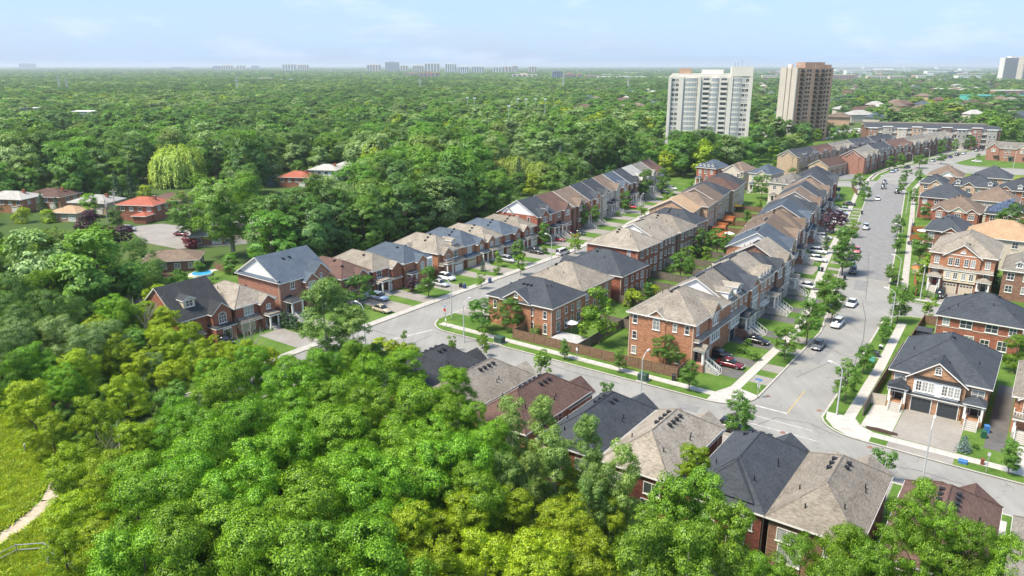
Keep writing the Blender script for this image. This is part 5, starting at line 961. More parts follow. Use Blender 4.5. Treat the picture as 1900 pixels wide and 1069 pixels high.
# scattered suburb houses beyond the towers
sr = random.Random(21); cnt = 0; kinds = [('roof_mid_brown', 'brick_peach'), ('roof_brown', 'brick_rose'), ('roof_pale', 'siding_beige'), ('roof_grey_tan', 'brick_buff'), ('roof_blue', 'siding_beige')]
SUB = {}
for k, (rm, wm) in enumerate(kinds):
    m = MB(); m.box(-6, 6, -4.5, 4.5, 0, 4.2); wl = m.mesh('wall', [wm]); m = MB()
    A_, B_, C_, D_ = (-6.6, -5.1, 4.2), (6.6, -5.1, 4.2), (6.6, 5.1, 4.2), (-6.6, 5.1, 4.2); r0, r1 = (-2, 0, 6.6), (2, 0, 6.6)
    m.poly([A_, B_, r1, r0]); m.poly([B_, C_, r1]); m.poly([C_, D_, r0, r1]); m.poly([D_, A_, r0]); m.poly([A_, D_, C_, B_]); SUB[k] = (wl, m.mesh('roof', [rm]))
SUBPOS = []
while cnt < 150:
    x = sr.uniform(1395, 1900); y = 138 + 95 * sr.random() ** 1.3
    if cnt > 112: x = sr.uniform(1085, 1230); y = sr.uniform(150, 215)
    if 1225 < x < 1400 and y > 150: continue
    p = un(x, y)
    if any((p - q).length < 22 for q in SUBPOS): continue
    SUBPOS.append(p); k = sr.randrange(5); cnt += 1
    e = tag(empty('suburban_house', p, sr.uniform(0, 6.28)), ['small brown roofed', 'small reddish roofed', 'small pale roofed', 'small tan roofed', 'small grey roofed'][k] + ' suburban house among trees beyond the towers', 'house', 'suburban houses beyond the towers, ' + ['brown', 'reddish', 'pale', 'tan', 'grey'][k] + ' roofs'); f = rnd.uniform(1.2, 2.0); e.scale = (f, f, 1.6)
    put('wall', SUB[k][0], e); put('roof', SUB[k][1], e)
# ------------------------------------------------------------------ fences
FP = {}
def fence_panel(L, H, mat):
    k = (round(L, 1), H, mat)
    if k not in FP:
        m = MB(); n = max(3, int(L / .22)); r = random.Random(int(L * 10))
        for i in range(n): x = -L / 2 + L * (i + .5) / n; d = r.uniform(-.012, .012); m.box(x - L / n * .46, x + L / n * .46, -.02 + d, .02 + d, .05, H + r.uniform(-.02, .02))
        m.box(-L / 2, L / 2, -.05, .05, H + .021, H + .08); m.box(-L / 2, L / 2, .022, .07, .35, .45); m.box(-L / 2, L / 2, .022, .07, H - .4, H - .3)
        FP[k] = m.mesh('panel', [mat])
    return FP[k]
_ps = MB(); _ps.box(-.07, .07, -.07, .07, 0, 1); POST = {k: None for k in ()}
def post_mesh(mat):
    if mat not in POST: POST[mat] = _ps.mesh('post', [mat])
    return POST[mat]
def fence(pts, label, H=1.8, mat='wood_fence', step=2.4, zb=.14, conv=True):
    q = [G(*p) if conv else p for p in pts]; e = tag(empty('fence', q[0]), label, 'fence'); o = q[0]
    for a, b in zip(q, q[1:]):
        d = b - a; n = max(1, round(d.length / step)); L = d.length / n; rz = math.atan2(d.y, d.x)
        for i in range(n):
            c = a + d * ((i + .5) / n) - o; put('panel', fence_panel(L - .14, H, mat), e, (c.x, c.y, zb), rz)
        for i in range(n + 1): c = a + d * (i / n) - o; put('post', post_mesh(mat), e, (c.x, c.y, zb), rz, (1, 1, H + .15))
fence([(-45.5, 6.9), (-12.4, 7.6)], 'brown wooden board fence along the cross street beside the corner townhouse'); fence([(-12.4, 7.6), (-12.4, 11.6)], 'short return of brown board fence by the corner townhouse porch')
fence([(-45.5, 6.9), (-45.5, 11.3)], 'short return of brown board fence by the dark roofed corner house'); fence([(-31.5, 7.3), (-31.5, 70)], 'long weathered fence between the back yards of the middle block', 1.8, 'wood_grey')
for k, v in enumerate((24.5, 38.2, 46, 52.6, 61, 69.6, 78, 88.6, 99)): fence([(-39.6 if v < 53 else -43.4, v), (-24.2, v)], 'weathered cross fence in the middle yards, %s from the cross street' % ('first', 'second', 'third', 'fourth', 'fifth', 'sixth', 'seventh', 'eighth', 'ninth')[k], 1.8, 'wood_grey')
fence([(-38, 104), (-48, 180)], 'brown fence line in the far middle yards', 1.8, 'wood_fence'); 
for k, v in enumerate((108, 120, 132, 146, 160)): fence([(-52 - (v - 108) * .12, v), (-31 - (v - 108) * .16, v + 3)], 'brown cross fence in the far middle yards, %s one' % ('first', 'second', 'third', 'fourth', 'fifth')[k], 1.8, 'wood_fence')
fence([(15.75, 10.8), (15.75, 43)], 'long grey-brown fence beside the pavement right of the main street', 1.8, 'wood_grey'); fence([(15.75, 16.0), (17.7, 16.4)], 'beige gate beside the two-garage pair', 1.7, 'siding_beige'); fence([(16.2, 44), (16.4, 62), (19, 62.4)], 'brown fence around the yard with the black shed', 1.8, 'wood_fence')
fence([(12.0, 82), (9.6, 96)], 'orange stained fence beside the red-door pair', 1.7, 'wood_orange'); fence([(6.2, 146), (6.8, 140)], 'orange stained fence stub beside the pale driveway', 1.8, 'wood_orange'); fence([(1.2, 143), (8.4, 145)], 'orange stained fence across the yard with a white parasol', 1.9, 'wood_orange'); fence([(-.6, 156), (6, 158)], 'rust brown fence behind the white parasol', 1.9, 'wood_orange'); fence([(1.2, 143), (-2.6, 172)], 'dark fence beside the far pavement', 1.8, 'wood_grey')
fence([un(400, 500), un(432, 512)], 'light wooden fence behind the swimming pool', 1.7, 'wood_fence', conv=False, zb=0)
fence([(-30, 220), (-36, 238)], 'brown fence beside the red brick end house', 1.8, 'wood_fence')
# rail fence round the meadow corner
q = [un(x, y, 0) for x, y in ((-60, 1085), (0, 1047), (33, 1030), (84, 1026), (120, 1050), (150, 1072), (172, 1110))]; rf = tag(empty('rail_fence', q[0]), 'grey two-rail fence curving round the meadow corner', 'fence')
for a, b in zip(q, q[1:]):
    for z in (.65, 1.25): m = MB(); m.tube([a - q[0] + Vector((0, 0, z)), b - q[0] + Vector((0, 0, z))], .045, 6); m.build('rail', 'steel', rf)
for a in q: m = MB(); m.tube([a - q[0], a - q[0] + Vector((0, 0, 1.35))], .06, 6); m.build('post', 'steel', rf)
for x, y, lab in ((48, 838, 'grey marker post with pale cap in the meadow'), (92, 1052, 'grey marker post with pale cap inside the rail fence')):
    p = un(x, y, 0); e = tag(empty('marker_post', p), lab, 'post'); m = MB(); m.tube([(0, 0, 0), (0, 0, 1.0)], .13, 10); m.build('shaft', 'steel', e); m = MB(); m.tube([(0, 0, 1.0), (0, 0, 1.18)], [.17, .13], 10); m.build('cap', 'lamp_grey', e)

# ------------------------------------------------------------------ street lamps
lm = {}
m = MB(); m.tube([(0, 0, 0), (0, 0, 4), (0, 0, 7.2)], [.13, .10, .07], 8); lm['pole'] = m.mesh('pole', ['lamp_grey'])
m = MB(); m.tube([(0, 0, 7.1), (.25, 0, 7.55), (.8, 0, 7.95), (1.6, 0, 8.15)], [.06, .055, .05, .045], 6); lm['arm'] = m.mesh('arm', ['lamp_grey'])
m = MB(); m.hexa([(1.5, -.12, 8.06), (2.15, -.16, 8.10), (2.15, .16, 8.10), (1.5, .12, 8.06), (1.5, -.10, 8.20), (2.15, -.12, 8.24), (2.15, .12, 8.24), (1.5, .10, 8.20)]); m.box(1.65, 2.05, -.1, .1, 8.02, 8.07); lm['lamp_head'] = m.mesh('lamp_head', ['sign_white'])
def lamp(p, ang, label, s=1.0):
    e = tag(empty('street_lamp', p, ang), label, 'street lamp', 'curved arm street lamps'); e.scale = (s, s, s)
    for k, me in lm.items(): put(k, me, e)
au = math.atan2(UX.y, UX.x); av = math.atan2(VX.y, VX.x)
for x, y, ang, lab in [(1711, 893, av, 'street lamp in front of the two-garage pair, rising over the brown roof'), (678, 640, au + math.pi, 'street lamp beside the silvery poplar on the left street'), (1188, 748, av, 'street lamp on the cross street beside the corner townhouse'), (1552, 770, au + math.pi, 'street lamp on the right-hand corner of the main street'),
        (861, 634, av, 'street lamp at the left end of the cross street'), (838, 590, au + math.pi, 'street lamp at the dark roofed corner house drive'), (1023, 492, au + math.pi, 'street lamp on the left street above the white van'), (1652, 610, au + math.pi, 'street lamp beside the white sedan on the main street'), (1707, 556, av + math.pi, 'street lamp at the red-door pair'), (1664, 538, au + math.pi, 'street lamp before the side street on the main street'),
        (1668, 470, au + math.pi, 'street lamp with white arm opposite the pale driveway'), (1700, 404, av, 'street lamp beside the dark roofed house on the bend'), (1681, 398, au + math.pi, 'street lamp left of the bend, east side'), (1187, 405, av, 'street lamp in the middle of the far left street'), (1345, 306, av, 'street lamp at the end of the left street'), (1400, 300, av, 'street lamp near the brown tower trees'),
        (1531, 384, au, 'street lamp at the far townhouses'), (1620, 316, au, 'street lamp before the first far terrace'), (1690, 315, au + math.pi, 'street lamp at the far bend'), (1722, 305, au + math.pi, 'second street lamp at the far bend'), (1770, 290, au + math.pi, 'street lamp near the end of the main street'), (1880, 312, av, 'street lamp at the far right terrace'), (1640, 365, au + math.pi, 'street lamp on the bend before the field')]:
    lamp(un(x, y, .14), ang, lab)
# floodlight poles over the forest sports field, power poles
for k, (x, y) in enumerate(((868, 224), (881, 226), (961, 228), (976, 229), (993, 227), (1011, 229), (944, 250))):
    p = un(x, y, 0); e = tag(empty('floodlight_pole', p), 'tall floodlight pole above the forest, %s from the left' % ('first', 'second', 'fourth', 'fifth', 'sixth', 'seventh', 'third')[k], 'pole', 'floodlight poles of the forest sports field'); m = MB(); m.tube([(0, 0, 0), (0, 0, 21)], [.3, .16], 6); m.build('pole', 'lamp_grey', e); m = MB(); m.box(-1.3, 1.3, -.2, .2, 20.6, 21.6); m.build('lamp_head', 'sign_white', e)
for x, y, hh, lab in ((205, 445, 12, 'wooden utility pole left of the bright red roof'), (219, 420, 12, 'second wooden utility pole left of the bright red roof'), (1102, 300, 13, 'utility pole with transformer above the forest')):
    p = un(x, y, 0); e = tag(empty('utility_pole', p), lab, 'pole'); m = MB(); m.tube([(0, 0, 0), (0, 0, hh)], [.16, .11], 7); m.build('pole', 'bark_pale', e); m = MB(); m.box(-1.2, 1.2, -.07, .07, hh - .7, hh - .5); m.build('crossarm', 'bark_pale', e); m = MB(); m.tube([(.35, 0, hh - 2), (.35, 0, hh - 1.1)], .22, 8); m.build('transformer', 'lamp_grey', e)
for k, (x, y, hh) in enumerate(((112, 172, 34), (126, 174, 28), (441, 172, 30), (1045, 168, 34), (1165, 172, 30), (780, 172, 26))):
    p = un(x, y, 0); e = tag(empty('transmission_tower', p), 'lattice power pylon in the hazy forest, %s from the left' % ('first', 'second', 'third', 'fifth', 'last', 'fourth')[k], 'pylon'); m = MB(); w_ = 3.2
    for sx in (-1, 1):
        for sy in (-1, 1): m.tube([(sx * w_, sy * w_, 0), (sx * .5, sy * .5, hh * .75), (sx * .3, sy * .3, hh)], .22, 4)
    for i in range(6):
        z0, z1 = hh * i / 8, hh * (i + 1) / 8; f0, f1 = w_ * (1 - i / 7.2), w_ * (1 - (i + 1) / 7.2)
        for sy in (-1, 1): m.tube([(-f0, sy * f0, z0), (f1, sy * f1, z1)], .12, 4); m.tube([(f0, sy * f0, z0), (-f1, sy * f1, z1)], .12, 4)
    m.build('lattice', 'lamp_grey', e); m = MB()
    for z, L in ((hh * .72, 6), (hh * .84, 5), (hh * .95, 3.5)): m.box(-L, L, -.2, .2, z, z + .4)
    m.build('crossarm', 'lamp_grey', e)
# ------------------------------------------------------------------ signs, boxes, bins
def sign(p, rz, label, blades):
    e = tag(empty('street_sign', p, rz), label, 'sign'); m = MB(); m.tube([(0, 0, 0), (0, 0, 2.9)], .05, 6); m.build('post', 'steel', e)
    for z, w_, hh, mat, ry in blades: m = MB(); m.box(-w_ / 2, w_ / 2, -.09, -.055, z, z + hh); m.build('plate', mat, e, (0, 0, 0), ry)
sign(un(1405, 738, .14), face_rot(0, -1), 'street sign with blue name blades and a sign plate on the corner grass', [(2.95, 1.1, .28, 'sign_blue', 0), (2.66, 1.1, .28, 'sign_white', 1.2), (1.7, .6, .75, 'lamp_grey', 2.6)])
sign(un(826, 595, .14), face_rot(-.5, -1), 'street sign with blue blade and red stop plate at the left corner', [(2.95, 1.0, .28, 'sign_blue', 0), (2.0, .62, .62, 'sign_red', .4)])
sign(un(828, 608, .14), face_rot(-.5, -1), 'small white notice post at the left corner', [(1.4, .5, .5, 'sign_white', 0)]); sign(un(1829, 877, .14), face_rot(0, -1), 'thin sign post on the verge right of the big driveway', [(2.4, .35, .45, 'lamp_grey', 0)]); sign(un(1070, 672, .14), face_rot(0, -1), 'white parking sign beside the brown fence', [(2.2, .35, .5, 'sign_white', 0)]); sign(un(1420, 470, .14), 0, 'post in the middle yards', [(1.6, .3, .3, 'lamp_grey', 0)])
def boxy(name, p, rz, w_, d, hh, mat, label, cat, base=True, lid=None, group=None):
    e = tag(empty(name, p, rz), label, cat, group); m = MB(); m.box(-w_ / 2, w_ / 2, -d / 2, d / 2, 0, hh); m.build('cabinet', mat, e)
    if base: m = MB(); m.box(-w_ / 2 - .15, w_ / 2 + .15, -d / 2 - .15, d / 2 + .15, -.1, -.003); m.build('plinth', 'concrete', e); e.location.z += .1
    m = MB(); m.hexa([(-w_ / 2 - .04, -d / 2 - .04, hh), (w_ / 2 + .04, -d / 2 - .04, hh), (w_ / 2 + .04, d / 2 + .04, hh), (-w_ / 2 - .04, d / 2 + .04, hh), (-w_ / 2 + .1, -d / 2 + .1, hh + .12), (w_ / 2 - .1, -d / 2 + .1, hh + .12), (w_ / 2 - .1, d / 2 - .1, hh + .12), (-w_ / 2 + .1, d / 2 - .1, hh + .12)]); m.build('lid', lid or mat, e)
boxy('transformer_box', un(927, 636, .14), GA, 1.7, 1.3, 1.1, 'box_green', 'dark green utility box on the verge left of the brown fence', 'utility box'); boxy('transformer_box', un(1193, 706, .14), GA, 1.5, 1.2, 1.1, 'box_green', 'dark green utility box under the cross street lamp', 'utility box')
boxy('utility_box', un(1624, 662, .14), GA, 1.2, 1.0, .9, 'garage_dark', 'dark grey utility box on the verge of the main street', 'utility box'); boxy('utility_box', un(1618, 672, .14), GA, .8, .5, .9, 'far_teal', 'pale green utility pedestal beside the dark box', 'utility box', False); boxy('utility_box', un(1634, 648, .14), GA, .6, .5, .7, 'bin_black', 'small black box with white lid on the verge', 'utility box', False, 'sign_white')
boxy('utility_box', un(1663, 525, .14), GA, 1.2, 1.0, .9, 'bin_black', 'dark utility box on the verge before the side street', 'utility box'); boxy('utility_box', un(1822, 862, .14), GA, .4, .4, .8, 'brick_deep', 'small red-brown pedestal on the right-hand verge', 'utility box', False); boxy('recycling_tub', un(1786, 859, .14), GA, 1.0, .7, .35, 'tarp_blue', 'light blue tub lying on the right-hand verge', 'tub', False, 'tarp_blue')
BINS = [(1824, 812, 'bin_green', 'bright green wheelie bin beside the right porch steps'), (1830, 802, 'tarp_blue', 'blue-lidded bin beside the right porch steps'), (1250, 706, 'bin_black', 'black bin at the end of the brown fence'), (494, 0, '', ''), (855, 533, 'bin_black', 'black bin beside the white SUV drive on the left street'), (862, 535, 'bin_blue', 'blue bin beside the white SUV drive on the left street'), (909, 524, 'bin_blue', 'blue bin on the lawn by the kerb, left street'), (1519, 503, 'bin_green', 'green topped bin on the townhouse lawn'), (1525, 504, 'bin_black', 'black bin on the townhouse lawn'), (1738, 545, 'box_green', 'dark green bin beside the red-door steps'), (1744, 540, 'bin_blue', 'blue bin beside the red-door steps'), (1599, 397, 'bin_black', 'black bin at the far boulevard'), (1567, 518, 'bin_black', 'black bin at the kerb beside the large street tree')]
for x, y, mat, lab in BINS:
    if mat: boxy('wheelie_bin', un(x, y, .14), GA + .3, .6, .7, 1.0, mat, lab, 'bin', False, group='wheelie bins')
sh = tag(empty('garden_shed', G(17.9, 52, .14), GA), 'black plastic garden shed behind the back fence', 'shed'); m = MB(); m.box(-1.2, 1.2, -1.2, 1.2, 0, 2.0); m.build('wall', 'bin_black', sh); m = MB(); m.hexa([(-1.4, -1.4, 2.0), (1.4, -1.4, 2.0), (1.4, 1.4, 2.0), (-1.4, 1.4, 2.0), (-1.3, -.05, 2.55), (1.3, -.05, 2.55), (1.3, .05, 2.55), (-1.3, .05, 2.55)]); m.build('roof', 'garage_dark', sh); m = MB(); m.box(-.5, .5, -1.24, -1.2, .05, 1.85); m.build('door', 'garage_dark', sh)
sh = tag(empty('garden_shed', G(9.6, 105, .14), GA), 'small beige garden shed with pitched roof beside the orange fence', 'shed'); m = MB(); m.box(-1.6, 1.6, -1.3, 1.3, 0, 2.0); m.build('wall', 'siding_beige', sh); m = MB(); m.hexa([(-1.9, -1.6, 2.0), (1.9, -1.6, 2.0), (1.9, 1.6, 2.0), (-1.9, 1.6, 2.0), (-.05, -1.6, 2.9), (.05, -1.6, 2.9), (.05, 1.6, 2.9), (-.05, 1.6, 2.9)]); m.build('roof', 'roof_grey_tan', sh)
def parasol(p, r, mat, label):
    e = tag(empty('parasol', p), label, 'parasol'); m = MB(); m.tube([(0, 0, 0), (0, 0, 2.6)], .04, 6); m.build('pole', 'lamp_grey', e); m = MB(); n = 8; q = [(r * math.cos(k * 6.2832 / n), r * math.sin(k * 6.2832 / n), 2.1) for k in range(n)]
    for k in range(n): m.poly([q[k], q[(k + 1) % n], (0, 0, 2.65)])
    m.build('canopy', mat, e)
parasol(un(1363, 392, .14), 2.6, 'umbrella_yellow', 'bright yellow parasol in the middle yards'); parasol(un(1352, 446, .14), 1.6, 'sign_white', 'white parasol above the dense yard tree'); parasol(G(3.6, 150, .14), 1.9, 'sign_white', 'white parasol between the orange fences'); parasol(un(1697, 512, .14), 1.1, 'sun_orange', 'orange parasol behind the red-door pair'); parasol(un(1060, 618, .14), 1.3, 'siding_white', 'folded white parasol on the grey deck')
dk = tag(empty('deck', G(-35.5, 12.0, .14), GA), 'grey wooden deck behind the dark roofed corner house', 'deck'); m = MB()
for k in range(26): m.box(-3.8 + k * .3, -3.8 + k * .3 + .28, -2.4, 2.6, .35, .42)
m.build('deck_boards', 'deck_grey', dk); m = MB(); m.box(-3.7, 3.7, -2.3, 2.5, 0, .345); m.build('deck_base', 'wood_grey', dk)
for k, (u, v) in enumerate(((-44.5, 110), (-49, 122), (-51, 134))):
    e = tag(empty('deck', G(u, v, .14), GA + R(9)), 'brown raised deck behind a far middle house, %s one' % ('first', 'second', 'third')[k], 'deck'); m = MB(); m.box(-2, 2, -2, 2, 1.5, 1.7); m.build('platform', 'wood_orange', e); m = MB()
    for x in (-1.9, 1.9):
        for y in (-1.9, 1.9): m.box(x - .1, x + .1, y - .1, y + .1, 0, 1.5)
    m.build('posts', 'wood_orange', e); m = MB(); m.box(-2, 2, 1.94, 2, 1.7, 2.6); m.box(1.94, 2, -2, 1.94, 1.7, 2.6); m.build('railing', 'wood_orange', e)
# retaining wall / low white wall
fence([(2.8, 136.5), (8.2, 137.5)], 'low white wall behind the pale side driveway', 1.6, 'siding_white', 5)

# ------------------------------------------------------------------ cars
CARM = {}
def loft(secs, mats, name, m=0):
    b = MB(); rings = []
    for x, hw, z0, z1, tw in secs:
        i = len(b.v); b.v += [(x, -hw * .96, z0), (x, -hw, z0 + (z1 - z0) * .35), (x, -hw * .98, z0 + (z1 - z0) * .75), (x, -tw, z1), (x, tw, z1), (x, hw * .98, z0 + (z1 - z0) * .75), (x, hw, z0 + (z1 - z0) * .35), (x, hw * .96, z0)]; rings.append(i)
    for a, c in zip(rings, rings[1:]):
        for q in range(8): b.f.append((a + q, a + (q + 1) % 8, c + (q + 1) % 8, c + q)); b.m.append(m)
    b.f.append(tuple(rings[0] + q for q in range(8))); b.m.append(m); b.f.append(tuple(rings[-1] + q for q in reversed(range(8)))); b.m.append(m); return b
def car_parts(kind):
    L = {'sedan': 4.7, 'suv': 4.7, 'van': 5.0, 'pickup': 5.5}[kind]; h = {'sedan': 1.45, 'suv': 1.72, 'van': 1.8, 'pickup': 1.85}[kind]; bz = {'sedan': .88, 'suv': 1.05, 'van': 1.05, 'pickup': 1.12}[kind]; x = L / 2
    body = [(-x, .72, .38, bz - .18, .62), (-x + .15, .86, .28, bz - .05, .76), (-x + .9, .91, .24, bz, .82), (-.2, .92, .22, bz + .02, .84), (x - 1.35, .91, .24, bz - .02, .82), (x - .3, .86, .28, bz - .14, .74), (x, .68, .38, bz - .32, .56)]
    if kind == 'sedan': gh = [(-x + .55, .74, bz - .04, bz, .74), (-x + 1.25, .76, bz - .04, h - .06, .58), (-.3, .78, bz - .04, h, .60), (.35, .78, bz - .04, h - .05, .58), (x - 1.35, .74, bz - .04, bz, .74)]
    elif kind == 'suv': gh = [(-x + .12, .76, bz - .04, bz, .74), (-x + .5, .78, bz - .04, h - .08, .62), (-.4, .80, bz - .04, h, .64), (.45, .79, bz - .04, h - .06, .62), (x - 1.25, .76, bz - .04, bz, .74)]
    elif kind == 'van': gh = [(-x + .08, .80, bz - .04, bz, .78), (-x + .3, .82, bz - .04, h - .05, .66), (.3, .82, bz - .04, h, .66), (.9, .80, bz - .04, h - .1, .62), (x - .7, .74, bz - .06, bz - .05, .72)]
    else: gh = [(-.75, .80, bz - .04, bz, .78), (-.6, .82, bz - .04, h - .05, .66), (.3, .82, bz - .04, h, .66), (.75, .80, bz - .04, h - .08, .62), (x - 1.5, .76, bz - .04, bz, .74)]
    P = {'body': loft(body, None, 'body'), 'windows': loft(gh, None, 'windows')}
    r = MB(); a, c = gh[1], gh[-2]; top = gh[2]; r.prism([(a[0] + .12, -top[4] * .97), (c[0] - .08, -top[4] * .97), (c[0] - .08, top[4] * .97), (a[0] + .12, top[4] * .97)], h - .075, h + .015); P['roof_panel'] = r
    if kind == 'pickup': r2 = MB(); r2.box(-x + .15, -.85, -.72, .72, bz + .015, bz + .06); P['bed'] = r2
    w_ = MB(); w_.tube([(0, -.11, 0), (0, .11, 0)], .33, 14); P['tyre'] = w_; ri = MB(); ri.tube([(0, -.125, 0), (0, .125, 0)], .2, 10); P['rim'] = ri
    hl = MB(); hl.box(x - .16, x - .01, -.16, .16, bz - .42, bz - .27); P['headlight'] = hl; tl = MB(); tl.box(-x + .0, -x + .12, -.14, .14, bz - .32, bz - .10); P['tail_light'] = tl; pl_ = MB(); pl_.box(x - .05, x + .02, -.26, .26, .46, .58); P['number_plate'] = pl_
    return P, L
CP = {k: car_parts(k) for k in ('sedan', 'suv', 'van', 'pickup')}; CM = {}
def car(p, rz, kind, col, label, group='cars'):
    P, L = CP[kind]
    def me(part, mat):
        k = (kind, part, mat)
        if k not in CM: CM[k] = P[part].mesh(part, [mat], smooth=part in ('body', 'windows', 'tyre'))
        return CM[k]
    e = tag(empty('car' if kind not in ('van', 'pickup') else kind, p, rz), label, 'car' if kind != 'pickup' else 'pickup', group)
    put('body', me('body', 'car_' + col), e); put('windows', me('windows', 'dark_glass'), e); put('roof_panel', me('roof_panel', 'car_' + col), e)
    if 'bed' in P: put('bed', me('bed', 'tyre'), e)
    for x in (-L / 2 + .92, L / 2 - .92):
        for y in (-.82, .82): o = put('wheel', me('tyre', 'tyre'), e, (x, y, .33)); put('rim', me('rim', 'rim'), o)
    for y in (-.6, .6): put('headlight', me('headlight', 'headlight'), e, (0, y, 0)); put('tail_light', me('tail_light', 'taillight'), e, (0, y, 0))
    put('number_plate', me('number_plate', 'sign_white'), e)
    return e
VS_ = math.atan2(-VX.y, -VX.x); MR = R(9.2)
CARS = [(1518, 645, VS_, 'sedan', 'grey', 'dark grey sedan parked at the kerb beside the street trees', 0), (1553, 605, VS_, 'suv', 'white', 'white SUV parked on the main street with dark windscreen', 0), (1580, 567, VS_, 'sedan', 'white', 'white sedan parked higher up the main street', 0), (1582, 506, VS_ + MR, 'suv', 'dark_grey', 'dark grey SUV parked by the large street tree', 0), (1577, 489, VS_ + MR, 'sedan', 'silver', 'silver sedan half hidden by the large street tree', 0), (1589, 468, VS_ + MR, 'sedan', 'pink', 'red hatchback parked beyond the large street tree', 0), (1606, 425, VS_ + MR, 'suv', 'silver', 'silver SUV parked opposite the pale side driveway', 0), (1628, 371, VS_ + MR, 'sedan', 'white', 'white sedan parked before the black pickup', 0), (1639, 350, VS_ + MR, 'pickup', 'black', 'black pickup parked on the left kerb far up the street', 0), (1641, 341, VS_ + MR, 'suv', 'grey', 'grey car in front of the black pickup', 0), (1664, 358, VS_ + MR, 'pickup', 'black', 'black pickup parked on the right kerb far up the street', 0),
    (1656, 320, VS_, 'sedan', 'pale_blue', 'pale blue sedan at the far bend', 0), (1662, 317, VS_, 'sedan', 'silver', 'silver sedan right behind the pale blue one', 0), (1683, 312, VS_ - .2, 'sedan', 'dark_grey', 'dark sedan at the far bend', 0), (1715, 304, VS_ - .2, 'sedan', 'dark_grey', 'dark car past the far bend shrubs', 0), (1731, 300, VS_ - .2, 'sedan', 'silver', 'silver car past the far bend', 0), (1741, 297, VS_ - .2, 'suv', 'white', 'white SUV past the far bend', 0), (1762, 293, VS_ - .2, 'sedan', 'purple', 'dark blue car near the far end of the street', 0), (1775, 289, VS_ - .2, 'suv', 'black', 'black SUV near the far end of the street', 0), (1788, 286, VS_ - .2, 'sedan', 'white', 'white car at the far end of the street', 0), (1812, 301, au, 'sedan', 'white', 'white car on the far side road by the green field', 0), (1812, 281, VS_, 'suv', 'grey', 'grey car before the apartment block', 0), (1821, 279, VS_, 'sedan', 'dark_grey', 'second dark car before the apartment block', 0),
    (1355, 680, au, 'sedan', 'maroon', 'maroon sedan on the driveway of the corner townhouse', 1), (1331, 662, au, 'suv', 'black', 'dark car with loaded roof behind the maroon sedan', 1), (1403, 636, au, 'sedan', 'black', 'black sedan on the second townhouse driveway', 1), (1381, 622, au, 'suv', 'dark_grey', 'dark SUV behind the black sedan', 1), (1500, 535, au, 'sedan', 'white', 'white sedan on a townhouse driveway with the nose to the street', 1), (1517, 485, au + .1, 'suv', 'white', 'white SUV on a townhouse driveway, second from the bins', 1), (1518, 470, au + .1, 'suv', 'white', 'white SUV beside another white SUV near the hedge', 1), (1527, 443, au + .1, 'suv', 'white', 'white car behind the columnar hedge', 1), (1553, 415, au + .16, 'suv', 'white', 'white SUV beyond the purple-leaved tree', 1), (1562, 410, au + .16, 'sedan', 'grey', 'grey car beside the white SUV beyond the purple-leaved tree', 1), (1560, 398, au + .16, 'sedan', 'pale_blue', 'pale blue car on a far townhouse forecourt', 1), (1568, 391, au + .16, 'sedan', 'silver', 'silver car on a far townhouse forecourt', 1), (1576, 381, au + .16, 'sedan', 'dark_grey', 'dark car on a far townhouse forecourt', 1), (1537, 418, au + .16, 'suv', 'dark_grey', 'dark SUV next to the purple-leaved tree', 1),
    (1388, 812, au, 'sedan', 'dark_grey', 'dark car under the street tree behind the blue-grey roof', 1), (1362, 800, au, 'suv', 'black', 'black car beside the street tree behind the blue-grey roof', 1), (704, 556, au, 'suv', 'pale_blue', 'pale blue car on the left street driveway behind the beige sedan', 1), (709, 578, au, 'sedan', 'beige', 'beige and brown sedan at the left street kerb', 1), (829, 519, au, 'suv', 'white', 'white SUV on the stone porch driveway', 1), (817, 530, au, 'sedan', 'silver', 'silver car half hidden by the round garden tree', 1), (943, 486, au, 'suv', 'silver', 'silver SUV on a left street driveway', 1), (994, 470, au, 'suv', 'dark_grey', 'dark blue SUV on a left street driveway', 1), (1044, 472, av, 'van', 'white', 'white van driving up the left street', 0), (1035, 447, au, 'sedan', 'red', 'dark red sedan beside the bright red car', 1), (1060, 439, au, 'sedan', 'bright_red', 'bright red car on the left street', 1), (1044, 430, au, 'suv', 'white', 'white SUV above the bright red car', 1), (1034, 436, au, 'sedan', 'white', 'white sedan left of the bright red car', 1), (1073, 435, au, 'sedan', 'black', 'black sedan right of the bright red car', 1), (415, 636, au, 'sedan', 'black', 'black car before the nearest left street house', 1), (337, 437, au + .4, 'sedan', 'maroon', 'maroon car on the side road below the elm', 2), (240, 428, au + .4, 'suv', 'silver', 'pale car beside the bright red roof', 2), (1146, 392, au, 'suv', 'white', 'white SUV beside the white stair porch', 1), (1170, 386, au, 'sedan', 'bright_red', 'red car behind the round garden tree far up the left street', 1), (1246, 352, au, 'suv', 'white', 'white SUV at the far end of the left street', 1), (1233, 358, au, 'sedan', 'silver', 'silver car at the far end of the left street', 1),
    (1745, 550, VS_, 'suv', 'black', 'black car on the red-door driveway', 1), (1700, 455, au, 'sedan', 'dark_grey', 'dark car on the pale side driveway', 1)]
for x, y, a, kind, col, lab, g in CARS: car(un(x, y, .15 if g else .02), a, kind, col, lab, ('cars on the streets', 'cars on driveways', 'cars among the older houses')[g])
pr_ = random.Random(4)
for k in range(22):
    p = un(1530 + (k % 11) * 8.5, 244 + (k // 11) * 6 - (k % 11) * .5, .06); car(p, au + .3, 'sedan', pr_.choice(['white', 'silver', 'red', 'grey', 'white', 'blue']), 'small car in the packed car park right of the brown tower', 'cars in the packed car park')
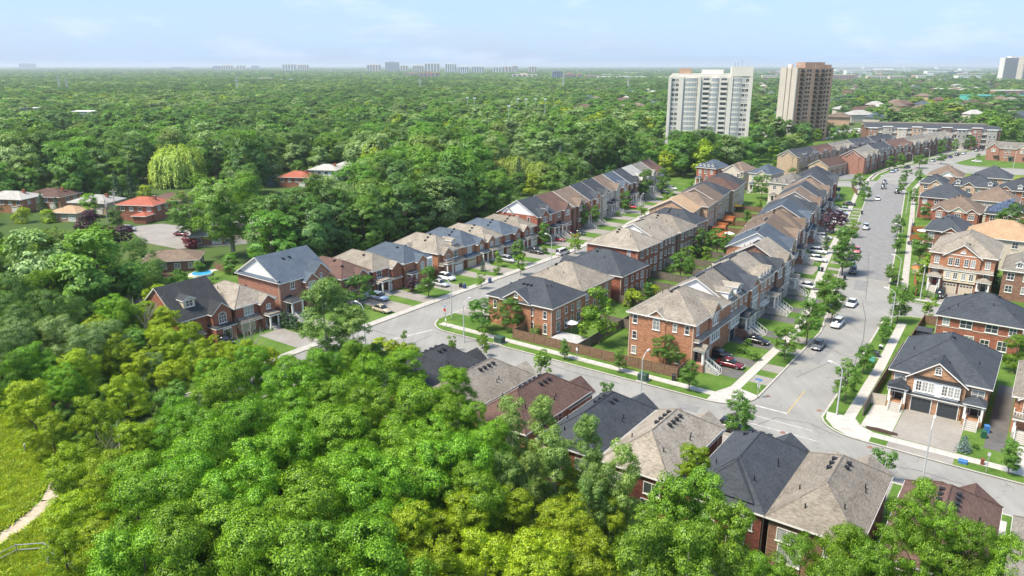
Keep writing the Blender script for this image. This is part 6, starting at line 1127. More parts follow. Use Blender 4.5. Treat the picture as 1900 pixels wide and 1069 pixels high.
# ------------------------------------------------------------------ trees
def leaf_mesh(name, C, Nn, size, mat, rng, asp=.62, tang=None):
    n = len(C); Nn = Nn / (np.linalg.norm(Nn, axis=1, keepdims=True) + 1e-9)
    t = rng.normal(size=(n, 3)) if tang is None else tang; t = t - (t * Nn).sum(1, keepdims=True) * Nn; t /= np.linalg.norm(t, axis=1, keepdims=True) + 1e-9; b = np.cross(Nn, t)
    s = (size * rng.uniform(.6, 1.35, n))[:, None] if np.isscalar(size) else size[:, None]
    V = np.stack([C - t * s * .5, C + b * s * asp * .5 + Nn * s * .08, C + t * s * .5 , C - b * s * asp * .5 + Nn * s * .08], 1).reshape(-1, 3)
    me = bpy.data.meshes.new(name); me.vertices.add(4 * n); me.vertices.foreach_set('co', V.astype(np.float32).ravel()); me.loops.add(4 * n); me.loops.foreach_set('vertex_index', np.arange(4 * n, dtype=np.int32))
    me.polygons.add(n); me.polygons.foreach_set('loop_start', np.arange(0, 4 * n, 4, dtype=np.int32)); me.update(calc_edges=True); me.materials.append(MAT[mat]); return me
def unit(rng, n): d = rng.normal(size=(n, 3)); return d / np.linalg.norm(d, axis=1, keepdims=True)
def crown_pts(rng, Rr, z0, z1, nl, lr, ncl, nleaf, tc=.42, spread=.60, clr=.5, up=.45, flat=.75, nn=.27, ow=.25, dw=1.0, ck=.7):
    t = rng.uniform(.04, .97, nl); env = Rr * np.sqrt(np.clip(1 - ((t - tc) / spread) ** 2, .02, 1)); a = rng.uniform(0, 6.283, nl); rad = env * np.sqrt(rng.uniform(.15, 1, nl)) * (1 - lr * .4)
    L = np.stack([rad * np.cos(a), rad * np.sin(a), z0 + t * (z1 - z0)], 1); lrd = lr * Rr * rng.uniform(.65, 1.25, nl)
    # clumps on the upper, outer skin of the lobes
    w = lrd ** 2; li = rng.choice(nl, ncl * 2, p=w / w.sum()); d = unit(rng, ncl * 2); d[:, 2] = d[:, 2] * .9 + .22; d /= np.linalg.norm(d, axis=1, keepdims=True)
    cp = L[li] + d * lrd[li][:, None] * rng.uniform(.82, 1.08, ncl * 2)[:, None] * np.array([1, 1, flat])
    keep = np.ones(len(cp), bool)
    for k in range(nl):
        q = (cp - L[k]) / np.array([1, 1, flat]); keep &= ~((np.linalg.norm(q, axis=1) < lrd[k] * .72) & (li != k))
    cp, d = cp[keep][:ncl], d[keep][:ncl]
    ci = rng.integers(0, len(cp), nleaf); off = unit(rng, nleaf) * (rng.uniform(0, 1, nleaf) ** .5)[:, None] * clr * np.array([1, 1, .55])
    C = cp[ci] + off; cen = np.array([0, 0, z0 + (z1 - z0) * .4]); outw = C - cen; outw /= np.linalg.norm(outw, axis=1, keepdims=True)
    Nn = (d[ci] * .8 + off / clr * ck) * dw + outw * ow + rng.normal(size=(nleaf, 3)) * nn + np.array([0, 0, up]); return C, Nn, L
def trunk_mesh(seed, h, r, z0, z1, Rr, nl=6, mat='bark', lean=.3):
    q = random.Random(seed); m = MB(); top = (q.uniform(-lean, lean), q.uniform(-lean, lean), h); m.tube([(0, 0, -.3), (0, 0, .3), (top[0] * .3, top[1] * .3, h * .5), top], [r * 1.5, r, r * .75, r * .3], 8)
    for k in range(nl):
        a = k * 6.283 / nl + q.uniform(-.4, .4); zs = z0 * .7 + (z1 - z0) * q.uniform(0, .45); L = Rr * q.uniform(.55, .85); f = zs / h
        m.tube([(top[0] * f, top[1] * f, zs), (L * .45 * math.cos(a), L * .45 * math.sin(a), zs + L * .45), (L * math.cos(a), L * math.sin(a), zs + L * .8)], [r * .45, r * .28, r * .08], 5)
    return m.mesh('trunk', [mat])
KIND = {}
def mk(kind, n, Rr, z0, z1, nl, lr, ncl, nleaf, ls, mat, bark='bark', tr=.22, nlimb=6, **kw):
    KIND[kind] = []
    for i in range(n):
        rng = np.random.default_rng(hash_(kind) + i * 17); C, Nn, L = crown_pts(rng, Rr, z0, z1, nl, lr, ncl, nleaf, **kw)
        me = leaf_mesh('crown', C, Nn, ls, mat, rng); KIND[kind].append((me, trunk_mesh(hash_(kind) + i, z0 + (z1 - z0) * .75, tr, z0, z1, Rr, nlimb, bark), z1))
def hash_(s): return sum((i + 1) * ord(c) for i, c in enumerate(s)) % 9973
# near, full-detail kinds
mk('maple', 4, 5.2, 3.0, 13.0, 26, .36, 400, 48000, .205, 'leaf_maple', clr=.84, flat=.8, ck=1.35, up=.2, nn=.38); mk('locust', 4, 4.2, 1.2, 10.5, 34, .30, 400, 34000, .195, 'leaf_yellow', clr=.66, ck=1.25, up=.2, nn=.38); mk('darkmaple', 3, 5.6, 2.5, 14.0, 36, .30, 560, 40000, .19, 'leaf_deep', clr=.75, ck=1.25, up=.25, nn=.32)
mk('poplar', 3, 3.4, 1.8, 14.0, 60, .26, 1100, 26000, .21, 'leaf_poplar', 'bark_pale', .16, 12, clr=.5, spread=.62); mk('limepoplar', 2, 3.4, 1.8, 14.0, 60, .26, 1100, 26000, .21, 'leaf_lime', 'bark_pale', .16, 12, clr=.5, spread=.62); mk('ash', 3, 4.6, 2.5, 12.0, 28, .27, 400, 30000, .195, 'leaf_lime', clr=.70, ck=1.25, up=.25, nn=.32); mk('shrubtree', 3, 3.0, .4, 6.5, 22, .33, 520, 12000, .24, 'leaf_mid', clr=.45); mk('silvermaple', 2, 5.0, 2.0, 12.5, 34, .30, 560, 34000, .19, 'leaf_silver', clr=.7, ck=1.25, up=.25, nn=.32)
# middle distance
mk('m_mid', 4, 5.0, 2.0, 13.0, 44, .24, 520, 9500, .44, 'leaf_mid', clr=.8, nn=.2, ow=1.0, dw=.6); mk('m_dark', 4, 5.2, 2.0, 14.5, 44, .24, 520, 9500, .44, 'leaf_dark', clr=.8, nn=.2, ow=1.0, dw=.6); mk('m_yellow', 3, 4.8, 1.5, 11.5, 44, .24, 520, 9500, .44, 'leaf_yellow', clr=.75, nn=.2, ow=1.0, dw=.6); mk('m_olive', 3, 5.0, 2.0, 12.5, 44, .24, 520, 9500, .44, 'leaf_olive', clr=.8, nn=.2, ow=1.0, dw=.6); mk('m_silver', 3, 5.2, 2.0, 13.0, 44, .24, 520, 9500, .44, 'leaf_silver', clr=.8, nn=.2, ow=1.0, dw=.6); mk('m_maple', 3, 5.0, 2.0, 12.5, 44, .24, 520, 9500, .44, 'leaf_maple', clr=.8, nn=.2, ow=1.0, dw=.6)
mk('elm', 1, 9.0, 4.0, 19.0, 60, .20, 900, 26000, .40, 'leaf_mid', 'bark_pale', .55, 9, tc=.62, spread=.6, clr=.9, nn=.2, ow=1.0, dw=.6); mk('bigdark', 3, 8.0, 2.0, 19.0, 46, .24, 800, 19000, .48, 'leaf_dark', tr=.4, clr=.9, nn=.2, ow=1.0, dw=.6); mk('bigmid', 3, 8.0, 2.0, 18.5, 46, .24, 800, 19000, .48, 'leaf_mid', tr=.4, clr=.9, nn=.2, ow=1.0, dw=.6)
mk('purple', 2, 3.6, 1.2, 7.0, 22, .33, 320, 6000, .34, 'leaf_purple', clr=.5); mk('redbush', 1, 2.0, .2, 2.6, 14, .36, 160, 2500, .28, 'leaf_redbush', clr=.4)
mk('street', 4, 1.55, 1.3, 6.0, 24, .36, 320, 7500, .17, 'leaf_street', tr=.08, nlimb=7, clr=.35); mk('sapling', 2, 1.1, 1.2, 3.6, 10, .36, 90, 1500, .17, 'leaf_street', tr=.045, nlimb=5, clr=.25); mk('limetree', 3, 1.6, .8, 5.0, 16, .33, 190, 3600, .20, 'leaf_lime', tr=.07, clr=.32); mk('spread', 2, 4.0, 2.2, 7.6, 26, .24, 420, 9000, .24, 'leaf_street', tr=.13, nlimb=9, clr=.45, flat=.5); mk('bush', 3, 1.0, 0, 1.5, 9, .45, 70, 1100, .17, 'leaf_street', tr=.05, nlimb=3, clr=.25); mk('yellowbush', 2, 2.6, 0, 4.2, 16, .38, 240, 4200, .28, 'leaf_yellow', tr=.07, clr=.45); mk('weeds', 2, 1.3, 0, 1.3, 12, .4, 110, 1700, .22, 'leaf_grass', tr=.03, nlimb=3, clr=.35)
mk('cedar', 2, .62, 0, 3.4, 18, .5, 120, 1900, .16, 'leaf_spruce', tr=.06, nlimb=2, clr=.22, tc=.3, spread=.75)
# far kinds used in the woodland
mk('f_mid', 3, 5.0, 1.0, 12.0, 34, .25, 260, 2200, .92, 'leaf_mid', clr=1.0, nn=.2, ow=1.0, dw=.6); mk('f_dark', 3, 5.2, 1.0, 13.5, 34, .25, 260, 2200, .92, 'leaf_dark', clr=1.0, nn=.2, ow=1.0, dw=.6); mk('f_olive', 2, 5.2, 1.0, 12.0, 34, .25, 260, 2200, .92, 'leaf_olive', clr=1.0, nn=.2, ow=1.0, dw=.6); mk('f_silver', 2, 5.4, 1.0, 12.5, 34, .25, 260, 2200, .92, 'leaf_silver', clr=1.0, nn=.2, ow=1.0, dw=.6); mk('f_yellow', 2, 4.8, 1.0, 11.0, 34, .25, 260, 2200, .92, 'leaf_yellow', clr=1.0, nn=.2, ow=1.0, dw=.6)
mk('g_mid', 2, 14, -1, 11.0, 20, .32, 160, 900, 3.4, 'leaf_mid', clr=2.4, nn=.2, ow=1.0, dw=.6); mk('g_dark', 2, 14, -1, 12.0, 20, .32, 160, 900, 3.4, 'leaf_dark', clr=2.4, nn=.2, ow=1.0, dw=.6); mk('g_olive', 1, 14, -1, 11, 20, .32, 160, 900, 3.4, 'leaf_olive', clr=2.4, nn=.2, ow=1.0, dw=.6)
# weeping willow: strands hanging from a dome
KIND['willow'] = []
for i in range(2):
    rng = np.random.default_rng(50 + i); ns = 620; d = unit(rng, ns); d[:, 2] = np.abs(d[:, 2]) * .8 + .1; d /= np.linalg.norm(d, axis=1, keepdims=True); lob = 1 + .16 * np.sin(d[:, :1] * 7 + i) * np.cos(d[:, 1:2] * 6)
    top = d * np.array([6.2, 6.2, 5.2]) * lob * rng.uniform(.78, 1, (ns, 1)) + np.array([0, 0, 7.0]); L = rng.uniform(2.0, 6.5, ns) * (1.1 - d[:, 2] * .6); k = 22; f = rng.uniform(0, 1, (ns, k))
    C = top[:, None, :] + np.stack([d[:, 0:1] * f * .8, d[:, 1:2] * f * .8, -f * L[:, None]], 2) + rng.normal(size=(ns, k, 3)) * .13; C = C.reshape(-1, 3); C[:, 2] = np.maximum(C[:, 2], .6)
    Nn = np.repeat(d, k, 0) + rng.normal(size=C.shape) * .35 + np.array([0, 0, .35]); tg = np.tile([0, 0, 1.0], (len(C), 1)) + rng.normal(size=C.shape) * .25
    KIND['willow'].append((leaf_mesh('crown', C, Nn, .62, 'leaf_willow', rng, .38, tg), trunk_mesh(60 + i, 9, .4, 3, 12, 5, 7), 12.2))
def conifer(kind, n, H, Rr, mat, tiers, per, ls):
    KIND[kind] = []
    for i in range(n):
        rng = np.random.default_rng(80 + i + tiers); C = []; Nn = []; T_ = []
        for k in range(tiers):
            f = k / tiers; z = .5 + f * (H - .6); r = Rr * (1 - f) ** .85 + .08; nb = max(5, int(11 * (1 - f) + 4))
            for b in range(nb):
                a = b * 6.283 / nb + k * 1.3 + rng.uniform(-.2, .2); dr = np.array([math.cos(a), math.sin(a), 0]); s = rng.uniform(.06, 1, per) ** .7; rr = r * rng.uniform(.8, 1.1)
                C.append(dr * (s * rr)[:, None] + np.stack([rng.normal(size=per) * .10 * rr * .6, rng.normal(size=per) * .10 * rr * .6, z - s * rr * .30 + rng.normal(size=per) * .05], 1)); Nn.append(np.tile(dr * .45 + np.array([0, 0, 1]), (per, 1)) + rng.normal(size=(per, 3)) * .4); T_.append(np.tile(dr, (per, 1)) + rng.normal(size=(per, 3)) * .4)
        me = leaf_mesh('crown', np.concatenate(C), np.concatenate(Nn), ls, mat, rng, .45, np.concatenate(T_)); m = MB(); m.tube([(0, 0, -.2), (0, 0, H * .97)], [H * .018 + .05, .03], 7); KIND[kind].append((me, m.mesh('trunk', ['bark']), H))
conifer('spruce', 2, 13.0, 3.0, 'leaf_spruce', 26, 9, .55); conifer('bluespruce', 2, 9.0, 2.6, 'leaf_bluespruce', 18, 9, .45); conifer('small_bluespruce', 1, 2.6, 1.1, 'leaf_bluespruce', 12, 8, .22); conifer('small_spruce', 1, 6.0, 1.9, 'leaf_spruce', 16, 8, .35)
# bare, dead trees
def bare(seed, H, mat='bark_pale'):
    q = random.Random(seed); m = MB()
    def br(p, d, L, r, lv):
        pts = [p]; rr = [r]; dd = d.copy()
        for k in range(3): dd = (dd + Vector((q.uniform(-.22, .22), q.uniform(-.22, .22), q.uniform(-.02, .16)))).normalized(); pts.append(pts[-1] + dd * L / 3); rr.append(r * (1 - (k + 1) * .25))
        m.tube(pts, rr, 5 if lv else 7)
        if lv < 3:
            for k in range(q.randint(4, 6) if lv < 2 else 3):
                i = q.randint(1, 3); a = q.uniform(0, 6.283); nd = (dd * .75 + Vector((math.cos(a), math.sin(a), .35)) * .65).normalized(); br(pts[i], nd, L * q.uniform(.45, .65), r * .45, lv + 1)
    br(Vector((0, 0, -.2)), Vector((0, 0, 1)), H * .62, .16, 0); return m.mesh('trunk', [mat])
BARE = [bare(5 + i, 10) for i in range(3)]
TREES = []
def tree(kind, p, s, rz, label, cat='tree', group=None, name=None, sz=None, i=None, lift=0.0):
    v = KIND[kind]; q = v[i if i is not None else rnd.randrange(len(v))]; e = tag(empty(name or 'tree', p, rz), label, cat, group); e.scale = (s, s, sz or s)
    put('crown', q[0], e, (0, 0, lift)); put('trunk', q[1], e, (0, 0, 0), 0, (1, 1, max(.3, 1 + lift / q[2]))); TREES.append((p.x, p.y, 5.0 * s)); return e
SC = dict(maple=.84, locust=.82, poplar=.74, limepoplar=.78, ash=.62, willow=.95, spruce=1, bluespruce=1, small_spruce=1, elm=.9, bigdark=.88, bigmid=.88, darkmaple=.85, silvermaple=.85)
def tpx(kind, x, y, zc, s, label, vlim=None, **kw):                    # (x, y): centre of the crown in the photo; zc: its height above ground
    H = KIND[kind][0][2]; p = un(x, y, zc); 
    if vlim is not None:
        while touv(p)[1] > vlim and zc < 22: zc += .25; p = un(x, y, zc)
    s *= SC.get(kind, .8); sz = s * (min(1.45, max(1, zc / (H * .55) / s)) if kind in ('poplar', 'limepoplar', 'ash') else 1); return tree(kind, Vector((p.x, p.y, 0)), s, rnd.uniform(0, 6.28), label, lift=zc / sz - H * .55, sz=sz, **kw)
ORD = 'first second third fourth fifth sixth seventh eighth ninth tenth eleventh twelfth thirteenth fourteenth fifteenth'.split()
def ranks(lst, n):                                                   # nearest rank first, left to right inside a rank
    o = sorted(range(len(lst)), key=lambda i: -lst[i][1]); lab = {}
    for r in range(0, len(o), n):
        for j, i in enumerate(sorted(o[r:r + n], key=lambda i: lst[i][0])): lab[i] = (ORD[j], ORD[r // n])
    return lab
def grove(kind, lst, n, text, group, name, vlim=None, f=None):
    lab = ranks(lst, n)
    for i, (x, y, zc, s) in enumerate(lst): tpx(kind, x, y, zc, s, text % lab[i], vlim if f is None or f(x) else None, group=group, name=name)
GFG = 'bright green maples filling the foreground'; grove('maple', [(545, 770, 8, 1.0), (425, 765, 8, 1.0), (690, 725, 8, .95), (640, 850, 8, 1.05), (505, 890, 8, 1.1), (775, 800, 8, 1.0), (835, 895, 8.5, 1.0), (385, 890, 8, 1.05), (300, 985, 8, 1.05), (420, 1030, 8, 1.1), (570, 1000, 8, 1.1), (705, 950, 8, 1.0), (470, 700, 7, .75), (600, 695, 7, .7), (755, 700, 7.5, .75), (340, 800, 7, .8), (905, 850, 8, .7), (270, 1075, 8, 1.0), (560, 1110, 8, 1.1), (700, 1090, 8, 1.1), (845, 735, 8, .62), (380, 830, 7, .9), (620, 770, 8, .9), (780, 900, 8, .9), (880, 940, 8, .8), (250, 930, 7.5, .85), (345, 950, 8, .95), (460, 970, 8, 1.0), (640, 930, 8, 1.0), (740, 860, 8, .95), (570, 840, 8, .9), (460, 820, 8, .9), (690, 800, 8, .9), (540, 720, 7, .75), (660, 670, 7, .6), (400, 720, 6.5, .7), (800, 850, 8, .8), (640, 1060, 8, 1.0), (350, 1060, 8, 1.0), (480, 1080, 8, 1.0), (830, 800, 8, .75), (870, 800, 8, .6)], 7, 'bright green foreground maple, %s from left in the %s rank from below', GFG, 'maple_tree', -37.5, lambda x: x > 760)
grove('locust', [(175, 790, 6, .95), (235, 735, 6, .8), (140, 880, 5.5, .95), (150, 975, 5, .9), (255, 830, 6, .8), (60, 755, 6, .9), (320, 700, 5.5, .65), (205, 900, 6, .9), (120, 1030, 4.5, .75), (100, 820, 5, .8), (385, 690, 5, .55), (215, 660, 6, .8), (200, 1020, 5.5, .8)], 5, 'yellow-green tree beside the meadow, %s from left, %s rank from below', 'yellow-green trees by the meadow', 'locust_tree')
grove('locust', [(310, 605, 6, .8), (355, 625, 5, .65), (295, 560, 7, .8), (420, 655, 4, .5), (460, 650, 4, .45), (180, 620, 7, .75), (145, 690, 7, .8), (265, 690, 6, .7), (330, 650, 5.5, .85), (390, 655, 4.5, .7), (430, 670, 4.5, .65), (300, 640, 6, .85), (365, 670, 5, .75), (470, 668, 4.5, .6), (340, 590, 5, .55), (500, 665, 4, .5)], 8, 'yellow-green tree before the left street houses, %s from left, %s rank', 'yellow-green trees before the left street', 'locust_tree')
grove('locust', [(760, 1000, 7, .9), (860, 985, 7, .85), (950, 965, 6.5, .8), (1045, 985, 6.5, .85), (900, 1060, 7, .95), (1000, 1060, 7, .95), (1105, 1050, 7, .85), (800, 1090, 7, .95), (1130, 960, 6, .6), (700, 1040, 6.5, .8), (1060, 900, 5.5, .55), (1285, 862, 4.5, .5)], 5, 'yellow-green tree at bottom centre, %s from left, %s rank from below', 'yellow-green trees at the bottom centre', 'locust_tree', -38)
for k, (x, y, zc, s) in enumerate([(950, 812, 7, .85), (1005, 800, 8, .75), (1088, 835, 8, .72), (1030, 875, 7, .85), (1150, 880, 7.5, .85), (1110, 910, 6.5, .8), (1235, 965, 8, 1.0), (1310, 950, 8, .95), (1340, 1015, 8, 1.0), (1190, 1030, 8, 1.0), (1270, 1050, 8, 1.0), (935, 900, 6.5, .7), (980, 900, 6, .7), (1090, 960, 6, .7)]):
    tpx('limepoplar' if x > 1180 else 'poplar', x, y + (38 if x > 1100 else 12), zc, s, 'light green poplar behind the foreground row, %s from the left' % ['second', 'fourth', 'seventh', 'fifth', 'tenth', 'ninth', 'twelfth', 'thirteenth', 'last', 'eleventh', 'next to last', 'first', 'third', 'eighth'][k], -38, group='poplars behind the foreground houses', name='poplar_tree')
grove('ash', [(a, b + 42, c, d) for a, b, c, d in [(1560, 1000, 8, .9), (1480, 1035, 8, .85), (1655, 985, 8, .9), (1732, 945, 8, .85), (1795, 1010, 8, .8), (1700, 1040, 8, 1.0), (1620, 1062, 8, .95), (1862, 1050, 8, .9), (1425, 1060, 7.5, .8), (1770, 1075, 8, .9), (1540, 1085, 8, .9), (1600, 1015, 8, .7)]], 5, 'light green ash at lower right, %s from left, %s rank from below', 'ash trees at lower right', 'ash_tree', -38.5)
for k, (kind, x, y, zc, s, lab) in enumerate([('darkmaple', 85, 505, 8, 1.05, 'dark broadleaf tree at the left edge above the silvery maple'), ('darkmaple', 100, 600, 8, 1.0, 'deep shaded tree at left, above the yellow-green trees'), ('darkmaple', 25, 560, 8, .95, 'dark tree touching the left edge'), ('silvermaple', 165, 655, 7, .85, 'silvery leaved maple in the middle of the left woods'), ('darkmaple', 250, 490, 7, .95, 'dark round tree beside the low bungalow'), ('silvermaple', 30, 650, 7.5, .9, 'silvery tree at the left edge'), ('darkmaple', 160, 560, 7.5, .85, 'dark tree between the silvery maple and the bungalow'), ('shrubtree', 255, 640, 3.5, 1.1, 'low rounded green tree left of the dead tree'), ('shrubtree', 320, 735, 3.5, 1.0, 'dark low tree amid yellow-green trees'), ('silvermaple', 285, 690, 5.5, .55, 'pale maple below the dead tree'), ('poplar', 605, 605, 8.5, 1.75, 'tall silvery poplar in front of the tall gabled house'), ('poplar', 655, 625, 7, 1.2, 'slender silvery poplar beside the left street lamp'), ('shrubtree', 700, 655, 3, .7, 'low green tree on the road corner by the left street lamp'), ('shrubtree', 660, 660, 3.4, .8, 'green shrub tree below the silvery poplar'), ('ash', 70, 470, 8, .9, 'lighter green tree at upper left of the near woods'), ('darkmaple', 190, 470, 7, .8, 'dark tree behind the bungalow roof'), ('maple', 210, 590, 7, .7, 'green tree in front of the nearest left street house, left side'), ('maple', 120, 720, 6, .6, 'green tree below the silvery maple')]): tpx(kind, x, y, zc, s, lab)
for k, (x, y, s, lab) in enumerate([(265, 640, 1.15, 'bare dead tree with pale branches in front of the nearest left street house'), (455, 640, .8, 'thin bare tree in front of the red brick house with tan roof'), (468, 655, .75, 'second thin bare tree in front of the red brick house'), (222, 880, .9, 'bare grey trunk among the yellow-green trees at lower left'), (1095, 850, .8, 'half bare poplar skeleton over the dark grey roof'), (1300, 1010, .7, 'bare pale stem in front of the dark blue-grey roof')]):
    p = un(x, y, 2); 
    if x > 900: p = un(x, y, 7)
    e = tag(empty('dead_tree', Vector((p.x, p.y, 0)), k * 1.7), lab, 'tree'); e.scale = (s, s, s * 1.15); put('trunk', BARE[k % 3], e)
for k, (kind, x, y, zc, s) in enumerate([('ash', 20, 478, 6.5, 1.2), ('ash', 100, 470, 7, 1.5), ('darkmaple', 150, 480, 8, 1.05), ('silvermaple', 60, 520, 8, 1.2), ('ash', 120, 500, 8, 1.5), ('darkmaple', 195, 520, 7.5, 1.0), ('maple', 10, 500, 8, 1.0), ('shrubtree', 205, 470, 3, .8), ('darkmaple', 225, 545, 7, .9), ('silvermaple', 110, 640, 7, .9), ('darkmaple', 60, 620, 7.5, 1.0), ('ash', 15, 720, 6, 1.0), ('silvermaple', 200, 640, 6, .8), ('darkmaple', 0, 610, 8, 1.0), ('maple', 60, 690, 6.5, .8), ('darkmaple', 280, 520, 6, .8), ('locust', 270, 590, 6, .7), ('ash', 235, 600, 6, 1.0), ('ash', 85, 560, 7.5, 1.4)]):
    tpx(kind, x, y, zc, s, 'broadleaf tree in the left woods, %s from left in the %s rank' % (ORD[k % 7], ORD[k // 7]), group='broadleaf trees of the left woods')
for k, (u, v) in enumerate([(-119, 8), (-118, 18), (-121, 27), (-117, 36), (-122, 44), (-118, 53), (-121, 62), (-117, 71), (-123, 79), (-119, 88), (-128, 14), (-130, 33), (-129, 50), (-131, 66), (-129, 84), (-118, 98), (-126, 104)]):
    q = 'bigdark' if k % 3 else 'bigmid'; s = .82 + .12 * (k % 3); tree(q, G(u, v), s, k * 1.3, 'tall tree belt behind the left street, %s from left, %s line' % (ORD[k % 10], 'front' if k < 10 else 'back'), group='tall tree belt behind the left street', sz=s * 1.02)
# big trees behind the left street
for kind, x, y, zc, s, lab in [('elm', 425, 395, 12, 1.32, 'huge spreading elm with pale forked trunk above the tall gabled house'), ('elm', 352, 402, 8.5, .8, 'second spreading elm left of the huge one'), ('bigdark', 548, 402, 9.5, 1.0, 'dense dark tree right of the elm'), ('bigdark', 560, 450, 7, .6, 'dark lower tree behind the tall gabled house'), ('bigmid', 660, 362, 11, 1.2, 'large green tree behind the maroon-brown roof'), ('bigdark', 735, 345, 11, 1.2, 'large dark tree behind the blue-grey roofs'), ('bigmid', 785, 318, 12, 1.25, 'large green tree at the top of the tall tree belt'), ('bigdark', 812, 355, 11, 1.15, 'large dark tree left of the spruce'), ('bigmid', 862, 328, 11, 1.1, 'large green tree near the spruce'), ('m_maple', 665, 415, 5.5, 1.0, 'bright yellow-green tree in the shade of the tall belt'), ('bigdark', 880, 370, 8, .7, 'dark tree behind the tan roof'), ('bigdark', 620, 425, 7, .7, 'dark understorey tree left of the bright one'), ('bigdark', 720, 400, 7, .75, 'dark understorey tree behind the blue-grey roof'), ('bigdark', 770, 400, 7, .6, 'dark understorey tree right of the bright one'), ('m_mid', 650, 455, 4, .7, 'small green tree behind the tan roof on the left street'), ('bigmid', 600, 380, 9, .8, 'green tree between the dense dark tree and the large belt'),
        ('willow', 330, 310, 8, 1.9, 'large pale weeping willow at left'), ('willow', 960, 312, 6, 1.1, 'pale weeping willow left of the tall spruce'), ('willow', 1000, 322, 6, 1.0, 'pale weeping willow right of the tall spruce'), ('willow', 930, 312, 6, .9, 'small pale willow behind the tall spruce'), ('spruce', 963, 320, 8, 1.15, 'tall dark spruce between the pale willows'), ('spruce', 992, 268, 7, 1.0, 'dark spruce in the forest above the willows'), ('bluespruce', 1040, 285, 5, 1.2, 'pale blue spruce in the forest'), ('spruce', 215, 345, 7, 1.1, 'dark spruce behind the bright red roof'), ('spruce', 240, 335, 7, 1.0, 'second dark spruce behind the bright red roof'), ('small_spruce', 76, 372, 4, 1.3, 'dark spruce in front of the brown roofed house'), ('small_spruce', 105, 380, 3.4, 1.1, 'second spruce before the brown roofed house'), ('bluespruce', 500, 325, 5, 1.0, 'blue spruce left of the red roof among trees'), ('bluespruce', 118, 395, 2.6, .55, 'small blue spruce beside the yellow bush'),
        ('purple', 165, 412, 4.2, 1.35, 'purple-leaved tree left of the bright red roof'), ('purple', 230, 435, 3.6, 1.0, 'purple-leaved tree in front of the bright red roof'), ('purple', 192, 440, 3.8, 1.15, 'third purple-leaved tree below the utility poles'), ('redbush', 350, 450, 1.8, 1.5, 'red-leaved bush beside the side road'), ('yellowbush', 42, 400, 2.4, 1.4, 'yellow-green bush in front of the brown roofed house'), ('yellowbush', 90, 400, 2.4, 1.2, 'second yellow-green bush by the older houses'), ('m_maple', 165, 380, 4.5, .8, 'bright green garden tree before the pale roofed house'), ('m_yellow', 270, 360, 5, .7, 'yellow-green tree behind the bright red roof'), ('m_mid', 430, 490, 2.5, .6, 'rounded green bush below the elm trunk'), ('shrubtree', 370, 495, 2, .6, 'green shrub beside the bungalow'), ('m_dark', 215, 400, 4, .6, 'dark garden tree at the utility poles'), ('m_mid', 480, 410, 4, .5, 'green tree behind the second elm'), ('spread', 398, 528, 3, .6, 'small garden tree behind the tan roof near the pool')]: tpx(kind, x, y, zc, s, lab)
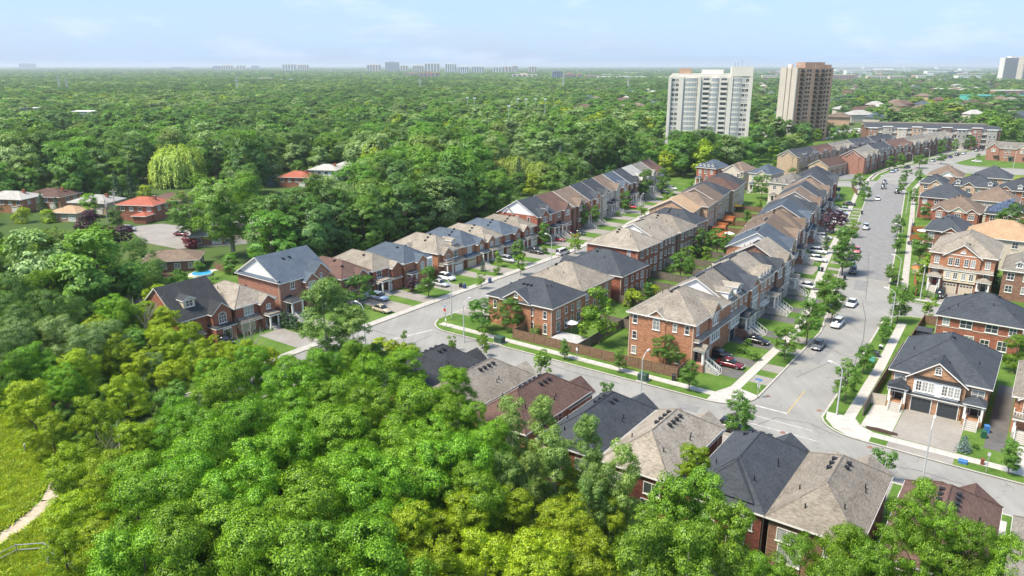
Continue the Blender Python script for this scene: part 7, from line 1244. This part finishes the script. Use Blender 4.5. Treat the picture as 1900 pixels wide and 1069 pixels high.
# street and garden trees: (x, y) is the foot of the trunk
ST = [('limetree', 895, 645, .75, 'lime green sapling on the verge beside the left utility box'), ('street', 1047, 668, .62, 'young street tree on the verge by the brown fence, left one'), ('street', 1150, 690, .68, 'young street tree on the verge by the brown fence, right one'), ('street', 1278, 726, .9, 'street tree on the grass corner below the corner townhouse'), ('spread', 895, 617, .85, 'spreading tree in front of the dark roofed corner house, left'), ('spread', 940, 614, .85, 'spreading tree in front of the dark roofed corner house, right'), ('limetree', 1112, 640, 2.1, 'large bright yard tree between the two corner houses'), ('spread', 1236, 684, .78, 'dark leaved tree against the corner townhouse wall'), ('bush', 993, 622, 1.2, 'reddish shrub at the corner of the dark roofed house'),
      ('spread', 1455, 668, .75, 'spreading street tree at the maroon sedan driveway'), ('street', 1496, 640, 1.5, 'tall street tree beside the dark grey sedan'), ('street', 1542, 598, 1.55, 'tall bushy street tree beside the white SUV'), ('street', 1528, 570, 1.3, 'bushy street tree behind the white SUV tree'), ('street', 1562, 510, 2.0, 'large full street tree on the west boulevard'), ('limetree', 1584, 440, 1.0, 'small lime green boulevard tree'), ('street', 1567, 748, 1.15, 'round street tree on the right corner verge'), ('street', 1601, 695, .9, 'young dark street tree beside the utility boxes'), ('street', 1638, 635, .85, 'young street tree on the right-hand verge, second'), ('street', 1664, 600, 1.3, 'street tree at the side street corner'), ('spread', 1656, 528, .55, 'dark dense street tree before the side street'), ('street', 1664, 470, .95, 'round street tree opposite the pale driveway'), ('street', 1664, 440, 1.1, 'street tree on the far right-hand verge'), ('street', 1672, 360, 1.1, 'dark street tree near the bend'), ('street', 1676, 340, 1.0, 'street tree before the bend'), ('spread', 1602, 372, .7, 'brownish street tree beside the far driveways'), ('limetree', 1722, 592, .9, 'lime green tree behind the back fence of the red brick house'), ('street', 1870, 880, .8, 'small street tree on the right-hand verge'), ('sapling', 1634, 890, 1.3, 'thin sparse sapling behind the tan roof'), ('small_bluespruce', 1787, 838, 1.0, 'small blue spruce beside the porch steps'), ('street', 1368, 816, 1.15, 'street tree in front of the blue-grey roof beside the dark car'), ('limetree', 1003, 702, 1.0, 'bright street tree between the tan and brown roofs'), ('sapling', 1125, 745, 1.0, 'small sapling above the dark grey roof'), ('limetree', 838, 650, .6, 'small bright shrub beside the charcoal roof'), ('limetree', 898, 660, .6, 'tiny bright shrub beside the tan roof'), ('sapling', 750, 640, .8, 'tall thin weed stalk on the road corner'),
      ('spread', 668, 568, .95, 'layered green tree in front of the maroon-brown roofed house'), ('street', 795, 553, 1.25, 'round garden tree in front of the orange brick house'), ('purple', 765, 542, .5, 'small purple-leaved tree left of the round garden tree'), ('spruce', 896, 503, .3, 'small layered conifer in a left street lawn'), ('limetree', 893, 535, .8, 'lime green small tree by the kerb, left street'), ('limetree', 966, 510, 1.0, 'lime green cone shaped tree by the left street kerb'), ('street', 962, 492, 1.1, 'dark round tree beside the silver SUV'), ('limetree', 925, 495, .8, 'green bush tree left of the silver SUV'), ('street', 1010, 455, 1.1, 'green tree by a left street porch'), ('street', 1080, 424, 1.3, 'rounded green tree on the left street lawn'), ('street', 1104, 420, 1.1, 'second rounded green tree on the left street lawn'), ('street', 1160, 395, 1.3, 'round dark garden tree before the beige houses'), ('street', 1195, 372, 2.0, 'large dark garden tree in front of the beige houses'), ('street', 1228, 362, 1.8, 'dark garden tree further up the left street'), ('limetree', 1067, 470, 1.1, 'bright yellow-green street tree behind the dark roof'), ('limetree', 1190, 405, .9, 'bright green shrub at the far left street'), ('limetree', 1240, 385, 1.3, 'bright green hedge tree behind the brown roofs'), ('limetree', 1280, 360, 1.1, 'bright green tree at the end of the left street'),
      ('spread', 1330, 476, 1.0, 'dense yard tree in the middle of the block'), ('street', 1300, 478, 1.3, 'yard tree left of the dense one'), ('spread', 1262, 520, .9, 'bright yard tree behind the brown brick house'), ('limetree', 1275, 505, 1.3, 'lime green yard tree beside the fences'), ('street', 1385, 416, .8, 'small yard tree by the dark shed roof'), ('limetree', 1408, 390, .8, 'lime green bush in the far middle yards'), ('street', 1420, 350, 1.0, 'yard tree at the far end of the middle block'), ('purple', 1448, 366, .6, 'reddish shrub in the far middle yards'), ('purple', 1546, 432, .95, 'purple-leaved tree in front of the brown roofed townhouse'), ('spread', 1595, 353, .9, 'dark round tree at the red brick end house'), ('cedar', 1532, 470, 1.4, 'columnar dark hedge beside the white SUVs'),
      ('street', 1500, 292, 1.2, 'tree behind the low brown roofs'), ('limetree', 1440, 312, 1.4, 'bright tree before the buff terrace end'), ('limetree', 1520, 316, 1.5, 'bright tree beside the low brown roofs'), ('limetree', 1490, 320, 1.4, 'bright tree left of the red brick end house'), ('street', 1650, 316, 1.2, 'shrubby tree at the first far terrace'), ('street', 1670, 312, 1.2, 'shrubby tree at the second far terrace'), ('street', 1745, 288, 1.5, 'leafy tree at the fourth far terrace'), ('spread', 1795, 278, 1.1, 'large leafy tree at the end of the far terraces'), ('street', 1770, 286, 1.4, 'leafy tree beside the fifth far terrace'), ('spread', 1705, 312, .9, 'round shrub tree at the far bend'), ('spread', 1745, 304, .7, 'round shrub tree past the far bend'), ('street', 1703, 340, 1.0, 'green tree behind the bend houses'), ('street', 1692, 380, 1.0, 'garden tree by the far pavement'), ('street', 1705, 490, 1.4, 'yard tree left of the red-door pair'), ('limetree', 1712, 530, 1.5, 'bright tree at the red-door steps'), ('limetree', 1838, 535, .9, 'bright small tree at the right door of the red-door pair'), ('sapling', 1696, 462, .9, 'small potted tree on the pale driveway'), ('street', 1862, 470, 2.2, 'tall dark tree right of the red-door pair'), ('ash', 1880, 690, .55, 'green tree behind the two-garage pair at the right edge'), ('street', 1715, 408, 1.0, 'yard tree behind the orange fence'), ('street', 1640, 440, .01, '')]
for kind, x, y, s, lab in ST:
    if s > .02: p = un(x, y, .14); tree(kind, Vector((p.x, p.y, .1)), s, rnd.uniform(0, 6.28), lab, name='street_tree' if kind in ('street', 'sapling', 'spread') else 'garden_tree')
yr = random.Random(12)
for k in range(16):
    v = 14 + k * 5.6 + yr.uniform(-1, 1); u = yr.choice((-35.5, -28.5, -34, -27.5)) + (0 if v < 60 else -1.5); tree(yr.choice(('street', 'limetree', 'bush', 'street', 'yellowbush')), G(u, v, .1), yr.uniform(.5, .95), k, 'small yard tree or shrub in the fenced middle yards, %s from the cross street' % (ORD + ['sixteenth'])[k], 'shrub', 'yard plants of the middle block', 'yard_plant')
tx = [(1150 + i * 19, 322 - i * 2.1 + (i % 2) * 6) for i in range(17)] + [(1190 + i * 24, 300 - i * .6 + (i % 3) * 2) for i in range(11)] + [(1448 + i * 22, 268 - i * 2.0) for i in range(5)] + [(1545 + i * 19, 263 - i * 1.2) for i in range(6)]
for k, (x, y) in enumerate(tx):
    p = un(x, y); q = ('m_dark', 'm_mid', 'm_dark', 'm_maple')[k % 4]; s = .62 + .22 * ((k * 7) % 5) / 4; tree(q, p, s, k, '%s green tree at the foot of the towers, %s from left in the %s line' % ({'m_dark': 'dark', 'm_mid': 'mid', 'm_maple': 'bright'}[q], (ORD + ['sixteenth', 'seventeenth'])[k if k < 17 else k - 17 if k < 28 else k - 28], 'front' if k < 17 else 'middle' if k < 28 else 'right'), group='trees at the foot of the towers', name='tower_tree')
for k in range(12):
    u, v = -78 + (k * 7.3) % 38, 186 + (k * 11.7) % 46; p = G(u, v, .1)
    if min(math.hypot(u - a, v - b) for a, b in ((-88.5, 213), (-76, 211), (-64, 209), (-48, 187))) > 8.5: tree(('street', 'limetree', 'spread')[k % 3], p, 1.2 + .1 * (k % 4), k, 'garden tree around the houses at the end of the left street, %s one' % ORD[k], 'tree', 'garden trees at the end of the left street', 'garden_tree')
# shrubs and clipped cedars
for k in range(7): p = un(505 + k * 7.5, 600 + k * 2.6, .14); tree('cedar', Vector((p.x, p.y, .1)), .9 + .1 * (k % 2), k, 'narrow clipped cedar in the row beside the tall gabled house', 'shrub', 'clipped cedar row', 'cedar')
for k, (x, y, s) in enumerate(((1376, 655, 1.1), (1402, 668, 1.0), (1392, 662, .8), (1386, 640, .8), (1492, 545, .7), (1700, 548, 1.4), (1722, 552, 1.0), (1690, 555, .9), (1735, 556, 1.0), (1808, 832, .5), (560, 612, 1.0), (575, 608, .9), (1650, 500, 1.0), (1655, 515, 1.1), (1600, 350, 1.4), (1420, 455, 1.1), (1690, 322, 1.2), (1660, 310, 1.3), (1720, 300, 1.3), (1815, 292, 1.4), (1845, 296, 1.4), (1010, 470, 1.2), (1145, 402, 1.2), (925, 510, 1.2))): p = un(x, y, .14); tree('bush', Vector((p.x, p.y, .1)), s, k, 'small leafy garden shrub planted by a house front or fence', 'shrub', 'small garden shrubs', 'shrub')
for k, (x, y, s) in enumerate(((705, 640, 1.0), (725, 648, 1.1), (745, 650, 1.0), (765, 655, 1.0), (690, 660, 1.2), (715, 668, 1.2), (740, 672, 1.1), (670, 655, 1.0))): p = un(x, y, .1); tree('weeds', Vector((p.x, p.y, .05)), s, k, 'clump of tall weeds on the road corner by the left street lamp', 'weeds', 'weed clumps on the road corner', 'weed_clump')
# ------------------------------------------------------------------ woodland
NEAR_IND = 190
wr = random.Random(99)
BP = [(o.location.x, o.location.y) for o in COL.objects if o.type == 'EMPTY' and o.name.split('.')[0] in ('bungalow', 'suburban_house', 'low_building', 'far_tower', 'transmission_tower')]
BP = np.array(BP)
def blocked(x, y):
    u, v = touv((x, y))
    if -113 < u < 120 and -43 < v < 216: return True
    if -96 < u < 120 and 200 < v < 478: return True
    if v < -43 and u > -130: return True
    if y < 60: return True
    px, py = proj((x, y, 0))
    for x0, y0, x1, y1 in ((225, 408, 480, 472), (330, 488, 470, 540), (1195, 258, 1240, 290), (1383, 238, 1428, 270), (1524, 232, 1640, 262), (920, 220, 950, 243), (742, 212, 800, 234), (143, 230, 180, 249)):
        if x0 < px < x1 and y0 < py < y1: return True
    d = math.hypot(x, y)
    if len(BP) and np.min(np.hypot(BP[:, 0] - x, BP[:, 1] - y)) < (10 if d < 600 else 14): return True
    if len(BP) and d > 450 and np.min(np.hypot(BP[:, 0] - x * (1 + 16 / d), BP[:, 1] - y * (1 + 16 / d))) < 11: return True
    for c, rr in (((tw.location.x, tw.location.y), 32), ((tb.location.x, tb.location.y), 30)):
        if math.hypot(x - c[0], y - c[1]) < rr: return True
    return False
FEAT = [(275, 278, 395, 345), (500, 322, 560, 352), (568, 310, 645, 336), (912, 292, 1030, 345), (0, 352, 130, 402), (130, 374, 305, 418), (300, 312, 505, 440), (955, 262, 1060, 300)]
FEAT = [(a, b, c, d, un((a + c) / 2, d).length) for a, b, c, d in FEAT]
def hides(x, y):
    q = proj((x, y, 0)); k = proj((x, y, 17)); r = 7 * CAM_F / math.hypot(x, y); d = math.hypot(x, y)
    if 268 < q[0] < 405 and k[1] < 340 and q[1] > 280 and d < 300: return True
    return any(a - r < q[0] < c + r and k[1] < e and q[1] > b and d < L + 7 for a, b, c, e, L in FEAT)
cand = []
y = 120.0
while y < 2600:
    sp = 11.0 if y < 420 else (14.0 if y < 900 else 18.0)
    xr = y * .95 + 60; x = -xr
    while x < xr:
        cx, cy_ = x + wr.uniform(-.45, .45) * sp, y + wr.uniform(-.45, .45) * sp; px, py = proj((cx, cy_, 6))
        if -330 < px < 2330 and not blocked(cx, cy_):
            u, v = touv((cx, cy_)); dens = 1.0
            hd = cy_ < 520 and hides(cx, cy_)
            if hd and 262 < px < 405 and 190 < cy_ < 330 and proj((cx, cy_, 8))[1] < 345: continue_ = True
            else: continue_ = False
            if continue_: x += sp; continue
            if hd: dens = (.02 if px < 320 else .12 if px < 800 else .45) if cy_ < 330 else .6
            if px > 1400 and cy_ > 520: dens = .34 if cy_ < 1400 else .20
            if px > 1390 and py < 150: dens = .15
            if wr.random() < dens and not any((cx - a) ** 2 + (cy_ - b) ** 2 < (r * .75) ** 2 for a, b, r in TREES if abs(cy_ - b) < 12): cand.append((math.hypot(cx, cy_), cx, cy_, .5 if hd else 1.0))
        x += sp
    y += sp * .9
cand.sort(); inf = [q for q in cand if -90 < proj((q[1], q[2], 6))[0] < 1990][:NEAR_IND]; ins = set(inf); cand = inf + [q for q in cand if q not in ins]
def kindof(x, y, q):
    n = math.sin(x * .013 + 1.3) + math.sin(y * .011 + x * .006) + math.sin((x + y) * .031) * .7; r = q.random() + n * .15 + .06
    return 'dark' if r < .34 else 'mid' if r < .70 else 'olive' if r < .80 else 'silver' if r < 1.04 else 'yellow'
NM = {'dark': ('m_dark', 'dark green broadleaf tree in the forest behind the houses'), 'mid': ('m_mid', 'mid green broadleaf tree in the forest behind the houses'), 'olive': ('m_olive', 'olive green broadleaf tree in the forest behind the houses'), 'silver': ('m_silver', 'greyish green willow-like tree in the forest behind the houses'), 'yellow': ('m_yellow', 'yellow-green broadleaf tree in the forest behind the houses')}
for d, x, y, ms in cand[:NEAR_IND]:
    k, lab = NM[kindof(x, y, wr)]; s = ms * wr.choice((.8, 1.0, 1.2, 1.4, 1.65)) * wr.uniform(.92, 1.08); tree(k, Vector((x, y, 0)), s, wr.uniform(0, 6.28), lab, group='forest trees, ' + lab.split(' broad')[0].split(' willow')[0], name='forest_tree', sz=s * wr.uniform(.85, 1.2))
protos = []; PC = bpy.data.collections.new('woodland_sources'); idx = {}
for cat_, kinds_ in (('m', ('m_dark', 'm_mid', 'm_olive', 'm_silver', 'm_yellow')), ('f', ('f_dark', 'f_mid', 'f_olive', 'f_silver', 'f_yellow')), ('g', ('g_dark', 'g_mid', 'g_olive'))):
    for kk in kinds_:
        idx[kk] = []
        for me, tr_, H in KIND[kk]:
            o = bpy.data.objects.new('src_%02d' % len(protos), me); PC.objects.link(o); idx[kk].append(len(protos)); protos.append(o)
pts = []; 
for d, x, y, ms in cand[NEAR_IND:]:
    k = kindof(x, y, wr); s = ms * wr.choice((.75, .95, 1.15, 1.3, 1.5, 1.75)) * wr.uniform(.92, 1.08)
    if d < 470: kk = 'm_' + k
    else: kk = 'f_' + k; s *= 1.0 if d < 900 else 1.25
    pts.append((x, y, 0, wr.choice(idx[kk]), s, wr.uniform(0, 6.28), min(s, 1.45) * wr.uniform(.75, 1.0) * (1 if d < 700 else .78)))
y = 2500.0
while y < 14000:
    sp = 34 + (y - 2500) * .012; xr = y * .92; x = -xr
    while x < xr:
        cx, cy_ = x + wr.uniform(-.5, .5) * sp, y + wr.uniform(-.5, .5) * sp; px, py = proj((cx, cy_, 0)); n = math.sin(cx * .0021 + 2) + math.sin(cy_ * .0017 + cx * .0008)
        if -300 < px < 2250 and wr.random() < (.80 if px < 1080 else .5 if px < 1400 else .16) + n * .13:
            if not (len(BP) and np.min(np.hypot(BP[:, 0] - cx, BP[:, 1] - cy_)) < 34):
                k = wr.choice(('g_dark', 'g_mid', 'g_dark', 'g_mid', 'g_olive')); pts.append((cx, cy_, 0, wr.choice(idx[k]), wr.uniform(.8, 1.25) * (1 + (y - 2500) * .00006), wr.uniform(0, 6.28), wr.uniform(.6, .9)))
        x += sp
    y += sp
def scatter(name, pts, coll, label):
    me = bpy.data.meshes.new(name); P = np.array(pts, dtype=np.float64); n = len(P); me.vertices.add(n); me.vertices.foreach_set('co', P[:, :3].astype(np.float32).ravel())
    for nm, ty, c in (('pick', 'INT', 3), ('scl', 'FLOAT', 4), ('ang', 'FLOAT', 5), ('scz', 'FLOAT', 6)): a = me.attributes.new(nm, ty, 'POINT'); a.data.foreach_set('value', P[:, c].astype(np.int32 if ty == 'INT' else np.float32))
    o = bpy.data.objects.new(name, me); COL.objects.link(o); o['kind'] = 'stuff'; o['label'] = label
    g = bpy.data.node_groups.new(name, 'GeometryNodeTree'); g.interface.new_socket('Geometry', in_out='INPUT', socket_type='NodeSocketGeometry'); g.interface.new_socket('Geometry', in_out='OUTPUT', socket_type='NodeSocketGeometry')
    A = lambda t: g.nodes.new(t); gi, go = A('NodeGroupInput'), A('NodeGroupOutput'); ci = A('GeometryNodeCollectionInfo'); ci.inputs['Collection'].default_value = coll; ci.inputs['Separate Children'].default_value = True; ci.inputs['Reset Children'].default_value = True
    ip = A('GeometryNodeInstanceOnPoints'); ip.inputs['Pick Instance'].default_value = True
    at = []
    for nm, dt in (('pick', 'INT'), ('scl', 'FLOAT'), ('ang', 'FLOAT'), ('scz', 'FLOAT')): q = A('GeometryNodeInputNamedAttribute'); q.data_type = dt; q.inputs['Name'].default_value = nm; at.append(q)
    cx = A('ShaderNodeCombineXYZ'); L = g.links.new; L(at[2].outputs['Attribute'], cx.inputs['Z']); er = A('FunctionNodeEulerToRotation'); L(cx.outputs[0], er.inputs[0])
    L(gi.outputs[0], ip.inputs['Points']); L(ci.outputs[0], ip.inputs['Instance']); L(at[0].outputs['Attribute'], ip.inputs['Instance Index']); L(er.outputs[0], ip.inputs['Rotation']); sx = A('ShaderNodeCombineXYZ'); L(at[1].outputs['Attribute'], sx.inputs['X']); L(at[1].outputs['Attribute'], sx.inputs['Y']); L(at[3].outputs['Attribute'], sx.inputs['Z']); L(sx.outputs[0], ip.inputs['Scale']); L(ip.outputs[0], go.inputs[0])
    md = o.modifiers.new('scatter', 'NODES'); md.node_group = g; return o
scatter('woodland', pts, PC, 'endless mixed green woodland stretching to the hazy horizon')
# meadow grass and undergrowth
GC = bpy.data.collections.new('grass_sources'); gs = []
for i in range(3):
    rng = np.random.default_rng(300 + i); n = 90; C = rng.normal(size=(n, 3)) * np.array([.35, .35, 0]) + np.array([0, 0, .28]); tg = np.stack([rng.normal(size=n) * .35, rng.normal(size=n) * .35, np.ones(n)], 1); Nn = unit(rng, n) * np.array([.8, .8, .4]) + np.array([-.3, -.1, .8])
    o = bpy.data.objects.new('tuft_%02d' % i, leaf_mesh('tuft', C, Nn, .6, 'leaf_grass', rng, .22, tg)); GC.objects.link(o)
mpx = [(p.x, p.y) for p in mp_]
def inside(x, y, poly):
    c = False; j = len(poly) - 1
    for i in range(len(poly)):
        if (poly[i][1] > y) != (poly[j][1] > y) and x < (poly[j][0] - poly[i][0]) * (y - poly[i][1]) / (poly[j][1] - poly[i][1]) + poly[i][0]: c = not c
        j = i
    return c
pathq = [un(x, y_) for x, y_ in pl]; gpts = []
for _ in range(26000):
    x, y = wr.uniform(-85, -35), wr.uniform(50, 112)
    if not inside(x, y, mpx): continue
    dmin = min(((Vector((x, y, 0)) - a) - (b - a) * max(0, min(1, (Vector((x, y, 0)) - a).dot(b - a) / (b - a).length_squared))).length for a, b in zip(pathq, pathq[1:]))
    if dmin > 1.5: gpts.append((x, y, 0, wr.randrange(3), wr.uniform(.5, 1.15), wr.uniform(0, 6.28), wr.uniform(.5, 1.15)))
scatter('meadow_grass', gpts, GC, 'tall sunlit grass and goldenrod of the meadow')
UC = bpy.data.collections.new('undergrowth_sources')
for i, (me, tr_, H) in enumerate(KIND['shrubtree'] + KIND['bush']): o = bpy.data.objects.new('under_%02d' % i, me); UC.objects.link(o)
upts = []
for _ in range(900):
    u, v = wr.uniform(-150, 60), wr.uniform(-85, -42)
    if -78 < u < -58 and v > -48: continue
    p = G(u, v); 
    if inside(p.x, p.y, mpx) or p.y < 25: continue
    upts.append((p.x, p.y, 0, wr.randrange(3), wr.uniform(.35, .6), wr.uniform(0, 6.28), wr.uniform(.35, .55)))
for _ in range(500):
    u, v = wr.uniform(-150, -98), wr.uniform(-60, -8); p = G(u, v); px, py = proj((p.x, p.y, 1))
    if 340 < px < 480 and py < 545: continue
    upts.append((p.x, p.y, 0, wr.randrange(3), wr.uniform(.35, .6), wr.uniform(0, 6.28), wr.uniform(.35, .55)))
scatter('undergrowth', upts, UC, 'shaded undergrowth beneath the foreground trees')
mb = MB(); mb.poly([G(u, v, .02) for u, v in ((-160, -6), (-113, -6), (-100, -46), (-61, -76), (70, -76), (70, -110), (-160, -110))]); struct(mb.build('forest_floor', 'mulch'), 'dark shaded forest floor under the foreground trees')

# things that look alike are told apart by their order from the left
ONE = ' first second third fourth fifth sixth seventh eighth ninth tenth eleventh twelfth thirteenth fourteenth fifteenth sixteenth seventeenth eighteenth nineteenth'.split(' ')
TEN = {2: 'twent', 3: 'thirt', 4: 'fort', 5: 'fift', 6: 'sixt', 7: 'sevent', 8: 'eight', 9: 'ninet'}
def ordw(n): return ONE[n] if n < 20 else (TEN[n // 10] + ('ieth' if n % 10 == 0 else 'y-' + ONE[n % 10]))
SHORT = {' right of the brown tower': '', 'weeds on the road corner by the left street lamp': 'weeds on the road corner', 'tree in the forest behind the houses': 'tree in the forest', 'suburban house among trees beyond the towers': 'suburban house beyond the towers', 'planted by a house front or fence': 'by a house or fence'}
dup = {}
for o in COL.objects:
    if o.parent is None and 'label' in o and 'group' in o and o.get('kind') is None: dup.setdefault(o['label'], []).append(o)
for lab, os_ in dup.items():
    if len(os_) > 1:
        for a, b in SHORT.items(): lab = lab.replace(a, b)
        for i, o in enumerate(sorted(os_, key=lambda o: proj(o.location)[0])): o['label'] = '%s, %s such from the left' % (lab, ordw(i + 1))

# ------------------------------------------------------------------ haze
m = bpy.data.materials.new('haze'); m.use_nodes = True; t = m.node_tree; t.nodes.clear(); o_ = t.nodes.new('ShaderNodeOutputMaterial'); pv = t.nodes.new('ShaderNodeVolumePrincipled'); pv.inputs['Color'].default_value = (.84, .93, 1.0, 1); pv.inputs['Density'].default_value = 0.00009; pv.inputs['Anisotropy'].default_value = 0.1
t.links.new(pv.outputs[0], o_.inputs['Volume']); MAT['haze'] = m
mb = MB(); mb.box(-31000, 31000, -3500, 46000, -1.0, 90); hz = mb.build('haze', 'haze'); hz['kind'] = 'stuff'; hz['label'] = 'pale blue summer haze over the whole view'
